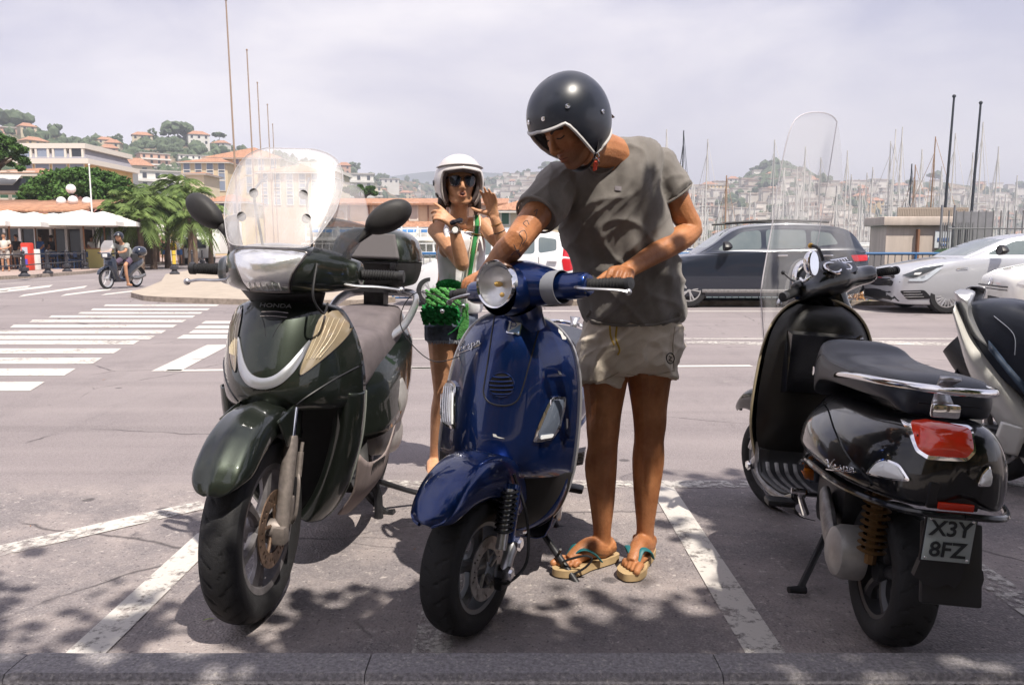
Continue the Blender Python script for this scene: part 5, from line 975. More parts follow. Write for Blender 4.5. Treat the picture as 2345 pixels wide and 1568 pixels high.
car('parked_car', 'white car with round chrome badge, nose only at the right picture edge', (p.x+.25, 12.9, 0), -.2, carpaint('warm white car paint', (.74, .73, .68)),
    [(0, .3, .5, .42, .56, .4, .64), (.08, .22, .7, .45, .66, .58, .76), (.4, .18, .84, .5, .8, .7, .88), (1.0, .17, .88, .55, .9, .76, .98), (2.0, .17, .89, .55, .95, .8, 1.02), (3.2, .17, .88, .55, .98, .8, 1.04), (3.8, .22, .82, .55, .95, .7, 1.0), (3.95, .4, .66, .55, .75, .55, .85)],
    [(.9, .68, .93, .6, .97), (1.3, .74, .96, .64, 1.2), (1.8, .76, .97, .6, 1.42), (2.6, .76, .97, .58, 1.48), (3.3, .75, .98, .58, 1.42), (3.8, .7, .98, .6, 1.08)],
    (.8, 3.25), .31, 5, silv, [[(1.35, 1.05), (2.2, 1.06), (2.2, 1.36), (1.8, 1.34)], [(2.3, 1.06), (3.1, 1.08), (3.0, 1.3), (2.3, 1.36)]], [('windscreen', [(-.55, 1.06), (.55, 1.06), (.48, 1.36), (-.48, 1.36)], 1)], ex4)
# ================================================================ SCOOTER PARTS shared by the four scooters
vin = mat('blue black vinyl seat', (.014, .018, .030), .42, bump=.15, bs=500, coat=.1)
def pin(t, fr, pts, h=.004, dome=0., rings=5, k=-1, back=.006, f=.2):
    """pad on a surface: outline measured in the picture, laid on the real surface bvh t of vehicle frame fr"""
    P = rp(pts, f) if k < 0 else crs(pts, k, True) if k > 1 else np.asarray(pts, float)
    c = P.mean(axis=0); rows = []; o = fr.iv @ CO; r3 = fr.iv.to_3x3()
    for i in range(rings+2):
        q_ = min(1, i/rings) if i <= rings else 1.; q_ = max(q_, 1e-4); off = h+dome*(1-q_*q_) if i <= rings else -back; row = []
        for p in P:
            a = c+(p-c)*q_; d = (r3 @ ray(a[0], a[1])).normalized(); hh = t.ray_cast(o, d, 12); g_ = 0
            while hh[0] is None and g_ < 30: g_ += 1; a = a+(c-a)*.06; d = (r3 @ ray(a[0], a[1])).normalized(); hh = t.ray_cast(o, d, 12)
            if hh[0] is None: x = t.find_nearest(o+d*((t.find_nearest(o)[0]-o).length))[0]; nn = -d
            else: x = hh[0]; nn = hh[1] if hh[1].dot(d) < 0 else -hh[1]
            row.append(tuple(x+nn*off))
        rows.append(row)
    return M().grid(rows, False, True)
def pseam(t, fr, pts, r=.002, k=6, closed=False, off=0., n=5, m=None):
    P = crs(pts, k, closed) if k > 1 else pts; o = fr.iv @ CO; r3 = fr.iv.to_3x3(); out_ = []
    for a in P:
        d = (r3 @ ray(a[0], a[1])).normalized(); hh = t.ray_cast(o, d, 12)
        if hh[0] is not None: nn = hh[1] if hh[1].dot(d) < 0 else -hh[1]; out_.append(tuple(hh[0]+nn*off))
    return (m or M()).tube(out_, r, n, 1, closed=closed) if len(out_) > 1 else (m or M())
def tyre(mx, c, r, wd, name, parent, rimr=.66, K=26, slant=.9, seed=0):
    prof = [(r*rimr, -wd*.40), (r*(rimr+.08), -wd*.49), (r*(rimr+.2), -wd*.5), (r*.93, -wd*.44), (r*.965, -wd*.36), (r*.985, -wd*.26), (r*.995, -wd*.15), (r, -wd*.05), (r, wd*.05), (r*.995, wd*.15), (r*.985, wd*.26), (r*.965, wd*.36), (r*.93, wd*.44), (r*(rimr+.2), wd*.5), (r*(rimr+.08), wd*.49), (r*rimr, wd*.40)]
    P = crs(prof, 2); nth = 336; rows = []
    for (pr, h) in P:
        row = []
        for j in range(nth):
            q = 2*PI*j/nth; g = 0
            if pr > r*.94:
                u = (q*K/(2*PI)+abs(h)/wd*slant*2+(.5 if h > 0 else 0)) % 1
                if abs(u-.5) < .06 and abs(h) > wd*.05 and abs(h) < wd*.42: g = .0035
            row.append((h, (pr-g)*math.cos(q), (pr-g)*math.sin(q)))
        rows.append(row)
    A = np.array(rows)+np.array(c, float); return M(mx).grid(A, False, True).build(name, rubber, parent, ang=30)
def rim5(mx, c, r, wd, m_, parent, spokes=5, sw=.10, hollow=True, wname='rim', side=1):
    rm_ = M(mx).lathe([(r*.68, -wd*.41), (r*.66, -wd*.44), (r*.60, -wd*.40), (r*.57, -wd*.15), (r*.57, wd*.15), (r*.60, wd*.40), (r*.66, wd*.44), (r*.68, wd*.41), (r*.63, 0)], c, 'x', 60, closed=True).build(wname, m_, parent)
    for k in range(spokes):
        a = 2*PI*k/spokes+.3; ca, sa = math.cos(a), math.sin(a); c_ = V(c)
        M(mx).tube([c_+V((side*wd*.1, ca*r*.1, sa*r*.1)), c_+V((side*wd*.22, ca*r*.35, sa*r*.35)), c_+V((side*wd*.12, ca*r*.6, sa*r*.6))], [r*sw*.8, r*sw*.65, r*sw], 8, 3, flat=(1, .55) if abs(ca) > 2 else None).build('spoke', m_, rm_)
    M(mx).lathe([(0, -wd*.42), (r*.14, -wd*.42), (r*.16, -wd*.3), (r*.16, wd*.3), (r*.14, wd*.42), (0, wd*.42)], c, 'x', 20).build('hub', m_, rm_); return rm_
def disc(mx, c, r, x, parent, m_, ri=.55, holes=18):
    m = M(mx); n = 90; rr = []
    # ring with real drill holes between radius bands
    rad = [r*ri, r*(ri+.12), r*(ri+.22), r*(ri+.32), r]
    vs = {}; V_ = []; F_ = []
    def vid(i, j, s_):
        k = (i, j % n, s_)
        if k not in vs: q = 2*PI*j/n; vs[k] = len(V_); V_.append((c[0]+x+s_*.0022, c[1]+rad[i]*math.cos(q), c[2]+rad[i]*math.sin(q)))
        return vs[k]
    def solid(i, j):
        if i < 0 or i > 3: return False
        return not ((i == 1 and j % 10 in (2,)) or (i == 2 and j % 10 in (7,)) or (i == 1 and j % 10 in (5,)))
    for i in range(4):
        for j in range(n):
            jj = j % n
            if not solid(i, jj): continue
            F_.append((vid(i, j, 1), vid(i+1, j, 1), vid(i+1, j+1, 1), vid(i, j+1, 1))); F_.append((vid(i, j, -1), vid(i, j+1, -1), vid(i+1, j+1, -1), vid(i+1, j, -1)))
            if not solid(i-1, jj): F_.append((vid(i, j, 1), vid(i, j+1, 1), vid(i, j+1, -1), vid(i, j, -1)))
            if not solid(i+1, jj): F_.append((vid(i+1, j, -1), vid(i+1, j+1, -1), vid(i+1, j+1, 1), vid(i+1, j, 1)))
    m.add(V_, F_); d_ = m.build('brake_disc', m_, parent, ang=0)
    for k in range(5): a = k*2*PI/5; M(mx).tube([(c[0]+x, c[1]+r*.22*math.cos(a), c[2]+r*.22*math.sin(a)), (c[0]+x, c[1]+r*(ri+.02)*math.cos(a+.3), c[2]+r*(ri+.02)*math.sin(a+.3))], .006, 6, 1).build('carrier_arm', m_, d_)
    return d_
SCRIPT = [[(0, 1.5), (.12, 1.6), (.2, 1.3), (.28, .1), (.62, 1.7), (.75, 1.85)], [(.55, .45), (.78, .6), (.86, .8), (.74, .88), (.66, .55), (.72, .2), (.95, .25)], [(.95, .25), (1.18, .8), (1.2, .95), (1.22, .6), (1.28, .25), (1.12, .15), (1.35, .3)], [(1.35, .3), (1.52, .9), (1.42, -.6)], [(1.5, .7), (1.7, .9), (1.78, .55), (1.62, .2), (1.52, .3)], [(1.78, .3), (2.2, .9), (2.0, .92), (1.95, .4), (2.1, .2), (2.25, .9), (2.28, .3), (2.45, .3)], [(.05, -.35), (.9, -.25), (2.3, .02)]]
def script_word(t, o, ax, bx, d, s_, r, fr=None, px=None):
    m = M()
    for st in SCRIPT:
        if fr: (x0, y0), (x1, y1), hh = px; pts = [(x0+(x1-x0)*a/2.4+(y1-y0)*0, y0+(y1-y0)*a/2.4-b*hh) for a, b in st]; pseam(t, fr, pts, r, 5, off=.003, m=m, n=6)
        else: seam(t, [(a*s_, b*s_) for a, b in st], o, ax, bx, d, r, 5, off=.003, m=m, n=6)
    return m
def strip_ring(pts_o, pts_i): return pts_o, pts_i
def vespa(fr, steer, label, paint, nm='classic_scooter', blue=True, hoff=(0, 0, .04), hroll=0, hsteer=None):
    r_ = root(nm, label, 'scooter', mx=fr.mx); edge = mat('shield edge strip alu' if blue else 'shield edge strip beige', (.6, .6, .62) if blue else (.45, .38, .26), .3, .7 if blue else .2)
    ap = V((0, .06, .2)); ST = Matrix.Translation(ap) @ Matrix.Rotation(R(steer), 4, V((0, .26, .85)).normalized()) @ Matrix.Translation(-ap); S3 = ST.to_3x3()
    SH = Matrix.Translation(V(hoff)) @ Matrix.Translation(ap) @ Matrix.Rotation(R(hsteer if hsteer is not None else steer), 4, V((0, .26, .85)).normalized()) @ Matrix.Translation(-ap) @ Matrix.Translation(V((0, .25, 1.05))) @ Matrix.Rotation(R(hroll), 4, 'Y') @ Matrix.Translation(V((0, -.25, -1.05)))
    sp = lambda *p: ST @ V(p); sd = lambda *p: S3 @ V(p)
    dk = mat('black underbody plastic', (.014, .014, .016), .55, var=.2)  # near-black plastic of the lower shield
    # --- steered group: wheel, fork, fender, headset
    wh = M(ST).lathe([(0, -.02), (.03, -.02), (.03, .02), (0, .02)], (0, 0, .215), 'x', 8).build('front_wheel', darkm, r_); tyre(ST, (0, 0, .215), .215, .118, 'tyre', wh, K=22, slant=.8)
    rim5(ST, (0, 0, .215), .215, .11, mat('scooter rim grey', (.16, .17, .19), .4, .5), wh, 5, .13); disc(ST, (0, 0, .215), .10, .062, wh, alud, .6)
    # fender: cross sections round the wheel
    rows = []
    for a, hw, sd_, rr in ((142, .022, .008, .33), (140, .048, .02, .336), (136, .068, .045, .34), (127, .082, .065, .345), (115, .088, .09, .352), (98, .092, .12, .356), (80, .094, .14, .355), (62, .092, .15, .35), (45, .085, .14, .34), (30, .07, .10, .33)):
        q = R(a); ry, rz = math.cos(q), math.sin(q)
        def pt(x, dr): return (x, (rr-dr)*ry, .215+(rr-dr)*rz)
        rows.append([pt(-hw, sd_), pt(-hw*.98, sd_*.5), pt(-hw*.82, .014), pt(-hw*.45, .002), pt(0, -.001), pt(hw*.45, .002), pt(hw*.82, .014), pt(hw*.98, sd_*.5), pt(hw, sd_)])
    M(ST).surf(rows, 5, 4).build('front_fender', paint, r_, solid=.004)
    fk = M(ST).tube([(.085, .10, .46), (.092, .075, .40), (.10, .055, .34), (.105, .05, .295)], [.036, .034, .030, .024], 14, 4).build('fork_leg', paint, r_)
    M(ST).tube([(.115, .065, .285), (.12, .03, .25), (.125, 0, .215)], [.024, .019, .021], 12, 4).build('link_arm', alu, r_)
    for p_, q_ in (((.10, .068, .287), (.142, .068, .287)), ((.10, 0, .215), (.148, 0, .215))): M(ST).tube([p_, q_], .023, 6, 1).tube([(q_[0]-.002, q_[1], q_[2]), (q_[0]+.006, q_[1], q_[2])], .013, 6, 1).build('axle_nut', chrome, r_)
    M(ST).tube([(.105, .055, .46), (.118, -.015, .29)], .017, 10, 1).build('damper', alu, r_); sh_ = M(ST)
    for k in range(9): t_ = k/8; sh_.lathe([(.024, -.005), (.031, 0), (.024, .005)], (.105+.008*t_, .052-.042*t_, .455-.11*t_), 'z', 16)
    sh_.build('damper_spring', mat('black spring steel', (.008, .008, .009), .5, spec=.3), r_)
    M(ST).tube([(.10, .09, .5), (.135, .12, .36), (.15, .10, .22), (.12, .03, .17), (.08, .03, .17)], .0055, 6, 6).build('brake_hose', blackp, r_)
    M(ST).box((.085, .065, .16), (.03, .07, .05), bev=.01).build('brake_caliper', darkm, r_)
    hs = M(SH); st = []
    for x, yc, zc, ry, rz in ((-.205, .235, 1.05, .004, .004), (-.20, .235, 1.05, .034, .036), (-.13, .225, 1.05, .045, .044), (-.075, .215, 1.058, .065, .063), (0, .21, 1.062, .088, .082), (.075, .215, 1.058, .065, .063), (.13, .225, 1.05, .046, .044), (.20, .235, 1.05, .036, .038), (.205, .235, 1.05, .004, .004)):
        x *= 1.22; st.append([(x, yc+ry*math.cos(q), zc+rz*math.sin(q)) for q in np.linspace(0, 2*PI, 14, endpoint=False)])
    hs.surf(st, 4, 2, cv=True, cap=True); hs.build('handlebar_cowl', paint, r_)
    M(SH).lathe([(.0765, .092), (.080, .12), (.079, .16), (.07, .2)], (0, .0, 1.045), 'y', 40).build('lamp_housing', paint, r_)
    M(SH).tube([(0, .21, 1.0), (0, .235, .96), (0, .25, .92)], [.07, .05, .05], 20, 3).build('steering_neck', paint, r_)
    lb = M(SH).lathe([(.0695, .078), (.075, .074), (.0775, .085), (.077, .10), (.070, .10)], (0, 0, 1.068), 'y', 48, closed=True).build('headlight', chrome, r_)
    M(SH).lathe([(0, .116), (.02, .115), (.050, .105), (.070, .086)], (0, 0, 1.068), 'y', 40).build('reflector', mat('lamp reflector', (.88, .88, .90), .30, .55, c2=(.6, .6, .63), vs=30, var=.1), lb)
    M(SH).ball((0, .10, 1.068), (.009, .02, .009), 8).build('bulb', mat('amber bulb', (.8, .5, .15), .2), lb); M(SH).ball((.016, .095, 1.035), (.008, .008, .008), 6).build('bulb', mat('amber bulb', (.8, .5, .15), .2), lb)
    M(SH).lathe([(0, .060), (.040, .064), (.070, .080)], (0, 0, 1.068), 'y', 48).build('lens', mat('headlamp glass', (.96, .97, .98), .04, trans=1, ior=1.12, bump=.25, bs=90), lb)
    for s_, nm_ in ((-1, 'grip'), (1, 'grip')):
        g = M(SH).tube([(s_*.245, .235, 1.05), (s_*.33, .26, 1.048), (s_*.365, .27, 1.047)], [.017, .0165, .0165], 12, 2); 
        for k in range(9): x = s_*(.262+k*.010); g.lathe([(.0165, -.002), (.019, 0), (.0165, .002)], (x, .235+(abs(x)-.245)*.29, 1.0495), 'x', 14)
        g.build('grip', rubber, r_); M(SH).lathe([(0, 0), (.019, 0), (.019, s_*.014), (0, s_*.016)], (s_*.365, .27, 1.047), 'x', 14).build('bar_end', blackp, r_)
        M(SH).tube([(s_*.222, .205, 1.045), (s_*.25, .19, 1.04), (s_*.30, .205, 1.035), (s_*.355, .235, 1.028), (s_*.375, .25, 1.022)], [.010, .009, .008, .0085, .009], 8, 4, flat=(.6, 1.2)).ball(V((s_*.378, .252, 1.021)), .011, 6).build('brake_lever', alu, r_)
        M(SH).box((s_*.235, .235, 1.05), (.035, .055, .06), bev=.012).build('switch_block', blackp, r_)
    tb = bvh(hs)
    # --- shield
    SR = [(.995, .045, .275, .235), (.975, .10, .30, .21), (.94, .15, .32, .19), (.88, .193, .335, .168), (.78, .224, .345, .15), (.66, .238, .35, .138), (.56, .243, .35, .13), (.49, .243, .352, .14), (.455, .241, .355, .185)]
    def srow(z, hw, ye, yc, n=13, e=2.3, f=1.): return [(hw*t*f, ye+(yc-ye)*(1-abs(t)**e), z-.012*abs(t)**2*0) for t in np.linspace(-1, 1, n)]
    sh = M().surf([srow(*q) for q in SR], 5, 3); so_ = sh.build('front_shield', paint, r_, solid=.004); ts = bvh(sh)
    low = [(.47, .236, .352, .26), (.38, .228, .36, .30), (.30, .20, .37, .33), (.24, .15, .39, .36), (.205, .10, .41, .39)]
    M().surf([srow(*q, e=6) for q in low], 4, 3).build('lower_shield', dk, r_, solid=.004)
    for s_ in (-1, 1):
        M().surf([[(s_*hw, ye, z), (s_*(hw-.012), ye-.025, z), (s_*(hw-.035), ye-.03, z), (s_*(hw-.05), ye-.015, z)] for z, hw, ye, _ in [(.50, .237, .352, 0)]+low], 4, 3).build('shield_flank', paint, r_, solid=.003)
        M().tube([(s_*hw*1.005, ye+.004, z) for z, hw, ye, _ in SR]+[(s_*hw*1.005, ye+.004, z) for z, hw, ye, _ in low[1:]], .0052, 8, 4).build('shield_trim', edge, r_)
    inn = [(.965, .09, .315, .33), (.93, .145, .33, .37), (.87, .185, .345, .40), (.78, .208, .355, .415), (.62, .222, .36, .42), (.50, .224, .365, .43), (.40, .215, .375, .40), (.32, .19, .385, .37), (.27, .17, .40, .38)]
    M().surf([srow(*q, e=4) for q in inn], 4, 3).build('inner_shield', mat('inner shield satin black', (.009, .008, .007), .42, var=.4, vs=12, coat=.1, bump=.1, bs=30), r_)
    gb = M().surf([[(-.15, .41, .86), (.15, .41, .86), (.15, .40, .60), (-.15, .40, .60)], [(-.14, .455, .85), (.14, .455, .85), (.14, .46, .62), (-.14, .46, .62)]], 1, 1, cv=True, cap=True).build('glove_box', blackg, r_); M().lathe([(0, .0), (.012, 0), (.012, .012), (0, .014)], (0, .46, .82), 'y', 14).build('lock', chrome, gb)
    # --- floor
    fl = [[(x, y, z+.0) for x in np.linspace(-hw, hw, 9)] for y, z, hw in ((.37, .36, .20), (.385, .30, .205), (.44, .262, .205), (.56, .255, .195), (.70, .262, .18), (.78, .29, .16))]
    M().surf(fl, 4, 1).build('floorboard', blackp, r_, solid=.01)
    for s_ in (-1, 1):
        for k in range(4): x = s_*(.055+.036*k); M().tube([(x*1.03, .40, .305), (x*1.03, .45, .273), (x, .58, .266), (x*.92, .71, .274)], .006, 6, 4, flat=(.8, 1.5)).build('floor_strip', alud, r_)
        M().tube([(s_*.206, .365, .38), (s_*.208, .40, .28), (s_*.205, .46, .25), (s_*.195, .60, .245), (s_*.175, .76, .26)], .009, 8, 4).build('floor_trim', edge if blue else alud, r_)
        M().surf([[(s_*.20, .36, .34), (s_*.17, .38, .20), (s_*.08, .40, .18)], [(s_*.20, .50, .24), (s_*.17, .50, .17), (s_*.08, .50, .16)], [(s_*.19, .68, .25), (s_*.16, .68, .19), (s_*.08, .68, .17)], [(s_*.17, .80, .30), (s_*.15, .80, .22), (s_*.08, .80, .2)]], 4, 3).build('floor_underside', paint, r_, solid=.003)
        M().box((s_*.215, .80, .262), (.10, .07, .022), bev=.008).build('footpeg', blackp, r_)
    # --- rear body
    BR = [(.70, .09, .30, .64), (.76, .13, .35, .68), (.86, .17, .42, .70), (1.0, .20, .47, .715), (1.18, .216, .488, .725), (1.36, .208, .494, .735), (1.48, .182, .50, .745), (1.57, .140, .505, .74), (1.62, .095, .515, .71), (1.64, .04, .55, .66)]
    rows = []
    for y, hw, zb, zt in BR:
        h = [(0, zb+.03), (hw*.8, zb+.015), (hw*.985, zb+.03), (hw, lerp(zb, zt, .35)), (hw*.93, lerp(zb, zt, .62)), (hw*.72, lerp(zb, zt, .86)), (hw*.42, zt-.004), (0, zt)]
        rows.append([(x, y, z) for x, z in h]+[(-x, y, z) for x, z in h[-2:0:-1]])
    rb = M().surf(rows, 5, 3, cv=True, cap=True); rb.build('rear_body', paint, r_); tr = bvh(rb)
    for s_ in (-1, 1):
        cw = inlay(tr, [(.79, .52), (.82, .60), (.90, .655), (1.06, .665), (1.22, .64), (1.38, .59), (1.50, .545), (1.42, .522), (1.15, .512), (.92, .50), (.83, .50)], (s_*1, 0, 0), (0, 1, 0), (0, 0, 1), (-s_, 0, 0), .006, dome=.022, rings=8, k=4, back=.01); cw.build('side_cowl', paint, r_)
        M().tube([(s_*.175, .86, .43), (s_*.205, 1.0, .476), (s_*.222, 1.18, .492), (s_*.215, 1.36, .498), (s_*.188, 1.48, .503), (s_*.145, 1.58, .508), (s_*.09, 1.635, .515), (0, 1.652, .52)], .0095, 8, 5).build('body_rim', paint, r_)
    sr = []
    for y, hw, zb, zt, ed in ((.675, .05, .66, .70, .3), (.69, .095, .655, .775, .3), (.76, .13, .68, .862, .5), (.84, .15, .72, .872, .55), (.93, .158, .74, .845, .7), (1.1, .162, .752, .838, .8), (1.3, .155, .76, .845, .8), (1.42, .142, .765, .846, .8), (1.485, .115, .745, .825, .7), (1.50, .08, .76, .79, .5)):
        h = [(0, zb), (hw*.85, zb), (hw, zb+.02), (hw*.99, lerp(zb, zt, .6)), (hw*.88, lerp(zb, zt, .9)), (hw*.5, zt), (0, zt+.003*ed)]; sr.append([(x, y, z) for x, z in h]+[(-x, y, z) for x, z in h[-2:0:-1]])
    sm = M().surf(sr, 5, 3, cv=True, cap=True); se = sm.build('seat', vin, r_); tse = bvh(sm)
    for s_ in (-1, 1): seam(tse, [(.73, .74), (.85, .82), (.98, .812), (1.2, .812), (1.44, .82)], (s_, 0, 0), (0, 1, 0), (0, 0, 1), (-s_, 0, 0), .0022, off=.001).build('piping', mat('seat piping', (.05, .05, .06), .5), se)
    M().lathe([(0, 0), (.014, 0), (.016, .004), (0, .005)], (.125, .73, .745), 'x', 14).build('seat_lock', chrome, se)
    M(Matrix.Translation((.026, 0, 0)) @ Matrix.Diagonal((.84, 1, 1, 1))).tube([(.135, .99, .765), (.172, 1.12, .79), (.182, 1.30, .812), (.165, 1.47, .825), (.10, 1.60, .835), (0, 1.645, .838), (-.10, 1.60, .835), (-.165, 1.47, .825), (-.182, 1.30, .812), (-.172, 1.12, .79), (-.135, .99, .765)], .011, 12, 6).build('grab_rail', chrome, r_)
    M(Matrix.Translation((.07, 0, .036))).surf([[(-.026, 1.635, .83), (.026, 1.635, .83)], [(-.015, 1.60, .80), (.015, 1.60, .80)], [(-.026, 1.61, .765), (.026, 1.61, .765)]], 4, 2).build('rail_bracket', alu, r_, solid=.01); M(Matrix.Translation((.07, 0, .036))).box((0, 1.625, .748), (.07, .022, .036), bev=.008).build('badge_block', chrome, r_)
    # --- rear wheel, engine, exhaust, stand
    rw = M().lathe([(0, -.02), (.03, -.02), (.03, .02), (0, .02)], (0, 1.28, .215), 'x', 8).build('rear_wheel', darkm, r_); tyre(None, (0, 1.28, .215), .215, .125, 'tyre', rw, K=22); rim5(None, (0, 1.28, .215), .215, .11, mat('scooter rim dark', (.06, .06, .065), .4, .5), rw, 5, .13)
    cast = mat('cast engine cover', (.42, .41, .40), .5, .6, var=.15, vs=18)
    M().tube([(.12, .98, .36), (.13, 1.05, .32), (.14, 1.15, .26), (.14, 1.28, .23)], [.035, .045, .045, .04], 16, 4, flat=(1.0, .5)).build('transmission_case', alud, r_); M().lathe([(0, .17), (.05, .168), (.075, .155), (.085, .13), (.085, .08)], (0, 1.22, .245), 'x', 28).build('clutch_cover', cast, r_)
    M().box((.02, .95, .32), (.16, .28, .20), bev=.04).build('engine_block', darkm, r_); cl = M()
    for k in range(11): cl.lathe([(.030, -.006), (.042, 0), (.030, .006)], (.09, 1.34+.0*k, .30+.021*k), 'z', 16)
    cl.tube([(.09, 1.34, .26), (.09, 1.34, .55)], .018, 8, 1).build('rear_spring', mat('spring bronze', (.18, .10, .04), .45, .5), r_)
    M().tube([(.155, .92, .26), (.185, .93, .33), (.19, .99, .36)], [.012, .010, .009], 8, 3).tube([(.19, .99, .36), (.235, .985, .36)], .011, 8, 1).build('kick_lever', chrome, r_)
    M().tube([(-.11, .9, .2), (-.13, 1.1, .22), (-.135, 1.22, .25)], [.03, .05, .052], 14, 3).tube([(-.135, 1.22, .25), (-.135, 1.44, .28)], .054, 16, 1).build('exhaust', mat('exhaust heat shield', (.05, .05, .052), .4, .5), r_)
    for s_ in (-1, 1): M().tube([(s_*.05, .86, .20), (s_*.11, .93, .11), (s_*.17, .99, .012)], .0125, 8, 3).tube([(s_*.15, .985, .012), (s_*.21, 1.0, .012)], [.016, .012], 8, 1).build('stand_leg', blackp, r_)
    M().box((-.03, 1.56, .36), (.16, .02, .22), bev=.01, rot=(.25, 0, 0)).build('mud_flap', blackp, r_)
    return r_, SH, SH.to_3x3(), ts, tr, tb, tse, hs
# ================================================================ BLUE SCOOTER
FB_ = Frame(-.14, 2.40, 10, 7)
bluep = mat('dark blue metallic scooter paint', (.003, .012, .072), .34, .8, coat=1, var=.15, vs=900, c2=(.006, .030, .145), spec=.3)
vb, ST, S3, ts, tr, tb, tse, hs = vespa(FB_, -19, 'blue metallic classic scooter with round headlight held upright by the man', bluep, hoff=(.06, 0, .03), hroll=-2, hsteer=-32)
lensm = mat('clear indicator lens', (.80, .82, .84), .10, coat=.8, stretch=(1, 1, 1)); lensd = mat('indicator inner dark', (.10, .12, .16), .1, coat=1)
def z5(x, y): return (918.8+.3468*x, 562.5+.3468*y)
Z5 = lambda L_: [z5(*p) for p in L_]
pin(ts, FB_, Z5([(300, 890), (345, 888), (372, 920), (368, 1205), (340, 1208), (290, 1178), (262, 1110), (262, 1030), (280, 950)]), .008, .006, k=-1, f=.3).build('indicator', chrome, vb)
pin(ts, FB_, Z5([(308, 910), (342, 908), (358, 930), (355, 1180), (340, 1188), (298, 1165), (275, 1105), (276, 1030), (290, 955)]), .0135, .005, k=-1, f=.3).build('lens', lensm, KIDS(vb)[-1] if False else vb)
pin(ts, FB_, Z5([(985, 995), (1075, 993), (1072, 1060), (1040, 1200), (990, 1275), (900, 1294), (862, 1290), (880, 1225), (935, 1090)]), .008, .006, f=.25).build('indicator', chrome, vb)
pin(ts, FB_, Z5([(992, 1012), (1055, 1012), (1050, 1065), (1020, 1190), (975, 1252), (900, 1268), (890, 1240), (950, 1095)]), .0135, .005, f=.25).build('lens', lensd, vb)
pin(ts, FB_, Z5([(905, 1245), (985, 1235), (970, 1258), (898, 1270)]), .019, .0, f=.25).build('lens_foot', lensm, vb)
for i in range(5):
    x = 290+i*14; pseam(ts, FB_, Z5([(x+12, 930), (x+4, 1050), (x+8, 1165)]), .0012, 4, off=.0195).build('lens_rib', chrome, vb)
pseam(ts, FB_, Z5([(618, 448), (600, 560), (572, 760), (545, 930), (546, 985), (575, 1030), (630, 1052), (690, 1055), (740, 1040), (778, 1000), (812, 900), (850, 760), (895, 600), (930, 490)]), .0032, 6, off=-.0005).build('panel_groove', blackt, vb)
c = z5(663, 918); ring = [(c[0]+28.5*math.cos(q), c[1]+27.5*math.sin(q)) for q in np.linspace(0, 2*PI, 28, endpoint=False)]
gr = pin(ts, FB_, ring, .002, k=0).build('horn_grille', blackt, vb)
for k in range(-2, 3):
    y = k*9.6; hw_ = math.sqrt(max(0, 27.5**2-y*y))-1; pseam(ts, FB_, [(c[0]-hw_, c[1]+y+1), (c[0], c[1]+y+2.5), (c[0]+hw_, c[1]+y+1)], .0030, 5, off=.005, n=8).build('grille_slat', bluep, gr)
pseam(ts, FB_, ring, .0016, 1, closed=True, off=.003).build('grille_ring', bluep, gr)
bd = pin(ts, FB_, [(1165, 736), (1196, 740), (1190, 768), (1159, 763)], .006, f=.12).build('shield_badge', chrome, vb)
pin(ts, FB_, [(1168, 739), (1193, 742), (1188, 764.5), (1162.5, 761)], .0075, f=.1).build('badge_field', white_p, bd); pin(ts, FB_, [(1192, 744), (1188, 764), (1165, 761.5)], .0085, k=0).build('badge_corner', mat('badge pale blue', (.25, .4, .65), .3), bd)
for st_ in ([(1169, 756), (1172, 741)], [(1172, 741), (1180, 742), (1182, 747), (1178, 750), (1170.5, 749)]): pseam(ts, FB_, st_, .0014, 4, off=.010).build('badge_letter', mat('badge navy', (.02, .06, .3), .3), bd)
script_word(ts, None, None, None, None, 0, .0014, FB_, (z5(372, 705), z5(528, 655), 11)).build('script_lettering', chrome, vb)
for i, pg in enumerate(([(1035, 548), (1062, 572), (1070, 590), (1088, 606), (1085, 620), (1062, 618), (1050, 585), (1038, 572)], [(1032, 824), (1050, 832), (1056, 850), (1040, 848)], [(604, 1240), (625, 1245), (632, 1262), (684, 1272), (650, 1270), (606, 1258)], [(1088, 1140), (1100, 1142), (1098, 1200), (1090, 1210)])): pin(ts, FB_, Z5(pg), .0008, k=0, rings=2).build('paint_chip', mat('chipped primer', (.55, .55, .55), .7), vb)
hr = M(); n = 22
for j in range(3): pass
m = M(ST); m.lathe([(.052, .03), (.0535, .03), (.0535, .082), (.052, .082)], (0.085, .21, 1.048), 'x', 24, closed=True); m.build('grey_tape', mat('grey duct tape', (.22, .23, .26), .55), vb)
# side stand with wire loop, horn disc and cables
sl_ = M(); a = FB_.at(1240, 1215, y=.55); b_ = FB_.at(1332, 1352, z=0.012); sl_.tube([a, a.lerp(b_, .5), b_], .013, 10, 1); dd = (b_-a).normalized(); sl_.tube([b_+V((-.02, 0, 0)), b_+V((.055, -.01, 0))], [.018, .010], 8, 1, flat=(.5, 1.3))
w1 = a.lerp(b_, .60); pts = [w1, FB_.at(1290, 1285, y=w1.y-.02), FB_.at(1335, 1272, y=w1.y-.03), FB_.at(1355, 1278, y=w1.y-.03), FB_.at(1340, 1298, y=w1.y-.02), a.lerp(b_, .75)]; sl_.tube(pts, .0042, 6, 6); sl_.tube([a.lerp(b_, .42), FB_.at(1283, 1257, y=w1.y)], .005, 6, 1); sl_.build('side_stand', blackp, vb)
q = FB_.at(1262, 1060, y=.30); hb = M().lathe([(0, -.01), (.034, -.008), (.040, .0), (.036, .02), (0, .02)], q, 'y', 28); hb.lathe([(.014, -.014), (.017, -.012), (.014, -.01)], q, 'y', 20).build('horn_disc', mat('dark horn', (.03, .03, .03), .35), vb)
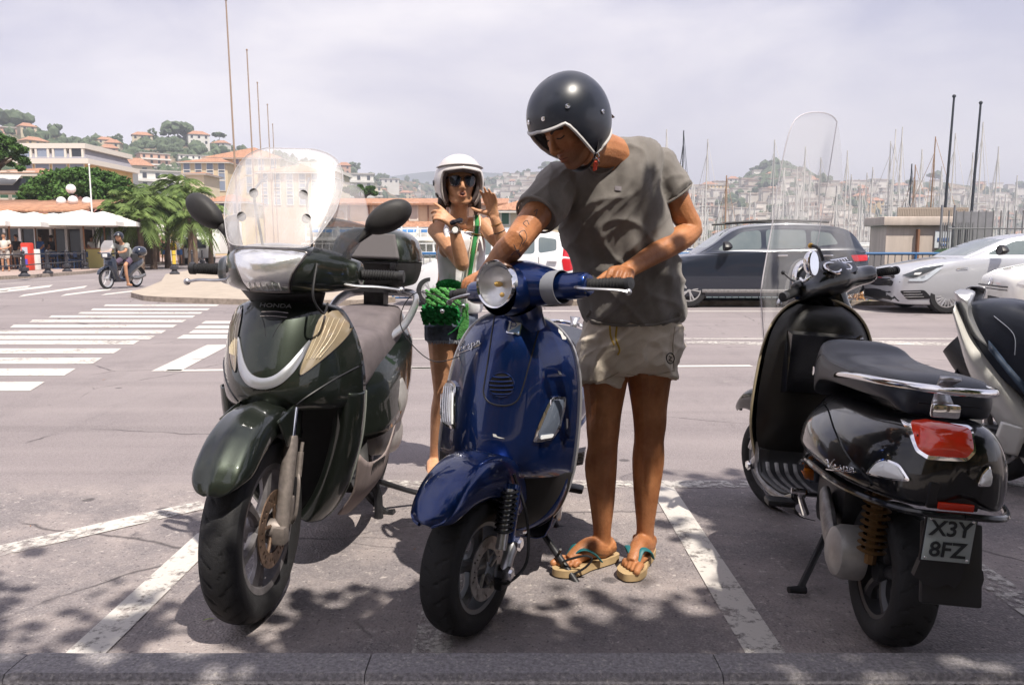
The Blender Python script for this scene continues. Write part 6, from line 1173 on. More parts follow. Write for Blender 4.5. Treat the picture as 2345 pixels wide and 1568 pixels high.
# engine glimpsed right of the shield
m = M(); p0 = FB_.at(1320, 1035, y=.78)
for k in range(5): m.box(p0+V((-.01, 0, -.012*k)), (.09, .08, .005), rot=(0, -.35, 0))
m.build('cooling_fins', alud, vb); M().surf([[(.175, .70, .50), (.205, .8, .52)], [(.17, .72, .40), (.2, .85, .42)], [(.15, .74, .33), (.18, .86, .34)]], 3, 2).build('cowl_hanger', alu, vb, solid=.01)
M().tube([ST @ V((-.24, .19, 1.0)), ST @ V((-.36, .08, 1.06)), ST @ V((-.42, .05, .95)), ST @ V((-.34, .12, .82)), ST @ V((-.20, .2, .86))], .0018, 6, 8).build('brake_cable', blackp, vb)
# ================================================================ BLACK SCOOTER (seen from behind, tall windshield)
FK = Frame(1.235, 3.62, 184, -4)
blkp = mat('gloss black scooter paint', (.004, .0045, .006), .3, .0, coat=1, wear=((.02, .02, .024), 14, .62, .3), spec=.15)
vk, ST2, S32, ts2, tr2, tb2, tse2, hs2 = vespa(FK, 22, 'black classic scooter seen from behind with tall clear windshield', blkp, blue=False, hoff=(-.12, 0, .02), hroll=0, hsteer=38)
redlens = mat('red tail lamp lens', (.80, .06, .02), .12, coat=1, c2=(.62, .03, .012), var=.25, vs=30)
k_ = vk
tl = pin(tr2, FK, [(2062, 962), (2085, 964), (2224, 978), (2232, 1035), (2212, 1056), (2125, 1052), (2098, 1034), (2085, 1000)], .006, .004, f=.25).build('tail_light', chrome, vk)
pin(tr2, FK, [(2088, 971), (2118, 968), (2165, 976), (2218, 988), (2224, 1030), (2208, 1048), (2128, 1044), (2106, 1030)], .013, .012, rings=8, f=.3).build('lens', redlens, tl)
for u, v in ((2108, 1003), (2220, 1010)): pseam(tr2, FK, [(u-1, v), (u+1, v)], .003, 1, off=.018).build('lens_screw', blackt, tl)
for pts, nm in (([(1984, 1085), (2005, 1058), (2028, 1049), (2062, 1062), (2088, 1102), (2040, 1098)], 'indicator'), ([(2234, 1112), (2246, 1080), (2262, 1064), (2267, 1090), (2264, 1112)], 'indicator')):
    o = pin(tr2, FK, pts, .006, .003, f=.25).build(nm, chrome, vk); cx = sum(p[0] for p in pts)/len(pts); cy = sum(p[1] for p in pts)/len(pts)
    pin(tr2, FK, [(cx+(a-cx)*.82, cy+(b-cy)*.8) for a, b in pts], .011, .008, f=.3).build('lens', mat('clear indicator lens', (.80, .82, .84), .10, coat=.8), o)
pin(tr2, FK, [(1833, 1068), (1862, 1074), (1861, 1093), (1834, 1087)], .012, .002, f=.15).build('side_reflector', mat('amber reflector', (.75, .22, .02), .2, coat=1), vk)
script_word(tr2, None, None, None, None, 0, .0016, FK, ((1906, 1068), (1974, 1082), 11)).build('script_lettering', chrome, vk)
for o in vk.children: 
    if o.name.startswith('script'): o.location = (.022, .012, 0)
p0 = FK.at(2170, 1233, y=1.62); mxp = Matrix.Translation(p0) @ Matrix.Rotation(PI, 4, 'Z') @ Matrix.Rotation(PI/2+.06, 4, 'X')
pl = M(mxp).box((0, 0, 0), (.132, .132, .006), bev=.004).build('plate_frame', blackt, vk); plm = mat('number plate enamel', (.36, .41, .43), .45, wear=((.25, .27, .28), 40, .6, .2)); M(mxp).box((0, 0, .004), (.122, .122, .004), bev=.003).build('plate', plm, pl)
m = M(); text_mesh('X3Y', .058, .0012, m, mxp @ Matrix.Translation((0, .028, .0075)), bold=.0009); text_mesh('8FZ', .058, .0012, m, mxp @ Matrix.Translation((0, -.030, .0075)), bold=.0009); m.build('plate_lettering', mat('plate black', (.02, .025, .03), .4), pl, ang=0)
m = M(mxp)
for a in (-1, 1):
    for b in (-1, 1): m.ball((a*.053, b*.053, .007), (.0035, .0035, .002), 6)
m.build('plate_screw', chrome, pl)
M(mxp).box((-.005, .115, -.004), (.13, .07, .02), bev=.006).build('plate_holder', blackt, vk); M(mxp).box((-.0, .092, .010), (.09, .020, .008), bev=.003).build('reflector', mat('dull red reflector', (.55, .03, .01), .25, coat=.5), vk)
m = M(mxp); m.surf([[(-.055, -.07, -.01), (.06, -.07, -.01), (.062, -.12, -.02), (.05, -.145, -.02), (.03, -.135, -.02), (.0, -.15, -.02), (-.03, -.14, -.02), (-.06, -.12, -.02)], [(-.055, -.07, -.03), (.06, -.07, -.03), (.062, -.12, -.04), (.05, -.145, -.04), (.03, -.135, -.04), (.0, -.15, -.04), (-.03, -.14, -.04), (-.06, -.12, -.04)]], 1, 1, cv=True, cap=True).build('plate_skirt', blackp, vk)
# windshield
wsm = mat('clear scratched acrylic', (.80, .80, .84), .12, alpha=.13, coat=1, spec=1)
def wy(x, z): return .06+.11*((z-1.0)/.75)**1.5+.6*x*x
OUT = [(a*(1.45 if b > 1.14 else 1.3), b) for a, b in [(-.10, 1.71), (-.06, 1.745), (0, 1.755), (.06, 1.745), (.10, 1.71), (.125, 1.62), (.15, 1.45), (.17, 1.30), (.20, 1.18), (.255, 1.08), (.275, .99), (.25, .92), (.19, .90), (.12, .97), (.085, 1.06), (.05, 1.13), (0, 1.15), (-.05, 1.13), (-.085, 1.06), (-.12, .97), (-.19, .90), (-.25, .92), (-.275, .99), (-.255, 1.08), (-.20, 1.18), (-.17, 1.30), (-.15, 1.45), (-.125, 1.62)]]
P = crs(OUT, 3, True); n = len(P); mid = n//2; L_ = []
# strips between mirrored outline points
half = [p for p in P if p[0] >= -1e-6]; half.sort(key=lambda p: 0)
rows = []
for i in range(0, 43):
    a = P[(3*2+i) % n]; b = P[(3*2-i) % n]; rows.append([(ST2 @ V((lerp(b[0], a[0], t), wy(lerp(b[0], a[0], t), lerp(b[1], a[1], t)), lerp(b[1], a[1], t))))[:] for t in np.linspace(0, 1, 12)])
wsb = M().grid(rows).build('windshield', wsm, vk, solid=.003)
m = M(); m.tube([ST2 @ V((p[0], wy(p[0], p[1]), p[1])) for p in P], .0026, 5, 1, closed=True); m.build('windshield_edge', mat('acrylic edge', (.75, .73, .78), .2, alpha=.6), vk)
brass = mat('brass fitting', (.45, .28, .08), .3, 1)
for s_ in (-1, 1): M(ST2).tube([(s_*.16, .20, 1.06), (s_*.165, .15, 1.08), (s_*.165, .11, 1.11)], .0045, 8, 3).ball((s_*.165, .105, 1.112), .009, 8).build('windshield_stay', darkm, vk)
ws_ = M(ST2).tube([(.01, .20, 1.11), (.01, .17, 1.19), (.01, .14, 1.205)], .007, 8, 3).build('windshield_stay', darkm, vk); M(ST2).ball((.01, .13, 1.207), .012, 8).build('stay_knob', brass, ws_)
# mirror and dashboard
mr_ = M(ST2).surf([[(.23+.03*math.cos(q)*f, .30+d_, 1.16+.052*math.sin(q)*f) for q in np.linspace(0, 2*PI, 12, endpoint=False)] for f, d_ in ((.05, -.03), (.7, -.025), (1, -.005), (1, .006), (.9, .009))], 2, 2, cv=True, cap=True).build('mirror', chrome, vk, rot=None); M(ST2).surf([[(.23+.027*math.cos(q)*f, .312, 1.16+.048*math.sin(q)*f) for q in np.linspace(0, 2*PI, 14, endpoint=False)] for f in (.01, .5, 1)], 1, 1, cv=True).build('mirror_glass', mat('mirror glass', (.75, .78, .82), .03, 1), mr_)
M(ST2).tube([(.225, .30, 1.11), (.245, .27, 1.09), (.20, .22, 1.095), (.16, .22, 1.07)], .006, 8, 4).build('mirror_stem', chrome, vk)
ds = M(ST2); dn = Matrix.Translation((0, .245, 1.105)) @ Matrix.Rotation(R(-38), 4, 'X'); T_ = ST2 @ dn
plt = M(T_).surf([[(-.105, -.045, 0), (-.05, -.052, .0), (.06, -.050, 0), (.11, -.03, 0), (.10, .035, 0), (.03, .052, 0), (-.07, .05, 0), (-.108, .02, 0)], [(-.10, -.042, .012), (-.05, -.048, .014), (.06, -.046, .014), (.10, -.028, .012), (.095, .03, .012), (.03, .046, .014), (-.07, .045, .014), (-.10, .018, .012)]], 1, 3, cv=True, cap=True).build('dashboard', blackg, vk)
m = M(T_); ov = lambda cx, cy, a, b: [(cx+a*math.cos(q), cy+b*math.sin(q), .020) for q in np.linspace(0, 2*PI, 20, endpoint=False)]
m.tube(ov(.048, .004, .042, .030), .0045, 8, 2, closed=True); m.tube(ov(-.030, .014, .026, .020), .004, 8, 2, closed=True); m.build('gauge_rim', chrome, plt); M(T_).lathe([(0, .016), (.04, .016)], (.048, .004, 0), 'z', 24).build('gauge_face', mat('gauge face', (.30, .22, .20), .3), plt)
m = M(T_); m.tube([(-.085, -.032, .02), (-.02, -.034, .02), (.02, -.036, .02)], .004, 6, 3).tube([(-.088, -.004, .02), (-.04, -.012, .02), (.0, -.02, .02)], .0035, 6, 3)
for k in range(5): m.tube([(-.078+k*.017, -.03, .02), (-.076+k*.017, -.014, .02)], .0032, 6, 1)
m.build('chrome_bars', chrome, plt)
# ================================================================ DARK GREEN LARGE WHEEL SCOOTER
FH = Frame(-.845, 2.50, 5, 2)
grp_ = mat('dark green metallic paint', (.022, .028, .022), .42, .65, coat=1, wear=((.07, .07, .055), 22, .63, .25), spec=.3, var=.15, vs=700)
hn = root('large_wheel_scooter', 'dusty dark green big wheeled scooter with hazy windscreen and rear top case', 'scooter', mx=FH.mx)
brn = mat('corroded fork alloy', (.23, .20, .185), .55, .5, var=.25, vs=40); grim = mat('grey cast wheel', (.20, .19, .20), .5, .6, var=.25, vs=20); dkp = mat('faded black plastic', (.028, .027, .028), .6, var=.25, vs=18, bump=.1, bs=300)
wh = M().lathe([(0, -.02), (.03, -.02), (.03, .02), (0, .02)], (0, 0, .30), 'x', 8).build('front_wheel', darkm, hn); tyre(None, (0, 0, .30), .30, .118, 'tyre', wh, rimr=.70, K=30, slant=1.0)
rim5(None, (0, 0, .30), .315, .108, grim, wh, 6, .085); disc(None, (0, 0, .30), .125, .062, wh, mat('rusty disc', (.22, .15, .11), .5, .8, var=.3, vs=60), .62); M().lathe([(0, .03), (.03, .03), (.035, .07), (.02, .095), (0, .095)], (0, 0, .30), 'x', 18).build('axle_cap', brn, wh)
for s_ in (-1, 1):
    M().tube([(s_*.088, .0, .275), (s_*.088, .01, .33), (s_*.088, .075, .55), (s_*.086, .085, .585)], [.021, .0235, .025, .023], 14, 3).box((s_*.088, -.01, .285), (.045, .05, .06), bev=.012).build('fork_leg', brn, hn); M().tube([(s_*.086, .08, .57), (s_*.084, .17, .80)], .0165, 12, 1).build('fork_tube', chrome, hn)
M().box((.085, .075, .34), (.035, .05, .09), bev=.012).tube([(.10, .06, .30), (.118, .05, .34), (.12, .07, .43), (.112, .09, .47), (.115, .12, .56)], .006, 8, 5).tube([(.112, .088, .45), (.114, .105, .53)], .0105, 8, 1).build('brake_caliper', brn, hn)
rows = []
for a, hw, dp_, rr in ((147, .026, .003, .368), (145, .054, .010, .374), (140, .080, .03, .381), (132, .094, .065, .388), (116, .096, .08, .394), (98, .094, .085, .398), (80, .09, .085, .40), (62, .085, .075, .40), (45, .075, .06, .40)):
    q = R(a); ry, rz = math.cos(q), math.sin(q); pt = lambda x, dr: (x, (rr-dr)*ry, .30+(rr-dr)*rz)
    rows.append([pt(-hw, dp_), pt(-hw*.97, dp_*.5), pt(-hw*.8, dp_*.12), pt(-hw*.4, -.003), pt(0, -.012), pt(hw*.4, -.003), pt(hw*.8, dp_*.12), pt(hw*.97, dp_*.5), pt(hw, dp_)])
rows = [[(x*.90, y, z) for x, y, z in r__] for r__ in rows]
M().surf(rows, 6, 4).build('front_fender', grp_, hn, solid=.004)
for s_ in (-1, 1): M().surf([[(s_*.094, -.05, .665), (s_*.094, .1, .69), (s_*.088, .2, .66)], [(s_*.098, .0, .60), (s_*.097, .09, .60), (s_*.092, .17, .59)], [(s_*.096, .03, .565), (s_*.095, .085, .56), (s_*.092, .13, .56)]], 4, 4).build('fender_side', grp_, hn, solid=.003)
# fascia
def srow2(z, hw, ye, yc, n=15, e=2.2, dz=0.): return [(hw*t, ye+(yc-ye)*(1-abs(t)**e), z+dz*abs(t)**2) for t in np.linspace(-1, 1, n)]
FR = [(1.035, .165, .32, .235), (1.02, .19, .32, .20), (.985, .212, .325, .165), (.93, .235, .335, .13), (.86, .252, .345, .095), (.79, .262, .35, .065), (.73, .264, .355, .055), (.685, .262, .36, .075), (.66, .26, .362, .12)]
fs = M().surf([srow2(*q, dz=-.03+.06*(1.03-q[0])) for q in FR], 5, 3); fs.build('front_fairing', grp_, hn, solid=.004); tf = bvh(fs)
M().surf([srow2(z, hw, ye, yc, e=7) for z, hw, ye, yc in ((.70, .245, .36, .20), (.62, .242, .37, .30), (.5, .225, .38, .34), (.38, .19, .39, .37), (.27, .14, .41, .40), (.2, .09, .44, .44))], 4, 3).build('inner_fairing', mat('black inner fairing', (.010, .010, .011), .6, var=.3, vs=20), hn, solid=.003)
FLk = [(.70, .264, .355), (.62, .260, .36), (.52, .247, .37), (.42, .222, .38), (.33, .19, .39), (.25, .145, .41), (.195, .10, .43)]
for s_ in (-1, 1):
    fl_ = M().surf([[(s_*(hw-.02), ye+.06, z), (s_*hw, ye, z), (s_*(hw-.008), ye-.05, z), (s_*(hw-.045), ye-.085, z+.004), (s_*(hw-.095), ye-.075+.02, z+.01), (s_*(hw-.11), ye-.02, z+.01)] for z, hw, ye in FLk], 5, 4); fl_.build('fairing_flank', grp_, hn, solid=.004)
    M().tube([(s_*(hw+.001), ye+.004, z) for z, hw, ye in FLk], .003, 6, 4).build('fairing_edge', mat('worn edge', (.3, .32, .3), .5), hn)
    seam(tf, [(s_*.262, .80), (s_*.20, .765), (s_*.13, .715), (s_*.10, .69)], (0, -2, 0), (1, 0, 0), (0, 0, 1), (0, 1, 0), .0035, off=0).build('fairing_crease', blackt, hn)
O_, AX, BX, DD = (0, -2, 0), (1, 0, 0), (0, 0, 1), (0, 1, 0)
amb = mat('clear amber marker lens', (.34, .27, .18), .18, .3, coat=1, c2=(.44, .36, .25), var=.08, vs=9, spec=.8); slv = mat('silver painted trim', (.40, .41, .44), .3, .6, coat=.6, wear=((.3, .28, .26), 30, .6, .2))
for s_ in (-1, 1):
    o = inlay(tf, [(s_*a, b) for a, b in [(.135, .965), (.165, 1.005), (.195, 1.0), (.218, .965), (.225, .93), (.205, .885), (.165, .835), (.118, .79), (.108, .80), (.115, .845), (.128, .90)]], O_, AX, BX, DD, .004, dome=.008, rings=7, k=3).build('marker_lens', amb, hn)
    seam(tf, [(s_*a, b) for a, b in [(.135, .965), (.165, 1.005), (.195, 1.0), (.218, .965), (.225, .93), (.205, .885), (.165, .835), (.118, .79), (.108, .80), (.115, .845), (.128, .90)]], O_, AX, BX, DD, .002, 3, True, off=.003).build('lens_rim', blackt, o)
    for k in range(5): seam(tf, [(s_*(.150+k*.013), .975-k*.004), (s_*(.140+k*.012), .90), (s_*(.125+k*.008), .84)], O_, AX, BX, DD, .0011, 4, off=.0125).build('lens_flute', mat('pale flute', (.58, .50, .36), .2), o)
VO = [(.128, .895), (.108, .83), (.085, .788), (.05, .757), (0, .745), (-.05, .757), (-.085, .788), (-.108, .83), (-.128, .895), (-.112, .870), (-.088, .828), (-.052, .792), (0, .781), (.052, .792), (.088, .828), (.112, .870)]
# silver V as a strip
vo = [(-.128, .895), (-.108, .83), (-.085, .788), (-.05, .757), (0, .745), (.05, .757), (.085, .788), (.108, .83), (.128, .895)]; vi = [(-.122, .90), (-.090, .848), (-.068, .818), (-.038, .791), (0, .781), (.038, .791), (.068, .818), (.090, .848), (.122, .90)]
vo, vi = crs(vo, 5), crs(vi, 5); rows = []
for p, q in zip(vo, vi):
    r__ = []
    for t, h in ((0, -.004), (0, .005), (.3, .009), (.7, .009), (1, .005), (1, -.004)): a = p*(1-t)+q*t; x = hit(tf, V((a[0], -2, a[1])), DD); r__.append((x.x, x.y-h, x.z))
    rows.append(r__)
M().grid(rows).build('silver_trim', slv, hn)
inlay(tf, [(-.048, .985), (0, .992), (.048, .985), (.03, .968), (0, .962), (-.03, .968)], O_, AX, BX, DD, .002, k=3).build('slot', blackt, hn)
for z in (.990, .976): seam(tf, [(-.046, z-.003), (0, z), (.046, z-.003)], O_, AX, BX, DD, .0016, off=.004).build('slot_bar', chrome, hn)
hx = hit(tf, (0, -2, 1.005), DD); text_mesh('HONDA', .022, .0012, None, Matrix.Translation((0, hx.y-.006, 1.008)) @ Matrix.Rotation(R(52), 4, 'X') @ Matrix.Diagonal((1.35, 1, 1, 1))).build('lettering', slv, hn, ang=0)
for s_ in (-1, 1): seam(tf, [(s_*.045, .975), (s_*.03, .955), (s_*.018, .93), (s_*.012, .91)], O_, AX, BX, DD, .0016, off=.0).build('fairing_crease', blackt, hn)
# handlebar cowl with big headlamp
st = []
for x, yc, zc, ry, rz in ((-.252, .325, 1.115, .004, .004), (-.25, .325, 1.115, .045, .042), (-.215, .315, 1.118, .06, .055), (-.165, .27, 1.125, .10, .07), (-.10, .23, 1.13, .13, .08), (0, .215, 1.13, .14, .088), (.10, .23, 1.13, .13, .08), (.165, .27, 1.125, .10, .07), (.215, .315, 1.118, .06, .055), (.25, .325, 1.115, .045, .042), (.252, .325, 1.115, .004, .004)):
    st.append([(x, yc+ry*math.copysign(abs(math.cos(q))**.85, math.cos(q)), zc+rz*math.copysign(abs(math.sin(q))**.8, math.sin(q))) for q in np.linspace(0, 2*PI, 16, endpoint=False)])
hc = M().surf(st, 4, 2, cv=True, cap=True); hc.build('handlebar_cowl', grp_, hn); th = bvh(hc)
M().surf([[(-.15, .24, 1.07), (-.08, .19, 1.062), (0, .18, 1.06), (.08, .19, 1.062), (.15, .24, 1.07)], [(-.12, .29, 1.01), (-.07, .26, 1.0), (0, .25, .995), (.07, .26, 1.0), (.12, .29, 1.01)]], 3, 4).build('cowl_underside', blackp, hn, solid=.01)
HL = [(-.112, 1.192), (-.05, 1.198), (.05, 1.198), (.112, 1.192), (.118, 1.178), (.088, 1.12), (.070, 1.068), (.055, 1.058), (-.055, 1.058), (-.070, 1.068), (-.088, 1.12), (-.118, 1.178)]
hl = inlay(th, [(a*1.07, (b-1.125)*1.07+1.125) for a, b in HL], O_, AX, BX, DD, .006, k=2, rings=6).build('headlight', blackt, hn)
inlay(th, HL, O_, AX, BX, DD, .010, dome=.010, k=2, rings=8).build('reflector', mat('headlamp silvered bowl', (.85, .85, .86), .22, .8, vs=20, var=.1, bump=.35, bs=14, det=2, coat=1), hl)
for x in (-.05, -.03, -.01, .01, .03, .05): seam(th, [(x, 1.066), (x, 1.088)], O_, AX, BX, DD, .0013, 2, off=.018).build('lens_flute', white_p, hl)
seam(th, HL, O_, AX, BX, DD, .003, 2, True, off=.009).build('lamp_rim', mat('warm grey rim', (.22, .2, .2), .3, .5), hl)
# windscreen
acr = bpy.data.materials.new('hazed acrylic'); acr.use_nodes = True; t = acr.node_tree; b = t.nodes['Principled BSDF']; b.inputs['Base Color'].default_value = (.80, .78, .80, 1); b.inputs['Roughness'].default_value = .22; b.inputs['Coat Weight'].default_value = .8
co = t.nodes.new('ShaderNodeTexCoord'); mpn = t.nodes.new('ShaderNodeMapping'); mpn.inputs['Scale'].default_value = (1, 1, .35); n_ = t.nodes.new('ShaderNodeTexNoise'); n_.inputs['Scale'].default_value = 14; n_.inputs['Detail'].default_value = 8; n_.inputs['Roughness'].default_value = .7; mr_ = t.nodes.new('ShaderNodeMapRange'); mr_.inputs['From Min'].default_value = .3; mr_.inputs['From Max'].default_value = .75; mr_.inputs['To Min'].default_value = .15; mr_.inputs['To Max'].default_value = .40
t.links.new(co.outputs['Object'], mpn.inputs[0]); t.links.new(mpn.outputs[0], n_.inputs[0]); t.links.new(n_.outputs['Fac'], mr_.inputs[0]); t.links.new(mr_.outputs[0], b.inputs['Alpha'])
def sy(x, z): return .085+.26*((z-1.19)/.35)**1.2*.8+1.6*x*x if z > 1.19 else .085+1.6*x*x
SC = [(1.205, .085), (1.208, .12), (1.225, .145), (1.27, .168), (1.33, .192), (1.40, .198), (1.46, .19), (1.505, .165), (1.53, .125), (1.54, .08)]
rows = [[(x, sy(x, z), z) for x in np.linspace(-hw, hw, 15)] for z, hw in crs([(a, b) for a, b in SC], 4)]
M().grid(rows).build('windscreen', acr, hn, solid=.004)
ed = [(hw, z) for z, hw in crs(SC, 4)]; pts = [(x, sy(x, z), z) for x, z in ed]+[(-x, sy(x, z), z) for x, z in ed[::-1]]
M().tube(pts, .0019, 6, 1, closed=True).build('windscreen_edge', mat('acrylic edge pale', (.62, .60, .62), .25, alpha=.5), hn)
smk = mat('smoked deflector', (.10, .11, .13), .12, alpha=.6, coat=1); smc = mat('clear upper deflector', (.72, .70, .74), .15, alpha=.22, coat=1)
for s_ in (-1, 1):
    M().surf([[(s_*.12, .20, 1.20), (s_*.165, .235, 1.165), (s_*.19, .27, 1.13)], [(s_*.14, .21, 1.27), (s_*.20, .26, 1.24), (s_*.235, .33, 1.215)], [(s_*.15, .24, 1.31), (s_*.215, .29, 1.30), (s_*.265, .37, 1.285)]], 5, 5).build('deflector_base', smk, hn, solid=.004)
    M().surf([[(s_*.15, .24, 1.31), (s_*.215, .29, 1.30), (s_*.265, .37, 1.285)], [(s_*.16, .27, 1.37), (s_*.215, .33, 1.37), (s_*.255, .39, 1.34)], [(s_*.16, .31, 1.44), (s_*.21, .36, 1.43), (s_*.235, .40, 1.41)]], 5, 5).build('deflector_top', smc, hn, solid=.004)
    M().ball((s_*.155, .205, 1.155), .012, 8).lathe([(.006, -.02), (.012, -.02), (.012, -.014)], (s_*.155, .20, 1.155), 'y', 12).build('screen_bolt', alud, hn)
    for zz, xx in ((1.30, .11), (1.38, .085)):
        M().lathe([(0, 0), (.016, 0), (.014, .006), (0, .008)], (s_*xx, sy(xx, zz)+.006, zz), 'y', 16).build('screen_mount', dkp, hn)
    M().tube([(s_*.085, .30, 1.14), (s_*.09, .27, 1.25), (s_*.09, sy(.09, 1.38)+.02, 1.38), (s_*.075, sy(.09, 1.44)+.05, 1.44)], .005, 6, 4).build('screen_stay', mat('steel stay', (.3, .3, .3), .4, .8), hn)
    # mirrors
    cx = s_*.335; m = M(); rows = []
    for f, d_ in ((.002, -.040), (.35, -.038), (.7, -.030), (.92, -.014), (1, .002), (.96, .012), (.5, .014)):
        rows.append([(cx+(.076*math.cos(q)+.014*math.sin(q)*s_)*f, .36+d_+.02*math.cos(q)*s_*f, 1.322+(.060*math.sin(q)+s_*.020*math.cos(q)*.8-.008*(math.cos(q)*s_ < 0)*abs(math.cos(q)))*f) for q in np.linspace(0, 2*PI, 14, endpoint=False)])
    m.surf(rows, 3, 3, cv=True, cap=True).build('mirror', dkp, hn)
    g = M().tube([(s_*.205, .30, 1.155), (s_*.208, .31, 1.20), (s_*.235, .335, 1.235), (s_*.285, .36, 1.285)], [.008, .008, .011, .02], 10, 4).lathe([(.016, -.02), (.018, 0), (.012, .03)], (s_*.205, .30, 1.165), 'z', 12).build('mirror_stem', dkp, hn)
    g = M().tube([(s_*.25, .325, 1.115), (s_*.30, .345, 1.115), (s_*.375, .37, 1.113)], .018, 14, 2)
    for k in range(12): x = s_*(.265+k*.0085); g.lathe([(.018, -.0018), (.0205, 0), (.018, .0018)], (x, .325+(abs(x)-.25)*.36, 1.115), 'x', 14)
    g.build('grip', rubber, hn); M().lathe([(0, 0), (.021, 0), (.021, s_*.018), (0, s_*.02)], (s_*.375, .37, 1.113), 'x', 16).build('bar_end', blackp, hn)
    M().tube([(s_*.205, .27, 1.085), (s_*.25, .265, 1.08), (s_*.32, .29, 1.078), (s_*.385, .335, 1.068)], [.011, .009, .0085, .009], 8, 4, flat=(.6, 1.3)).ball((s_*.39, .337, 1.067), .0125, 8).build('brake_lever', alu, hn)
M().tube([(.15, .15, 1.155), (.155, .10, 1.05), (.17, .16, .99), (.165, .22, 1.02)], .004, 6, 6).build('cable', blackp, hn)
# floor, seat, rear body
M().surf([[(x, y, z) for x in np.linspace(-hw, hw, 7)] for y, z, hw in ((.42, .55, .15), (.42, .34, .19), (.50, .27, .20), (.68, .265, .19), (.80, .32, .16), (.84, .5, .13))], 4, 1).build('floorboard', dkp, hn, solid=.01)
tpe = mat('dusty taupe plastic', (.26, .21, .20), .7, var=.15, vs=10)
for s_ in (-1, 1):
    M().surf([[(s_*.235, .38, .46), (s_*.205, .42, .30), (s_*.14, .44, .20)], [(s_*.235, .55, .38), (s_*.215, .56, .26), (s_*.15, .56, .17)], [(s_*.235, .80, .36), (s_*.22, .80, .26), (s_*.15, .80, .17)], [(s_*.225, 1.02, .44), (s_*.20, 1.02, .33), (s_*.14, 1.0, .24)]], 4, 4).build('side_skirt', tpe, hn, solid=.005)
    for k in range(9): M().box((s_*.234, .58+k*.022, .345-k*.002), (.004, .005, .05), rot=(0, s_*.25, 0)).build('skirt_louvre', blackt, hn)
    M().surf([[(s_*.13, .78, .40), (s_*.13, .80, .60), (s_*.10, .80, .72)], [(s_*.215, .92, .42), (s_*.20, .95, .62), (s_*.15, .95, .74)], [(s_*.235, 1.15, .50), (s_*.215, 1.2, .68), (s_*.16, 1.2, .78)], [(s_*.20, 1.45, .62), (s_*.19, 1.5, .74), (s_*.14, 1.5, .83)], [(s_*.10, 1.75, .76), (s_*.10, 1.78, .82), (s_*.07, 1.78, .86)]], 5, 4).build('side_panel', grp_, hn, solid=.005)
sr = []
for y, hw, zb, zt in ((.70, .05, .60, .66), (.72, .10, .58, .74), (.80, .14, .62, .82), (.95, .165, .68, .845), (1.10, .17, .70, .85), (1.18, .17, .72, .90), (1.35, .165, .75, .92), (1.52, .13, .80, .92), (1.60, .06, .86, .90)):
    h = [(0, zb), (hw*.85, zb), (hw, zb+.03), (hw*.98, lerp(zb, zt, .6)), (hw*.85, lerp(zb, zt, .92)), (hw*.45, zt), (0, zt+.003)]; sr.append([(x, y, z) for x, z in h]+[(-x, y, z) for x, z in h[-2:0:-1]])
M().surf(sr, 5, 3, cv=True, cap=True).build('seat', mat('sun faded grey seat', (.13, .11, .115), .75, var=.2, vs=12, bump=.2, bs=400), hn)
for s_ in (-1, 1): M().tube([(s_*.16, 1.15, .80), (s_*.195, 1.3, .85), (s_*.20, 1.5, .93), (s_*.15, 1.66, .97), (0, 1.70, .97)], [.016, .02, .022, .02, .016], 10, 4, flat=(1.2, .7)).build('grab_rail', slv, hn)
rw = M().lathe([(0, -.02), (.03, -.02), (.03, .02), (0, .02)], (0, 1.36, .30), 'x', 8).build('rear_wheel', darkm, hn); tyre(None, (0, 1.36, .30), .30, .125, 'tyre', rw, rimr=.7, K=30); rim5(None, (0, 1.36, .30), .315, .108, grim, rw, 6, .085)
cast2 = mat('pale engine casing', (.48, .46, .44), .5, .5, var=.15, vs=14); M().tube([(.13, .95, .36), (.16, 1.1, .36), (.165, 1.25, .33), (.15, 1.36, .31)], [.06, .085, .08, .06], 16, 4, flat=(1.1, .45)).build('transmission_case', cast2, hn)
M().surf([[(.20, 1.02, .60), (.225, 1.12, .62), (.20, 1.24, .60)], [(.235, 1.05, .50), (.245, 1.14, .52), (.225, 1.26, .52)], [(.21, 1.05, .42), (.22, 1.14, .42), (.20, 1.25, .43)]], 4, 4).build('air_filter_cover', cast2, hn, solid=.02)
M().tube([(-.14, 1.0, .25), (-.17, 1.3, .30), (-.17, 1.7, .36)], [.04, .065, .06], 14, 3).build('exhaust', darkm, hn); M().box((0, 1.05, .35), (.2, .3, .22), bev=.05).build('engine_block', darkm, hn)
cs = M()
for s_ in (-1, 1): cs.tube([(s_*.06, .92, .24), (s_*.10, .98, .12), (s_*.17, 1.03, .02), (s_*.22, 1.03, .012)], [.02, .02, .016, .02], 8, 4)
cs.tube([(.10, .95, .20), (.26, 1.10, .10), (.33, 1.14, .075)], [.014, .012, .014], 8, 3).box((.34, 1.14, .078), (.03, .06, .012), bev=.004).build('centre_stand', darkm, hn)
M().tube([(.10, .97, .30), (.16, .97, .10), (.165, .97, .005)], .02, 8, 1).build('side_stand', darkm, hn)
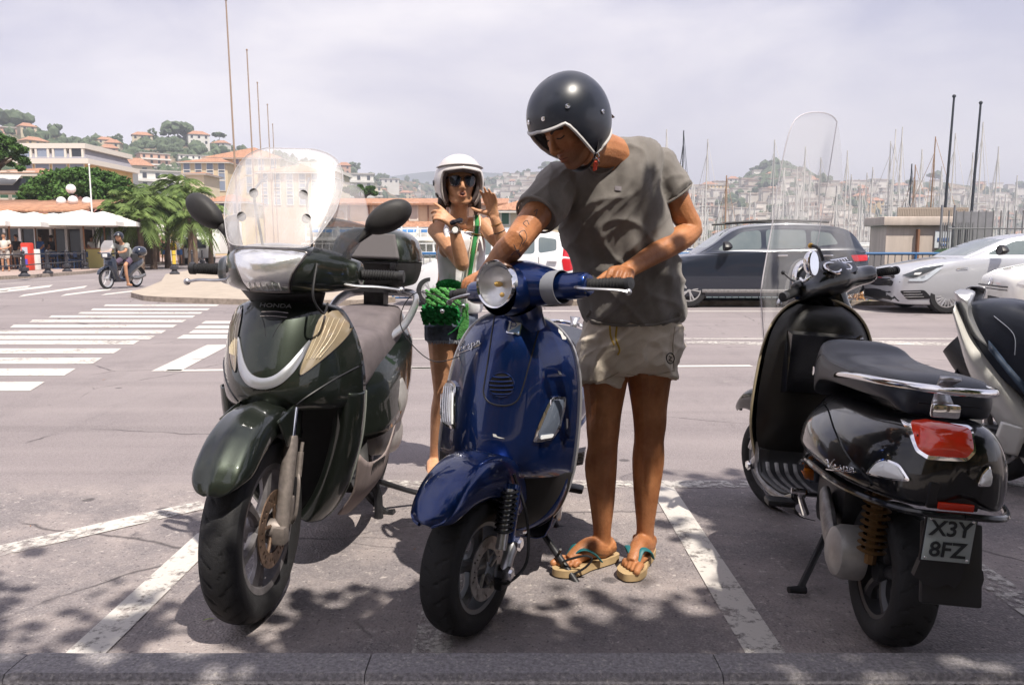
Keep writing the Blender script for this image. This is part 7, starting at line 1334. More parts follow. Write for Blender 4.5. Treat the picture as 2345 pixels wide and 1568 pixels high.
# top case
rows = []
for z, hx_, hy in ((1.015, .15, .13), (1.03, .185, .165), (1.08, .205, .19), (1.13, .212, .20), (1.135, .212, .20)): rows.append([(math.copysign(abs(math.cos(q))**.6, math.cos(q))*hx_, 1.52+math.copysign(abs(math.sin(q))**.6, math.sin(q))*hy, z) for q in np.linspace(0, 2*PI, 24, endpoint=False)])
tcs = M().surf(rows, 3, 2, cv=True, cap=True).build('top_case', dkp, hn); rows = []
for z, hx_, hy in ((1.14, .215, .203), (1.16, .215, .203), (1.21, .205, .19), (1.255, .18, .165), (1.285, .13, .12), (1.298, .06, .055), (1.30, .002, .002)): rows.append([(math.copysign(abs(math.cos(q))**.6, math.cos(q))*hx_, 1.52+math.copysign(abs(math.sin(q))**.6, math.sin(q))*hy, z) for q in np.linspace(0, 2*PI, 24, endpoint=False)])
M().surf(rows, 3, 2, cv=True, cap=True).build('lid', grp_, tcs); M().surf([[(x*(.16-.03*t), 1.52-.205+.03*t+.06*x*x*0, 1.15+.115*t) for x in np.linspace(-1, 1, 7)] for t in (0, .4, .8, 1)], 3, 3).build('backrest_pad', mat('grey pad', (.13, .12, .125), .8, bump=.2, bs=400), tcs, solid=.02)
M().box((0, 1.315, 1.135), (.30, .02, .012)).box((.13, 1.31, 1.12), (.03, .02, .03), bev=.004).build('seam_and_latch', blackt, tcs); M().box((0, 1.5, 1.0), (.22, .3, .02)).box((0, 1.5, .96), (.1, .1, .08)).build('carrier', darkm, hn)
# ================================================================ WHITE SCOOTER at the right edge
FWs = Frame(3.42, 3.12, -46, -3)
ws = root('white_scooter', 'white scooter with dark blue seat cut off by the right picture edge', 'scooter', mx=FWs.mx); wpt = mat('pearl white scooter paint', (.62, .61, .58), .25, .1, coat=1, wear=((.4, .37, .33), 9, .6, .3)); slg = mat('silver grab moulding', (.42, .43, .46), .3, .7, coat=.5)
for y, nm in ((0, 'front_wheel'), (1.32, 'rear_wheel')):
    o = M().lathe([(0, -.02), (.03, -.02), (.03, .02), (0, .02)], (0, y, .27), 'x', 8).build(nm, darkm, ws); tyre(None, (0, y, .27), .27, .12, 'tyre', o, rimr=.68); rim5(None, (0, y, .27), .27, .11, alud, o, 5, .11, side=-1)
A = lambda u, v, x: FWs.at(u, v, x=x)
for s_ in (-1, 1):
    def S(u, v, x): p = A(u, v, -x); return (p.x*-s_, p.y, p.z)
    rows = []
    for (u0, v0), (u1, v1), (u2, v2) in (((2186, 690), (2182, 715), (2190, 742)), ((2202, 722), (2196, 760), (2202, 800)), ((2228, 770), (2222, 825), (2226, 868)), ((2290, 845), (2280, 900), (2268, 945)), ((2350, 920), (2335, 980), (2325, 1030)), ((2450, 1030), (2430, 1090), (2410, 1150)), ((2600, 1100), (2570, 1190), (2540, 1260))):
        rows.append([S(u0, v0, .12), S((u0+u1)/2, (v0+v1)/2, .19), S(u1, v1, .21), S(u2, v2, .17)])
    M().surf(rows, 5, 4).build('side_panel', wpt, ws, solid=.004)
    rows = [[S(u0, v0, .10), S((u0+u1)/2, (v0+v1)/2, .17), S(u1, v1, .12)] for (u0, v0), (u1, v1) in (((2184, 668), (2186, 672)), ((2200, 662), (2188, 690)), ((2232, 668), (2196, 722)), ((2225, 700), (2210, 748)), ((2245, 740), (2228, 780)), ((2258, 770), (2250, 796)), ((2262, 790), (2260, 796)))]
    M().surf(rows, 4, 4).build('grab_moulding', slg, ws, solid=.006)
    rows = [[S(u0, v0, .165), S(u1, v1, .195)] for (u0, v0), (u1, v1) in (((2262, 780), (2262, 800)), ((2320, 845), (2318, 870)), ((2400, 930), (2395, 960)), ((2500, 1000), (2490, 1040)))]; M().surf(rows, 4, 2).build('blue_trim', mat('slate blue trim', (.04, .06, .10), .4), ws, solid=.005)
sr = []
a0 = A(2228, 700, 0); 
for u, vt, vb_, hw in ((2222, 705, 730, .07), (2226, 692, 755, .11), (2260, 686, 800, .15), (2330, 690, 875, .17), (2420, 720, 930, .17), (2520, 800, 990, .15), (2600, 850, 1020, .08)):
    pt_, pb = A(u, vt, -.02), A(u, vb_, -.14); zb, zt, y = pb.z, pt_.z, pt_.y; h = [(0, zb), (hw*.9, zb), (hw, zb+.03), (hw, lerp(zb, zt, .6)), (hw*.85, lerp(zb, zt, .92)), (hw*.4, zt), (0, zt)]; sr.append([(x, y, z) for x, z in h]+[(-x, y, z) for x, z in h[-2:0:-1]])
sm2 = M().surf(sr, 5, 3, cv=True, cap=True); o = sm2.build('seat', vin, ws); ts_ = bvh(sm2); seam(ts_, [(a0.y-.232, .70), (a0.y-.22, .80), (a0.y-.13, .88)], (-1, 0, 0), (0, 1, 0), (0, 0, 1), (1, 0, 0), .002, off=.001).build('piping', mat('pale stitching', (.3, .33, .4), .6), o)
M().surf([[(x, 1.38, .72), (x, 1.45, .62), (x*.8, 1.50, .48), (x*.7, 1.52, .36)] for x in (-.09, 0, .09)], 4, 4).build('rear_mudguard', blackp, ws, solid=.01)
M().tube([(0, .9, .34), (0, 1.1, .42), (0, 1.35, .60), (0, 1.5, .72)], [.12, .14, .13, .08], 14, 4).build('underseat_body', blackp, ws)
M().tube([(-.14, .95, .22), (-.17, 1.15, .25), (-.175, 1.50, .31)], [.025, .05, .045], 16, 3).build('exhaust', darkm, ws); M().surf([[(-.232, 1.12, .36), (-.232, 1.22, .38)], [(-.238, 1.12, .30), (-.238, 1.24, .30)], [(-.232, 1.14, .22), (-.232, 1.26, .23)]], 4, 4).surf([[(-.232, 1.30, .39), (-.232, 1.45, .42)], [(-.238, 1.30, .31), (-.238, 1.47, .35)], [(-.232, 1.31, .26), (-.232, 1.46, .30)]], 4, 4).build('exhaust_shield', wpt, ws, solid=.008)
M().tube([(-.13, 1.15, .3), (-.14, 1.32, .27)], [.06, .05], 12, 2, flat=(1, .5)).build('swing_arm', darkm, ws); M().box((0, .95, .33), (.2, .3, .2), bev=.04).build('engine_block', darkm, ws)
M().surf([[(hw*t, ye-.12*(1-abs(t)**2), z) for t in np.linspace(-1, 1, 9)] for z, hw, ye in ((1.0, .12, .30), (.85, .2, .34), (.6, .23, .36), (.35, .2, .38), (.22, .1, .42))], 4, 3).build('front_shield', wpt, ws, solid=.01); M().tube([(-.33, .38, 1.08), (-.15, .30, 1.05), (.15, .30, 1.05), (.33, .38, 1.08)], .02, 10, 4).build('handlebar', blackp, ws); M().box((0, .26, 1.03), (.3, .2, .14), bev=.05).build('handlebar_cowl', wpt, ws); M().tube([(-.07, 0, .27), (-.07, .18, .7)], .025, 10, 1).tube([(.07, 0, .27), (.07, .18, .7)], .025, 10, 1).build('fork', alud, ws); M().surf([[(x, y, z) for x in (-.17, 0, .17)] for y, z in ((.4, .3), (.6, .27), (.8, .3))], 3, 2).build('floorboard', blackp, ws, solid=.02)
# rear scene moped rider on the left road
# ================================================================ PEOPLE
def skin(name, c, c2, spots=()):
    m = mat(name, c, .46, var=.20, vs=9, c2=c2, bump=.2, bs=140, sss=.1, spec=.45, det=8)
    t = m.node_tree; b = t.nodes['Principled BSDF']; l = t.links.new; co = t.nodes.new('ShaderNodeTexCoord')
    for (p, r0, r1, cc, amt) in spots:
        vm = t.nodes.new('ShaderNodeVectorMath'); vm.operation = 'DISTANCE'; l(co.outputs['Object'], vm.inputs[0]); vm.inputs[1].default_value = p
        q = t.nodes.new('ShaderNodeMapRange'); q.inputs['From Min'].default_value = r0; q.inputs['From Max'].default_value = r1; q.inputs['To Min'].default_value = amt; q.inputs['To Max'].default_value = 0; l(vm.outputs['Value'], q.inputs['Value'])
        x = t.nodes.new('ShaderNodeMix'); x.data_type = 'RGBA'; l(q.outputs[0], x.inputs[0]); src = b.inputs['Base Color'].links[0].from_socket; l(src, x.inputs[6]); x.inputs[7].default_value = (*cc, 1); l(x.outputs[2], b.inputs['Base Color'])
    return m
def hand(m, Wp, d, n, th, curl=(.5, .7, .5), fan=.12, thumb=(.7, .5), s=1., flens=(.072, .080, .074, .058), tcurl=.4, cl=None):
    """palm plus four fingers and a thumb; d wrist->knuckles, n back of hand, th thumb side"""
    d = V(d).normalized(); n = (V(n)-d*V(n).dot(d)).normalized(); th = (V(th)-d*V(th).dot(d)-n*V(th).dot(n)).normalized(); Wp = V(Wp)
    for i, (o, L_) in enumerate(zip((.033, .011, -.011, -.031), flens)):
        k = Wp+d*(.085-.004*abs(i-1))*s+th*o*s; m.tube([Wp+th*o*.5*s, k.lerp(Wp, .4)+n*.002, k], [.017*s, .0145*s, .0105*s], 10, 3); c_ = cl[i] if cl else curl; p = k; a = 0; dd = (d+th*fan*(1.2-i*.8)).normalized(); pts = [k]; 
        for seg, cu in zip((.45, .32, .23), c_): a += cu; v_ = dd*math.cos(a)-n*math.sin(a); p = p+v_*L_*seg*s; pts.append(p)
        m.tube(pts, [.0105*s, .0092*s, .0083*s, .0072*s], 9, 3); m.ball(pts[-1], .0071*s, 5)
    r = Wp+d*.018*s+th*.020*s-n*.006*s; t1 = (th*thumb[0]+d*thumb[1]-n*.25).normalized(); a1 = r+t1*.042*s; t2 = (t1*math.cos(tcurl)+(d*.7-n*.5).normalized()*math.sin(tcurl)).normalized(); a2 = a1+t2*.032*s; a3 = a2+(t2+d*.2).normalized()*.024*s
    m.tube([r, a1, a2, a3], [.018*s, .0125*s, .0105*s, .0085*s], 10, 3); m.ball(a3, .0084*s, 6); m.ball(Wp+d*.045*s-n*.004, (.03*s, .03*s, .02*s), 8) if False else None
def head_geo(m, c, f, u, k=1., jaw=1., mouth=0.):
    """skull, jaw, brow, nose, lips, ears in the head's own axes"""
    f = V(f).normalized(); u = (V(u)-f*V(u).dot(f)).normalized(); s = u.cross(f); T_ = Matrix((( s.x, f.x, u.x, c[0]), (s.y, f.y, u.y, c[1]), (s.z, f.z, u.z, c[2]), (0, 0, 0, 1)))
    T2 = (m.mx or Matrix()) @ T_; h = M(T2)
    h.ball((0, -.012*k, .035*k), (.076*k, .094*k, .088*k), 14); h.ball((0, .022*k, -.012*k), (.066*k, .068*k, .085*k), 12)
    h.tube([(0, .030*k, -.02*k), (0, .045*k, -.065*k), (0, .052*k, -.098*k*jaw)], [.052*k, .042*k, .024*k], 14, 3, flat=(1, 1.05)); h.tube([(.052*k, -.01*k, -.05*k), (.040*k, .03*k, -.082*k), (0, .062*k, -.096*k*jaw), (-.040*k, .03*k, -.082*k), (-.052*k, -.01*k, -.05*k)], [.02*k, .018*k, .018*k, .018*k, .02*k], 8, 4)
    h.tube([(.046*k, .058*k, .030*k), (.022*k, .082*k, .033*k), (0, .082*k, .028*k), (-.022*k, .082*k, .033*k), (-.046*k, .058*k, .030*k)], [.009*k, .011*k, .009*k, .011*k, .009*k], 8, 3)
    for q in (-1, 1): h.ball((q*.043*k, .050*k, -.018*k), (.022*k, .024*k, .020*k), 8); h.ball((q*.030*k, .066*k, .012*k), (.0135*k, .013*k, .012*k), 8); h.ball((q*.075*k, -.005*k, -.005*k), (.012*k, .018*k, .032*k), 8, rot=(.15, 0, 0)); h.ball((q*.011*k, .094*k, -.030*k), (.009*k, .010*k, .008*k), 6)
    h.tube([(0, .080*k, .026*k), (0, .092*k, .004*k), (0, .106*k, -.022*k), (0, .098*k, -.033*k)], [.008*k, .0095*k, .012*k, .009*k], 8, 3)
    mz = -.058*k
    if mouth: h.tube([(-.020*k, .078*k, mz), (-.010*k, .092*k, mz+.010*k), (.010*k, .092*k, mz+.010*k), (.020*k, .078*k, mz), (.010*k, .089*k, mz-.012*k), (-.010*k, .089*k, mz-.012*k)], .0062*k, 8, 4, closed=True)
    else: h.tube([(-.024*k, .074*k, mz), (0, .090*k, mz+.004*k), (.024*k, .074*k, mz)], [.004*k, .0065*k, .004*k], 8, 4); h.tube([(-.020*k, .074*k, mz-.008*k), (0, .089*k, mz-.009*k), (.020*k, .074*k, mz-.008*k)], [.004*k, .007*k, .004*k], 8, 4)
    m.v += h.v if False else []; b_ = len(m.v); m.v += h.v; m.f += [tuple(i+b_ for i in q) for q in h.f]; return T_
def helmet(nm, label, c, f, u, mshell, mtrim, minner, rx=.128, ry=.150, rz=.140, front=8, side=-58, back=-46, brow=60, visor=False, off=(0, -.012, .028), group=None):
    f = V(f).normalized(); u = (V(u)-f*V(u).dot(f)).normalized(); s = u.cross(f); T_ = Matrix(((s.x, f.x, u.x, c[0]), (s.y, f.y, u.y, c[1]), (s.z, f.z, u.z, c[2]), (0, 0, 0, 1))) @ Matrix.Translation(V(off))
    r_ = root(nm, label, 'helmet', mx=T_, group=group); nc = 96
    def edge(q):
        a = abs(math.degrees(q)); t = min(1, max(0, (a-brow)/26)); t = t*t*(3-2*t); e = front+(side-front)*t-3*math.sin(min(a/brow, 1)*PI/2)
        if a > 88: w_ = (a-88)/92; e = side+(back-side)*w_**1.4
        return e
    def pt(q, e, k=1.): e = R(e); flare = 1+(.03 if abs(math.degrees(q)) > 90 else 0); return V((rx*k*math.cos(e)**.92*math.sin(q), ry*k*math.cos(e)**.92*math.cos(q), rz*k*math.sin(e)*(1.0 if e > 0 else 1.08)))
    rows = []
    for i in range(25):
        rows.append([pt(2*PI*j/nc-PI, 89.5+(edge(2*PI*j/nc-PI)-89.5)*i/24) for j in range(nc)])
    M().grid(rows, False, True).build('shell', mshell, r_, solid=.010, offs=-1, ang=60)
    inn = M().grid([[pt(2*PI*j/nc-PI, 89.5+(edge(2*PI*j/nc-PI)-1-89.5)*i/24, .925) for j in range(nc)] for i in range(25)], False, True).build('liner', minner, r_, solid=.022, offs=-1, ang=60)
    M().tube([pt(2*PI*j/nc-PI, edge(2*PI*j/nc-PI), 1.0) for j in range(nc)], .0048, 8, 1, closed=True, flat=(1.3, 1)).build('edge_trim', mtrim, r_)
    return r_, pt, edge
# ---------------------------------------------------------------- the man
MP = G(1415, 1320); MT = Matrix.Translation(-MP)
man = root('person', 'tall tanned man in grey tee shirt, pale shorts and flip flops holding the blue scooter', 'person', loc=MP)
b = M(MT); Wd = lambda u, v, Y: W(u, v, Y)
headc = Wd(1306, 292, 2.60); hf, hu = (-.60, -.50, -.56), (-.42, -.30, .84)
JN = dict(neck=Wd(1400, 352, 2.76), chest=Wd(1388, 455, 2.84), waist=Wd(1432, 620, 2.90), pel=Wd(1440, 745, 2.93), shR=Wd(1278, 425, 2.78), shL=Wd(1500, 385, 2.86), hR=Wd(1388, 790, 2.92), hL=Wd(1485, 785, 2.94), kR=Wd(1380, 990, 2.86), kL=Wd(1487, 975, 2.90), aR=Wd(1378, 1245, 2.93), aL=Wd(1476, 1235, 2.96))
b.tube([JN['pel']+V((0, 0, -.06)), JN['pel'], JN['waist'], JN['chest'], JN['neck']+V((0, 0, -.05))], [.12, .15, .135, .155, .09], 18, 4, flat=(.72, 1.0), up=(0, 1, 0))
b.tube([JN['neck']+V((.01, .03, -.05)), JN['neck'], V(headc)+V((.015, .03, -.05))], [.075, .062, .058], 14, 4)
b.tube([JN['shR'], JN['chest']+V((0, .02, .05)), JN['shL']], [.06, .09, .06], 12, 4)
for s_ in 'RL':
    h_, k_, a_ = JN['h'+s_], JN['k'+s_], JN['a'+s_]; sd_ = -1 if s_ == 'R' else 1
    b.tube([h_, h_.lerp(k_, .35), h_.lerp(k_, .75), k_+V((0, -.005, .01)), k_.lerp(a_, .12)+V((0, .0, 0)), k_.lerp(a_, .32)+V((sd_*.004, .022, 0)), k_.lerp(a_, .62)+V((0, .008, 0)), k_.lerp(a_, .88), a_], [.098, .086, .067, .061, .056, .0605, .047, .034, .037], 18, 4)
    b.ball(k_+V((0, -.035, 0)), (.034, .028, .042), 8); b.ball(a_+V((.034*1, .005, .0)), (.014, .016, .016), 6); b.ball(a_+V((-.034, .005, .005)), (.014, .016, .016), 6); b.tube([a_+V((0, .035, .12)), a_+V((0, .045, 0))], [.016, .014], 8, 1)
    b.tube([k_.lerp(a_, .15)+V((0, -.03, 0)), k_.lerp(a_, .5)+V((0, -.025, 0)), k_.lerp(a_, .85)+V((0, -.014, 0))], [.02, .018, .016], 8, 3)
SH_ = .030
FT = {}
for s_, heel, toe, in_ in (('R', G(1400, 1292), G(1268, 1330), 1), ('L', G(1487, 1268), G(1432, 1333), -1)):
    a_ = JN['a'+s_]; d = (toe-heel); L_ = d.length; d.normalize(); sd = V((0, 0, 1)).cross(d); z = V((0, 0, SH_)); L_ = .262; heel = a_*1.0; heel = V((a_.x, a_.y, 0))-d*.045; FT[s_] = (heel, d, sd)
    b.tube([heel+z+V((0, 0, .040)), heel+d*.03+z+V((0, 0, .036))], [.037, .037], 12, 1); b.tube([a_, a_.lerp(heel+d*.05+V((0, 0, .06)), .6), heel+d*.11+V((0, 0, SH_+.052)), heel+d*.17+V((0, 0, SH_+.034)), heel+d*.205+V((0, 0, SH_+.02))], [.040, .044, .036, .029, .020], 14, 4)
    b.tube([heel+d*.02+z+V((0, 0, .02)), heel+d*.10+z+sd*in_*-.012+V((0, 0, .018)), heel+d*.19+z+V((0, 0, .015))], [.030, .026, .024], 12, 3, flat=(.62, 1.2)); b.tube([heel+d*.19+sd*.033+z+V((0, 0, .012)), heel+d*.195-sd*.033+z+V((0, 0, .012))], .0155, 10, 1)
    bt = -in_  # big toe side
    for i, (o, L2, r2) in enumerate(((.034, .056, .0145), (.012, .048, .0095), (-.005, .043, .009), (-.020, .036, .0085), (-.034, .028, .0085))):
        p = heel+d*(.200-.006*i)+sd*o*bt+z; b.tube([p+V((0, 0, .016)), p+d*L2*.5+V((0, 0, .018)), p+d*L2*.9+V((0, 0, .009))], [r2, r2*.95, r2*.9], 8, 3); b.ball(p+d*L2*.92+V((0, 0, .009)), r2*.92, 6)
# arms
gL = FB_.mx @ (ST @ V((.325, .262, 1.05))); gR = FB_.mx @ (ST @ V((-.300, .252, 1.05)))
eL = Wd(1586, 528, 2.90); wL = Wd(1432, 622, 2.66); eR = Wd(1180, 556, 2.56); wR = gR+V((.07, .10, .065))
b.tube([JN['shL'], JN['shL'].lerp(eL, .3)+V((.01, 0, 0)), JN['shL'].lerp(eL, .7), JN['shL'].lerp(eL, .93), eL.lerp(wL, .08), eL.lerp(wL, .25), eL.lerp(wL, .6), eL.lerp(wL, .9), wL], [.062, .053, .047, .042, .041, .046, .037, .029, .028], 16, 3); b.ball(eL+V((.004, .012, 0)), (.034, .034, .034), 8)
b.tube([JN['shR'], JN['shR'].lerp(eR, .35), JN['shR'].lerp(eR, .8), eR, eR.lerp(wR, .25), eR.lerp(wR, .65), wR], [.06, .054, .046, .043, .046, .036, .028], 16, 4)
for p_, q_ in ((eL, wL), (eR, wR)): b.tube([p_.lerp(q_, .55)+V((0, -.012, .016)), p_.lerp(q_, .95)+V((0, -.008, .012))], [.012, .009], 8, 1)
gd = (FB_.mx.to_3x3() @ (S3 @ V((.96, .28, 0)))).normalized()
kL = gL+V((-.0, .005, .030)); hand(b, wL+ (kL-wL)*.02, (kL-wL), V((.1, -.45, .9)), -gd, cl=[(1.0, 1.1, .6), (.95, 1.2, .7), (.95, 1.2, .7), (.95, 1.1, .7)], fan=.05, thumb=(.5, .6), s=1.06, tcurl=.7)
kR = gR+V((.0, .01, .028)); hand(b, wR, (kR-wR), V((-.2, -.3, .95)), gd, cl=[(.95, 1.1, .6)]*2+[(.95, 1.2, .7)]*2, fan=.05, thumb=(.5, .6), s=1.04, tcurl=.7)
HT = head_geo(b, headc, hf, hu, 1.02)
jaw = (MT @ (HT @ V((0, .055, -.085)))); 
msk = skin('tanned skin', (.34, .128, .05), (.42, .185, .082), ((tuple(jaw), .035, .075, (.09, .055, .04), .62), (tuple(MT @ (HT @ V((0, .09, -.058)))), .004, .026, (.28, .09, .06), .5)))
bme = remesh(b, .0036, 3, 'body'); mb = meshobj(bme, 'body', msk, man)
tm_ = BVHTree.FromPolygons([v.co for v in bme.vertices], [p.vertices for p in bme.polygons])
hm_ = MT @ HT; blk = mat('brow hair', (.025, .017, .012), .8); m = M(); fd = (hm_.to_3x3() @ V((0, -1, 0)))
def fseam(T_, tree_, pts, r, off, m, flat=None):
    o_ = [];
    for a, z in crs(pts, 4): h = tree_.ray_cast(T_ @ V((a, .3, z)), -(T_.to_3x3() @ V((0, 1, 0)))); o_.append(tuple(h[0]+(T_.to_3x3() @ V((0, 1, 0)))*off) if h[0] else tuple(T_ @ V((a, .085, z))))
    return m.tube(o_, r, 6, 1)
for q in (-1, 1): fseam(hm_, tm_, [(q*.014, .030), (q*.03, .038), (q*.048, .030)], .0042, .0, m)
m.build('eyebrows', blk, man); m = M()
for q in (-1, 1): fseam(hm_, tm_, [(q*.018, .008), (q*.03, .004), (q*.042, .008)], .0022, .0005, m)
m.build('eyelashes', blk, man); m = M(); fseam(hm_, tm_, [(-.020, -.061), (0, -.0585), (.020, -.061)], .0016, -.0004, m); m.build('mouth_line', mat('mouth line', (.12, .035, .03), .6), man)
m = M()
for st_ in ([(1190, 565), (1196, 548), (1188, 535), (1200, 528), (1206, 545), (1196, 560)], [(1206, 520), (1198, 512), (1206, 505), (1211, 515)], [(1170, 585), (1186, 572), (1190, 592)], [(1222, 486), (1230, 480), (1226, 494)], [(1176, 560), (1186, 580), (1198, 590)]):
    pts = []
    for a in crs(st_, 4): h = tm_.ray_cast(MT @ CO, ray(*a).normalized()); 
    for a in crs(st_, 4):
        h = tm_.ray_cast(MT @ CO, ray(*a).normalized())
        if h[0]: pts.append(tuple(h[0]))
    if len(pts) > 2: m.tube(pts, .0012, 6, 1)
m.build('tattoo', mat('tattoo ink', (.035, .04, .05), .6), man)
# tee shirt
def tsh(rows_, sleeves, vox, disp, name='tee_shirt', MTx=None):
    t = M(MTx)
    ctrl = []
    for v_, ul, ur, Y, dd in rows_:
        a, c_ = W(ul, v_, Y), W(ur, v_, Y); ce = (a+c_)/2; hw = (c_.x-a.x)/2; ctrl.append([(ce.x+hw*math.copysign(abs(math.cos(q))**.85, math.cos(q)), ce.y+dd*math.sin(q), ce.z) for q in np.linspace(0, 2*PI, 20, endpoint=False)])
    t.surf(ctrl, 4, 2, cv=True, cap=True)
    for pts, rr in sleeves: t.tube(pts, rr, 18, 4)
    return remesh(t, vox, 3, name, disp)
def ridge(co, f, k=4, ph=0): return (1-abs(mn.noise(V((co.x*f[0]+co.z*f[3]+ph, co.y*f[1], co.z*f[2]-co.x*f[4])))))**k
def wr(co, n):
    a = ridge(co, (5, 5, 5, 6, 4), 6)*.010-.004+ridge(co, (11, 9, 6, -9, 3), 7, 3)*.006+mn.noise(V((co.x*7+co.z*9, co.y*6, co.z*4-co.x*9)))*.010+mn.noise(V((co.x*22, co.y*14, co.z*9+co.x*12)))*.006+mn.noise(V((co.x*40, co.y*40, co.z*22)))*.0014; lo = max(0, 1.0-abs(co.z-1.0)*1.6); a += .004*math.sin(co.z*42+co.x*26+5*mn.noise(co*5))*lo*(1 if co.x > -.08 else .6); return n*a
shirt_m = mat('faded taupe cotton', (.165, .152, .143), .92, var=.12, vs=10, c2=(.205, .19, .178), bump=.35, bs=420, sheen=.2, spec=.2)
rows_ = [(738, 1352, 1552, 2.925, .125), (728, 1340, 1562, 2.925, .138), (690, 1328, 1566, 2.92, .14), (640, 1318, 1560, 2.905, .132), (580, 1300, 1550, 2.885, .128), (520, 1284, 1538, 2.86, .13), (460, 1270, 1524, 2.84, .132), (415, 1268, 1514, 2.82, .12), (378, 1288, 1522, 2.82, .105), (352, 1330, 1520, 2.82, .09), (332, 1366, 1506, 2.82, .075), (318, 1400, 1486, 2.82, .055), (312, 1425, 1470, 2.82, .03)]
sl = [([JN['shL']+V((-.05, 0, .01)), JN['shL']+V((0, 0, .0)), JN['shL'].lerp(eL, .22), JN['shL'].lerp(eL, .42)], [.07, .076, .080, .077]), ([JN['shR']+V((.05, 0, .01)), JN['shR'], JN['shR'].lerp(eR, .30), JN['shR'].lerp(eR, .52)], [.07, .082, .076, .070])]
me = tsh(rows_, sl, .0065, wr, MTx=MT); meshobj(me, 'tee_shirt', shirt_m, man)
tsb = BVHTree.FromPolygons([v.co for v in me.vertices], [p.vertices for p in me.polygons])
def ppin(tree_, MTx, pts, r=None, off=.001, k=5):
    o_ = []
    for a in crs(pts, k):
        h = tree_.ray_cast(MTx @ CO, ray(*a).normalized())
        if h[0]: o_.append(tuple(h[0]+h[1]*off))
    return o_
for nm_, pts, mm_, r in (('hem', [(1352, 712), (1345, 728), (1385, 741), (1440, 745), (1500, 742), (1545, 731), (1558, 718)], shirt_m, .005), ('collar', [(1344, 374), (1362, 396), (1385, 396), (1408, 378), (1424, 350), (1432, 325)], shirt_m, .0045)):
    o_ = ppin(tsb, MT, pts, off=.001); M().tube(o_, r, 8, 1).build(nm_, mm_, man)
for pt_, rr, en in ((JN['shL'].lerp(eL, .43), .0775, eL-JN['shL']), (JN['shR'].lerp(eR, .53), .0715, eR-JN['shR'])):
    dd = en.normalized(); x_ = dd.orthogonal().normalized(); y_ = dd.cross(x_); M(MT).tube([pt_+(x_*math.cos(q)+y_*math.sin(q))*rr for q in np.linspace(0, 2*PI, 24, endpoint=False)], .0045, 6, 1, closed=True).build('sleeve_hem', shirt_m, man)
o_ = ppin(tsb, MT, [(1408, 426), (1423, 428), (1422, 438), (1407, 436)], k=1); M().add([V(p)+V((0, -.001, 0)) for p in o_], [(0, 1, 2, 3)]).build('chest_label', mat('label grey', (.22, .2, .22), .8), man, ang=0, solid=.001)
# shorts
sh_m = mat('washed beige cotton', (.58, .51, .43), .9, var=.06, vs=8, bump=.3, bs=350, sheen=.15, spec=.2); t = M(MT)
ctrl = []
for v_, ul, ur, Y, dd in ((712, 1345, 1552, 2.93, .12), (740, 1335, 1562, 2.93, .135), (775, 1326, 1566, 2.93, .14), (815, 1322, 1560, 2.92, .14), (845, 1335, 1545, 2.91, .12)):
    a, c_ = W(ul, v_, Y), W(ur, v_, Y); ce = (a+c_)/2; hw = (c_.x-a.x)/2; ctrl.append([(ce.x+hw*math.copysign(abs(math.cos(q))**.8, math.cos(q)), ce.y+dd*math.sin(q), ce.z) for q in np.linspace(0, 2*PI, 20, endpoint=False)])
t.surf(ctrl, 4, 2, cv=True, cap=True); t.tube([Wd(1383, 790, 2.91), Wd(1376, 840, 2.885), Wd(1370, 882, 2.87)], [.10, .090, .087], 20, 4); t.tube([Wd(1492, 790, 2.92), Wd(1490, 830, 2.91), Wd(1488, 862, 2.90)], [.105, .097, .098], 20, 4)
def ws_(co, n): return n*(ridge(co, (7, 7, 9, 5, 6), 6)*.009-.004+ridge(co, (15, 12, 14, -9, 3), 7, 3)*.005+mn.noise(V((co.x*9, co.y*8, co.z*16)))*.006+mn.noise(V((co.x*26+co.z*14, co.y*20, co.z*30)))*.0035+.004*math.sin(co.x*42-co.z*34+4*mn.noise(co*6))*max(0, 1-abs(co.x+.01)*8))
me2 = remesh(t, .006, 2, 'shorts', ws_); meshobj(me2, 'shorts', sh_m, man); tsh_ = BVHTree.FromPolygons([v.co for v in me2.vertices], [p.vertices for p in me2.polygons])
M().tube(ppin(tsh_, MT, [(1412, 748), (1410, 775), (1418, 800), (1414, 812)]), .0035, 6, 1).tube(ppin(tsh_, MT, [(1396, 746), (1398, 770), (1406, 790)]), .0035, 6, 1).build('drawstring', mat('mustard cord', (.42, .28, .05), .9), man)
o_ = ppin(tsh_, MT, [(1534+9*math.cos(q), 820+12*math.sin(q)) for q in np.linspace(0, 2*PI, 16)], k=1, off=.001); M().tube(o_, .0018, 6, 1).build('badge_ring', blackt, man); o_ = ppin(tsh_, MT, [(1531, 815), (1537, 818), (1531, 824), (1538, 826)], k=2, off=.001); M().tube(o_, .0016, 6, 1).build('badge_mark', blackt, man)
M().tube(ppin(tsh_, MT, [(1326, 884), (1350, 879), (1385, 868), (1416, 852)]), .0014, 6, 1).tube(ppin(tsh_, MT, [(1434, 856), (1470, 859), (1510, 856), (1542, 848)]), .0014, 6, 1).tube(ppin(tsh_, MT, [(1545, 748), (1540, 790), (1543, 850)]), .0012, 6, 1).build('seam', mat('shorts stitching', (.36, .30, .23), .9), man)
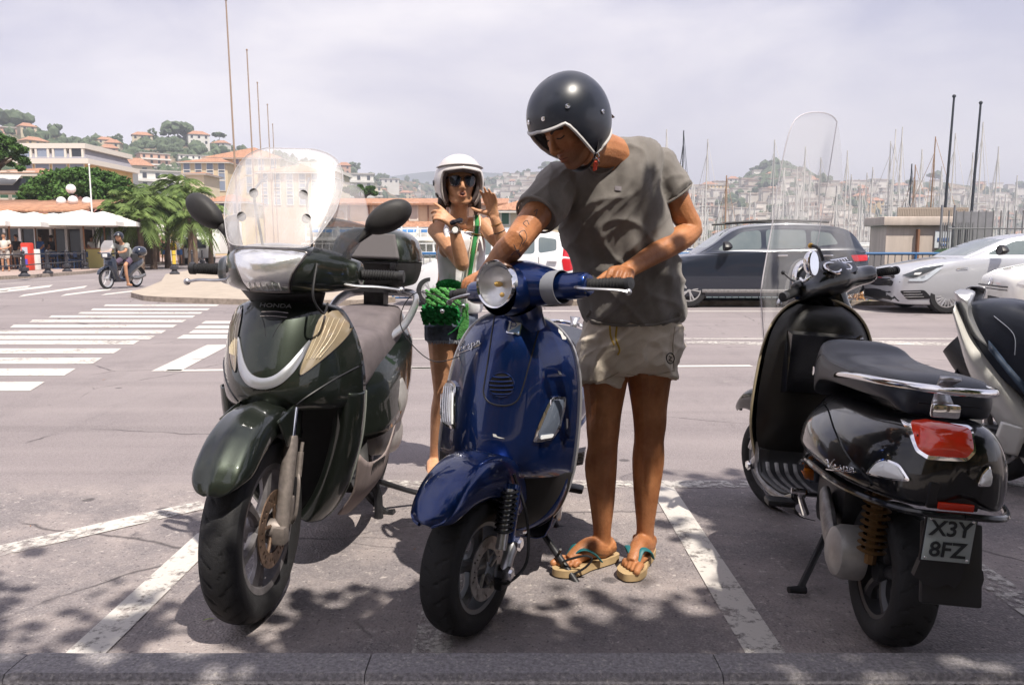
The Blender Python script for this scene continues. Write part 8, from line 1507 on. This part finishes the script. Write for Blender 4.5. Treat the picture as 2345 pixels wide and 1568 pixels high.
# flip flops
solem = mat('tan foam sole', (.42, .30, .16), .8, var=.1, vs=30); teal = mat('teal rubber strap', (.012, .12, .135), .5)
for s_, bt in (('R', -1), ('L', 1)):
    heel, d, sd = FT[s_]; L_ = .285; ol = [(-.03, 0), (-.018, .027), (.05, .036), (.12, .037), (.19, .052), (.245, .044), (.272, .012), (.27, -.015), (.235, -.047), (.18, -.050), (.10, -.036), (.03, -.036), (-.02, -.026)]
    M(MT).prism(ol, heel+V((0, 0, .006)), d, sd, (0, 0, .026), 3).build('flip_flop', solem, man, ang=30)
    tp = heel+d*.215+sd*(.022*(1 if bt > 0 else -1) if False else (.022*(-(-1 if s_ == 'R' else 1))))+V((0, 0, SH_)); 
    inn_ = -1 if s_ == 'R' else 1
    tp = heel+d*.213+sd*.021*inn_+V((0, 0, SH_+.008)); 
    for q in (-1, 1): M(MT).tube([tp, heel+d*.165+sd*q*.022+V((0, 0, SH_+.058)), heel+d*.125+sd*q*.042+V((0, 0, SH_+.045)), heel+d*.085+sd*q*.045+V((0, 0, SH_+.004))], [.006, .010, .0105, .008], 8, 5, flat=(.45, 1.35)).build('strap', teal, man)
    M(MT).tube([tp+V((0, 0, .004)), tp-V((0, 0, .02))], .004, 6, 1).build('toe_post', teal, man)
# helmet
nav = mat('matt navy helmet', (.016, .020, .032), .34, coat=.25, wear=((.06, .07, .09), 8, .58, .35), spec=.55); trimw = mat('pale grey edge trim', (.48, .47, .47), .5)
hl_, pt_, ed_ = helmet('open_face_helmet', 'dark navy open face helmet with pale edge trim worn by the man', headc, hf, hu, nav, trimw, mat('helmet liner black', (.02, .02, .022), .8), rx=.123, ry=.144, rz=.139, front=13, side=-50, back=-36, brow=44)
for q in (-58, -18, 18, 58, 100, -100):
    p = pt_(R(q), 26 if abs(q) < 60 else -6); nn = V(p).normalized(); sc2 = M(); a = nn.orthogonal().normalized(); c_ = nn.cross(a)
    sc2.tube([p+(a*math.cos(w_)+c_*math.sin(w_))*.0055+nn*.002 for w_ in np.linspace(0, 2*PI, 12, endpoint=False)], .0022, 6, 1, closed=True).ball(p+nn*.001, .004, 6).build('snap_stud', chrome, hl_)
p = pt_(R(172), -26); M().tube([p, p*1.10+V((0, 0, .004)), p*1.2+V((0, 0, -.014))], [.009, .008, .006], 8, 3, flat=(.4, 1.6)).build('rear_tab', blackp, hl_)
hi = HT; M().tube([hi.inverted() @ Wd(1367, 325, 2.56) if False else V((.098, .012, -.075)), V((.075, .03, -.12)), V((.04, .045, -.150)), V((0, .05, -.158)), V((-.04, .045, -.150)), V((-.075, .03, -.12)), V((-.098, .012, -.075))], .008, 8, 4, flat=(.35, 1.4)).build('chin_strap', blackt, hl_)
M().tube([V((.079+.010*math.cos(w_), .038, -.128+.012*math.sin(w_))) for w_ in np.linspace(0, 2*PI, 12, endpoint=False)], .0022, 6, 1, closed=True).tube([V((.074+.010*math.cos(w_), .045, -.142+.012*math.sin(w_))) for w_ in np.linspace(0, 2*PI, 12, endpoint=False)], .0022, 6, 1, closed=True).build('strap_ring', chrome, hl_); M().box((.066, .05, -.155), (.006, .014, .03), rot=(.2, .5, 0)).build('red_tab', mat('red strap tab', (.5, .05, .02), .7), hl_)
# ---------------------------------------------------------------- the woman
WP = G(1010, 1085); WT = Matrix.Translation(-WP)
wo = root('person', 'woman in white open helmet, white top and denim shorts, hands raised to her strap', 'person', loc=WP); b = M(WT); D = lambda u, v, Y: W(u, v, Y)
hc = D(1052, 426, 4.08); wf, wu = (.22, -.96, .10), (-.02, .10, .99)
nk = D(1050, 498, 4.16); sR, sL = D(996, 522, 4.17), D(1104, 512, 4.17); ch = D(1052, 560, 4.18); wa = D(1046, 640, 4.2); pe = D(1040, 700, 4.22); hR, hL = D(1014, 745, 4.22), D(1072, 748, 4.23); kR, kL = D(1012, 905, 4.24), D(1085, 905, 4.3); aR, aL = D(994, 1052, 4.32), D(1100, 1052, 4.4)
b.tube([pe+V((0, 0, -.05)), pe, wa, ch, nk+V((0, .0, -.06))], [.11, .135, .10, .125, .07], 16, 4, flat=(.72, 1.0), up=(0, 1, 0)); b.tube([nk+V((0, 0, -.05)), nk, V(hc)+V((0, .03, -.05))], [.055, .046, .046], 12, 4); b.tube([sR, ch+V((0, .02, .08)), sL], [.045, .06, .045], 12, 4)
for q in (-1, 1): b.ball(ch+V((q*.055, -.075, -.02)), (.05, .045, .05), 8)
for h_, k_, a_ in ((hR, kR, aR), (hL, kL, aL)):
    b.tube([h_, h_.lerp(k_, .4), h_.lerp(k_, .85), k_, k_.lerp(a_, .3)+V((0, .015, 0)), k_.lerp(a_, .85), a_], [.088, .074, .052, .048, .052, .030, .030], 14, 4); b.tube([a_+V((0, .05, -.03)), a_+V((0, -.03, -.01)), a_+V((0, -.15, -.045))], [.03, .034, .022], 10, 3, flat=(.8, 1.2))
eR, wR_ = D(1058, 606, 3.98), D(1038, 514, 3.93); eL2, wL2 = D(1160, 578, 4.06), D(1130, 494, 4.02)
b.tube([sR, sR.lerp(eR, .5), eR], [.047, .042, .036], 12, 4); b.ball(eR, .034, 8); b.tube([eR, eR.lerp(wR_, .35), wR_], [.037, .037, .025], 12, 4); b.tube([sL, sL.lerp(eL2, .5), eL2], [.045, .039, .034], 12, 4); b.tube([eL2, eL2.lerp(wL2, .35), wL2], [.034, .034, .023], 12, 4)
hand(b, wR_, D(1000, 484, 3.92)-wR_, V((.35, -.75, .5)), V((.1, .1, 1)), cl=[(.15, .2, .1), (.55, .6, .4), (.75, .8, .5), (.8, .8, .5)], fan=.16, thumb=(.2, .9), s=.92, tcurl=.2)
hand(b, wL2, D(1122, 455, 4.0)-wL2, V((.25, .7, .2)), V((-1, -.1, 0)), cl=[(.2, .25, .15), (.15, .2, .15), (.2, .25, .2), (.3, .35, .25)], fan=.05, thumb=(.9, .35), s=.92, tcurl=.2)
HW_ = head_geo(b, hc, wf, wu, .93, mouth=1)
jw = WT @ (HW_ @ V((0, .088, -.054)))
wsk = skin('sun tanned skin', (.50, .25, .13), (.56, .30, .17), ((tuple(jw), .006, .024, (.42, .10, .09), .6),))
wme = remesh(b, .0052, 3, 'body'); meshobj(wme, 'body', wsk, wo); wt_ = BVHTree.FromPolygons([v.co for v in wme.vertices], [p.vertices for p in wme.polygons]); WH_ = WT @ HW_
M(WH_).ball((0, .087, -.054), (.012, .006, .007), 8).build('mouth', mat('mouth dark', (.05, .01, .01), .6), wo)
g = M(WH_)
sg = root('sunglasses', None, None); sg.parent = wo; sgf = mat('dark tortoise frame', (.03, .012, .01), .2, coat=1); sgl = mat('dark sunglass lens', (.006, .007, .012), .08, coat=.15, spec=.5)
for q in (-1, 1):
    ol = [(q*.010, .026), (q*.030, .033), (q*.055, .031), (q*.063, .018), (q*.058, -.008), (q*.040, -.020), (q*.020, -.014), (q*.010, .008)]; cc = crs(ol, 3, True); f3 = lambda a, z, o=0: (a, .098-1.6*a*a*5*.5+o, z)
    ce = (q*.036, .006); rows = [[f3(ce[0]+(a-ce[0])*k, ce[1]+(z-ce[1])*k, .004*(1-k)) for a, z in cc] for k in (.001, .4, .8, 1)]; M(WH_).grid(rows, False, True).build('lens', sgl, sg); M(WH_).tube([f3(a, z) for a, z in cc], .0028, 6, 1, closed=True).build('lens_frame', sgf, sg); M(WH_).tube([f3(q*.061, .026), (q*.074, .05, .026), (q*.078, .0, .022)], .0028, 6, 3, flat=(1.6, .8)).build('temple', sgf, sg)
M(WH_).tube([f3(-.012, .024), f3(0, .028), f3(.012, .024)], .0025, 6, 3).build('bridge', sgf, sg)
hairb = mat('dark brown hair', (.035, .018, .010), .55, var=.4, vs=30, stretch=(6, 6, .6), bump=.6, bs=60)
for q in (-1, 1): M(WH_).tube([(q*.070, -.02, .0), (q*.082, -.01, -.06), (q*.088, -.01, -.105), (q*.078, .0, -.145)], [.022, .026, .022, .006], 12, 4, flat=(1, 1.3)).build('hair', hairb, wo)
M(WH_).tube([(0, -.075, 0), (0, -.085, -.08), (0, -.075, -.13)], [.06, .07, .03], 14, 4, flat=(.6, 1.2)).build('hair', hairb, wo)
t = M(WT); rows = []
for v_, ul, ur, Y, dd in ((716, 1000, 1102, 4.22, .10), (690, 998, 1106, 4.21, .108), (650, 1002, 1108, 4.2, .10), (610, 1002, 1110, 4.19, .10), (575, 1000, 1112, 4.17, .115), (548, 1008, 1108, 4.16, .115), (530, 1020, 1100, 4.17, .09)):
    a, c_ = D(ul, v_, Y), D(ur, v_, Y); ce = (a+c_)/2; hw = (c_.x-a.x)/2; rows.append([(ce.x+hw*math.cos(q), ce.y+dd*math.sin(q), ce.z) for q in np.linspace(0, 2*PI, 18, endpoint=False)])
t.surf(rows, 4, 2, cv=True, cap=True)
for p in ([(1020, 560), (1022, 525), (1030, 503)], [(1092, 560), (1094, 525), (1088, 500)]): t.tube([D(*p[0], 4.06), D(*p[1], 4.085), D(*p[2], 4.15)], .014, 8, 3)
me = remesh(t, .006, 2, 'tank_top', lambda co, n: n*(mn.noise(V((co.x*14+co.z*8, co.y*10, co.z*12)))*.007+mn.noise(V((co.x*34, co.y*30, co.z*22)))*.003)); meshobj(me, 'tank_top', mat('white cotton top', (.84, .83, .85), .9, bump=.2, bs=300), wo)
t = M(WT); t.tube([D(1040, 716, 4.22), D(1040, 745, 4.22)], [.125, .13], 18, 3, flat=(.85, 1), up=(0, 1, 0)); t.tube([hR, D(1012, 782, 4.22)], [.10, .096], 16, 2); t.tube([hL, D(1074, 784, 4.23)], [.10, .096], 16, 2)
me = remesh(t, .006, 2, 'denim_shorts', lambda co, n: n*(mn.noise(V((co.x*20, co.y*20, co.z*26)))*.006)); meshobj(me, 'denim_shorts', mat('blue grey denim', (.060, .075, .115), .9, var=.3, vs=25, c2=(.11, .13, .18), bump=.4, bs=300), wo); fr_ = M(WT)
for i in range(46): a = D(978+i*1.6, 780+rnd.uniform(-1, 1), 4.11+.0*i); fr_.tube([a, a+V((rnd.uniform(-.006, .006), 0, -rnd.uniform(.008, .022)))], .0016, 4, 1)
fr_.build('frayed_hem', mat('denim fray', (.35, .36, .4), .9), wo, kind='stuff')
M(WT).tube([wR_+V((.010, 0, .012))+V((.028*math.cos(q), .026*math.sin(q), .008*math.cos(q))) for q in np.linspace(0, 2*PI, 10, endpoint=False)], [.010, .013]*5, 8, 4, closed=True).build('scrunchie', mat('black satin scrunchie', (.012, .012, .02), .35, bump=.6, bs=60), wo)
dw = (eR-wR_).normalized(); bx_ = dw.orthogonal().normalized(); by_ = dw.cross(bx_); wc = wR_+dw*.030
wch = M(WT).tube([wc+(bx_*math.cos(q)+by_*math.sin(q))*.030 for q in np.linspace(0, 2*PI, 22, endpoint=False)], .0065, 8, 1, closed=True, flat=(.5, 1.3)).build('wristwatch', chrome, wo); fc = V((.12, -1, .05)).normalized(); wcc = wc+fc*.030
M(WT @ Matrix.Translation(wcc) @ fc.to_track_quat('Z', 'Y').to_matrix().to_4x4()).lathe([(0, .006), (.015, .006), (.019, .005), (.020, 0), (.020, -.006)], n=24).build('watch_case', chrome, wch); M(WT @ Matrix.Translation(wcc+fc*.0068) @ fc.to_track_quat('Z', 'Y').to_matrix().to_4x4()).lathe([(0, 0), (.0145, 0)], n=20).build('watch_dial', white_p, wch)
dw = (eL2-wL2).normalized(); bx_ = dw.orthogonal().normalized(); by_ = dw.cross(bx_)
for k, c_ in ((.045, brass), (.085, blackt)): M(WT).tube([wL2+dw*k+(bx_*math.cos(q)+by_*math.sin(q))*(.025+k*.06) for q in np.linspace(0, 2*PI, 16, endpoint=False)], .0022, 6, 1, closed=True).build('bracelet', c_, wo)
M(WT).tube([D(1025, 520, 4.10), D(1050, 535, 4.07), D(1080, 522, 4.09)], .0016, 6, 5).build('necklace', brass, wo)
# her helmet
wh_m = mat('worn white helmet', (.66, .62, .60), .3, coat=.6, wear=((.45, .20, .20), 12, .60, .18), spec=.6)
h2, pt2, ed2 = helmet('open_face_helmet', 'worn white open face helmet with reddish marks on the woman', hc, wf, wu, wh_m, mat('helmet rim grey', (.30, .28, .28), .5), mat('grey helmet lining', (.16, .14, .145), .9), rx=.126, ry=.145, rz=.137, front=18, side=-50, back=-46, brow=46, off=(0, -.015, .022))
M().tube([pt2(R(a), 27)*1.02 for a in range(-75, 76, 10)], .006, 8, 2, flat=(.5, 1.5)).build('peak_band', mat('helmet rim grey', (.30, .28, .28), .5), h2)
for q, e in ((-95, -2), (-88, -28), (95, -2)): p = pt2(R(q), e); nn = V(p).normalized(); M(Matrix.Translation(p+nn*.001) @ nn.to_track_quat('Z', 'Y').to_matrix().to_4x4()).lathe([(0, .005), (.012, .005), (.016, 0)], n=18).build('visor_hinge', blackt, h2)
vis = [[pt2(R(a), e, 1.035) for a in np.linspace(-70, 70, 21)] for e in np.linspace(30, 52, 6)]; M().grid(vis).build('raised_visor', mat('smoke clear visor', (.7, .66, .68), .08, alpha=.25, coat=1), h2)
# strap (top part across her chest), bag and tassel
gst = mat('green webbing', (.03, .22, .06), .8); cst = mat('cream webbing edge', (.70, .66, .50), .8)
bagr = root('crochet_bag', 'chunky green crochet bag with braided handle and long tassel', 'bag', loc=D(1010, 690, 4.02)); BT = Matrix.Translation(-D(1010, 690, 4.02))
sp_ = [D(1091, 492, 4.12), D(1092, 520, 4.075), D(1084, 570, 4.035), D(1077, 620, 4.05), D(1070, 660, 4.05)]
for of, wd_, m_, nm_ in ((0, .020, gst, 'strap'), (-.016, .0045, cst, 'strap_edge'), (.016, .0045, cst, 'strap_edge')): M(BT).surf([[p+V((of-wd_/2, -.002-(m_ is cst)*.001, 0)), p+V((of+wd_/2, -.002-(m_ is cst)*.001, 0))] for p in sp_], 6, 1).build(nm_, m_, bagr, solid=.003)
M(BT).tube([D(1079, 535, 4.05), D(1104, 540, 4.05)], .004, 6, 1).build('strap_buckle', brass, bagr)
grn_ = mat('bright green cotton yarn', (.012, .13, .035), .95, var=.35, vs=30, bump=.9, bs=110, c2=(.03, .24, .06), spec=.1, stretch=(1, 1, 3)); ltg = mat('light green yarn', (.08, .28, .07), .95, var=.25, vs=30, bump=.8, bs=130)
def braid(rows_n, cols_n, fn, rad, mm, nm_):
    for r__ in range(rows_n):
        m = M(BT)
        for c_ in range(cols_n):
            a, p2 = fn(r__, c_), fn(r__, c_+1.15); mid = (a+p2)/2+V((0, -.012, (.006 if (c_+r__) % 2 else -.006))); m.tube([a+V((-.004, 0, .014)), mid, p2+V((.004, 0, -.014))], [rad*.45, rad*.85, rad*.45], 8, 3); m.tube([a+V((0, .004, -.012)), mid+V((0, .008, 0)), p2+V((0, .004, .012))], [rad*.45, rad*.8, rad*.45], 8, 3)
        o = m.build(nm_, mm, bagr); o['kind'] = 'stuff' if False else o.get('kind', '') or 'stuff'
def bagf(r__, c_):
    u = c_/9-.5; z = r__/4; x = 1008+u*86*(1-.10*abs(z-.5)*2); v_ = 706+z*30-4*math.cos(u*3.0)*0; p = D(x, v_, 3.985+.10*(abs(u)**2)*1.2+.035*(z-.4)**2*4); return p
braid(5, 9, bagf, .0125, grn_, 'crochet_row')
def flapf(r__, c_): u = c_/7-.5; z = r__/3; return D(1014+u*74, 672+z*26-6*math.cos(u*2.6), 3.95+.06*u*u)
braid(4, 7, flapf, .0115, ltg, 'flap_row')
M(BT).ball(D(1008, 712, 4.05), (.095, .045, .060), 12).build('bag_body', grn_, bagr)
for ph in (0, PI*2/3, PI*4/3):
    pts = []
    for t_ in np.linspace(0, 1, 22): p = D(1002+t_*50, 655-6*math.sin(PI*t_), 4.05); pts.append(p+V((0, .012*math.cos(t_*16+ph), .012*math.sin(t_*16+ph))))
    M(BT).tube(pts, .012, 8, 2).build('braided_handle', grn_, bagr)
m = M(BT)
for i in range(34):
    a = D(1066+rnd.uniform(-7, 7), 700+rnd.uniform(-6, 6), 3.96+rnd.uniform(-.02, .02)); u_ = rnd.uniform(-9, 9); m.tube([a, D(1064+u_, 735, 3.955), D(1058+u_*1.3, 762+rnd.uniform(-8, 16), 3.96)], .0032, 5, 3)
m.build('tassel', ltg, bagr, kind='stuff'); M(BT).tube([D(1062, 725, 3.95), D(1045, 752, 3.95), D(1026, 766, 3.97)], .0035, 5, 4).build('loose_cord', grn_, bagr)
for p in ((1012, 712), (1060, 700)): M(BT).ball(D(p[0], p[1], 3.94), .012, 8).build('metal_clasp', chrome, bagr)
# ---------------------------------------------------------------- moped rider on the far road
RP = (G(222, 664)+G(332, 656))/2; ry_ = math.atan2((G(332, 656)-G(222, 664)).y, (G(332, 656)-G(222, 664)).x)
rm = root('moped', 'dark blue step through moped crossing the junction with round top box', 'moped', loc=(RP.x, RP.y, 0), rz=ry_)
navy = mat('moped navy paint', (.012, .018, .035), .2, coat=1)
for x, nm_ in ((-.64, 'front_wheel'), (.66, 'rear_wheel')):
    o = M().lathe([(.245, -.03), (.27, -.04), (.30, -.03), (.31, 0), (.30, .03), (.27, .04), (.245, .03)], (x, 0, .31), 'y', 36, closed=True).build(nm_, rubber, rm); M().lathe([(.22, -.02), (.248, -.028), (.248, .028), (.22, .02)], (x, 0, .31), 'y', 36, closed=True).build('rim', silv, o); m = M()
    for k in range(14): a = k*2*PI/14; m.tube([(x, 0, .31), (x+.23*math.cos(a), 0, .31+.23*math.sin(a))], .006, 4, 1)
    m.lathe([(0, -.06), (.05, -.06), (.05, .06), (0, .06)], (x, 0, .31), 'y', 14).build('spokes', silv, o)
side = lambda pts, w_: [[(x, -w_*k, z) for x, z in pts] for k in (1, .8, -.8, -1)]
M().tube([(-.64, -.06, .31), (-.52, -.06, .62)], .022, 8, 1).tube([(-.64, .06, .31), (-.52, .06, .62)], .022, 8, 1).build('fork', alu, rm)
M().surf([[(-1.0, s, .44) for s in (-.03, 0, .03)], [(-.88, s, .60-abs(s)*.3) for s in (-.07, 0, .07)], [(-.64, s, .68-abs(s)*.4) for s in (-.08, 0, .08)], [(-.42, s, .60-abs(s)*.4) for s in (-.07, 0, .07)]], 4, 4).build('front_fender', navy, rm, solid=.006)
rows = []
for x, w_, zb, zt in ((-.62, .05, .66, .80), (-.54, .16, .52, .93), (-.44, .19, .36, .95), (-.36, .18, .24, .80), (-.24, .16, .20, .34), (0, .15, .20, .32), (.12, .14, .24, .48), (.28, .15, .36, .72), (.55, .15, .52, .80), (.85, .11, .66, .86), (1.0, .05, .74, .86)): rows.append([(x, -w_, (zb+zt)/2), (x, -w_*.8, zb), (x, w_*.8, zb), (x, w_, (zb+zt)/2), (x, w_*.7, zt), (x, -w_*.7, zt)])
M().surf(rows, 4, 3, cv=True, cap=True).build('body', navy, rm); M().surf([[(x, s*w_, z) for s in (-1, 0, 1)] for x, w_, z in ((.05, .08, .74), (.2, .13, .80), (.5, .13, .83), (.8, .10, .88), (.9, .07, .90))], 4, 3).build('seat', blackp, rm, solid=.06)
M().tube([(-.52, -.33, 1.06), (-.55, 0, 1.02), (-.52, .33, 1.06)], .022, 8, 4).build('handlebar', blackp, rm); M().box((-.58, 0, .98), (.16, .28, .18), bev=.05).build('headlamp_cowl', navy, rm); M().box((-.655, 0, .98), (.02, .16, .10), bev=.01).build('headlight', whl, rm)
M().surf([[(-.62, s*.16, 1.02) for s in (-1, 0, 1)], [(-.55, s*.20, 1.25) for s in (-1, 0, 1)], [(-.46, s*.14, 1.42) for s in (-1, 0, 1)]], 4, 3).build('windscreen', mat('small hazy screen', (.7, .68, .7), .1, alpha=.4, coat=1), rm)
rows = [[(.90+math.cos(q)*rx, math.sin(q)*ryy, z) for q in np.linspace(0, 2*PI, 16, endpoint=False)] for z, rx, ryy in ((.96, .14, .12), (1.0, .21, .18), (1.08, .23, .20), (1.18, .19, .17), (1.24, .1, .1), (1.25, .01, .01))]; M().surf(rows, 3, 2, cv=True, cap=True).build('top_box', navy, rm)
M().tube([(.3, -.16, .30), (.55, -.18, .30), (.85, -.18, .38)], [.04, .06, .05], 10, 3).build('exhaust', mat('grey muffler', (.2, .2, .21), .4, .6), rm); M().box((.25, 0, .32), (.3, .22, .24), bev=.05).build('engine', alud, rm); M().surf([[(.85, s*.07, .62), (.98, s*.08, .50), (1.05, s*.08, .36)] for s in (-1, 0, 1)], 3, 4).build('rear_mudguard', blackp, rm, solid=.01)
q0 = lambda x, y, z: (x, y, z)
J = dict(head=(-.02, 0, 1.50), neck=(.10, 0, 1.34), chest=(.20, 0, 1.16), pelvis=(.30, 0, .88), shL=(.10, -.18, 1.30), shR=(.10, .18, 1.30), elL=(-.12, -.27, 1.10), elR=(-.12, .27, 1.10), haL=(-.45, -.30, 1.07), haR=(-.45, .30, 1.07), hipL=(.28, -.11, .86), hipR=(.28, .11, .86), knL=(-.06, -.20, .68), knR=(-.06, .2, .70), anL=(.0, -.22, .14), anR=(-.10, .17, .34))
# rotate joints: fig() faces -y, the rider faces -x, so its figure is made in the moped's own axes
rd = fig('person', 'rider in grey tee shirt and navy helmet on the dark blue moped', (RP.x, RP.y, 0), ry_, J, mat('rider grey tee', (.30, .31, .29), .9), mat('rider plum shorts', (.10, .07, .11), .9), None, vox=.018)
hh = M(); rows = []
for e in np.linspace(88, -40, 9): rows.append([(-.01+.15*math.cos(R(e))*math.cos(q), .13*math.cos(R(e))*math.sin(q), 1.545+.14*math.sin(R(max(e, 12 if math.cos(q) < -.35 else -60)))) for q in np.linspace(0, 2*PI, 28, endpoint=False)])
o = hh.grid(rows, False, True).build('open_face_helmet', nav, loc=(RP.x, RP.y, 0), rot=(0, 0, ry_), solid=.01); tag(o, 'navy open face helmet on the moped rider', 'helmet')
o = M().box((.36, -.20, .92), (.30, .08, .22), bev=.04).build('shoulder_bag', blackp, loc=(RP.x, RP.y, 0), rot=(0, 0, ry_)); tag(o, 'black shoulder bag at the moped rider\'s hip', 'bag')
# ================================================================ HAZE
hz = bpy.data.materials.new('haze'); hz.use_nodes = True; t = hz.node_tree; t.nodes.clear(); vo = t.nodes.new('ShaderNodeVolumePrincipled'); vo.inputs['Color'].default_value = (.84, .88, 1.0, 1); vo.inputs['Density'].default_value = .0006; vo.inputs['Anisotropy'].default_value = .2
ou = t.nodes.new('ShaderNodeOutputMaterial'); t.links.new(vo.outputs[0], ou.inputs['Volume'])
o = M().box((400, 1400, 98), (5200, 3400, 206)).build('haze', hz, kind='stuff', ang=0)
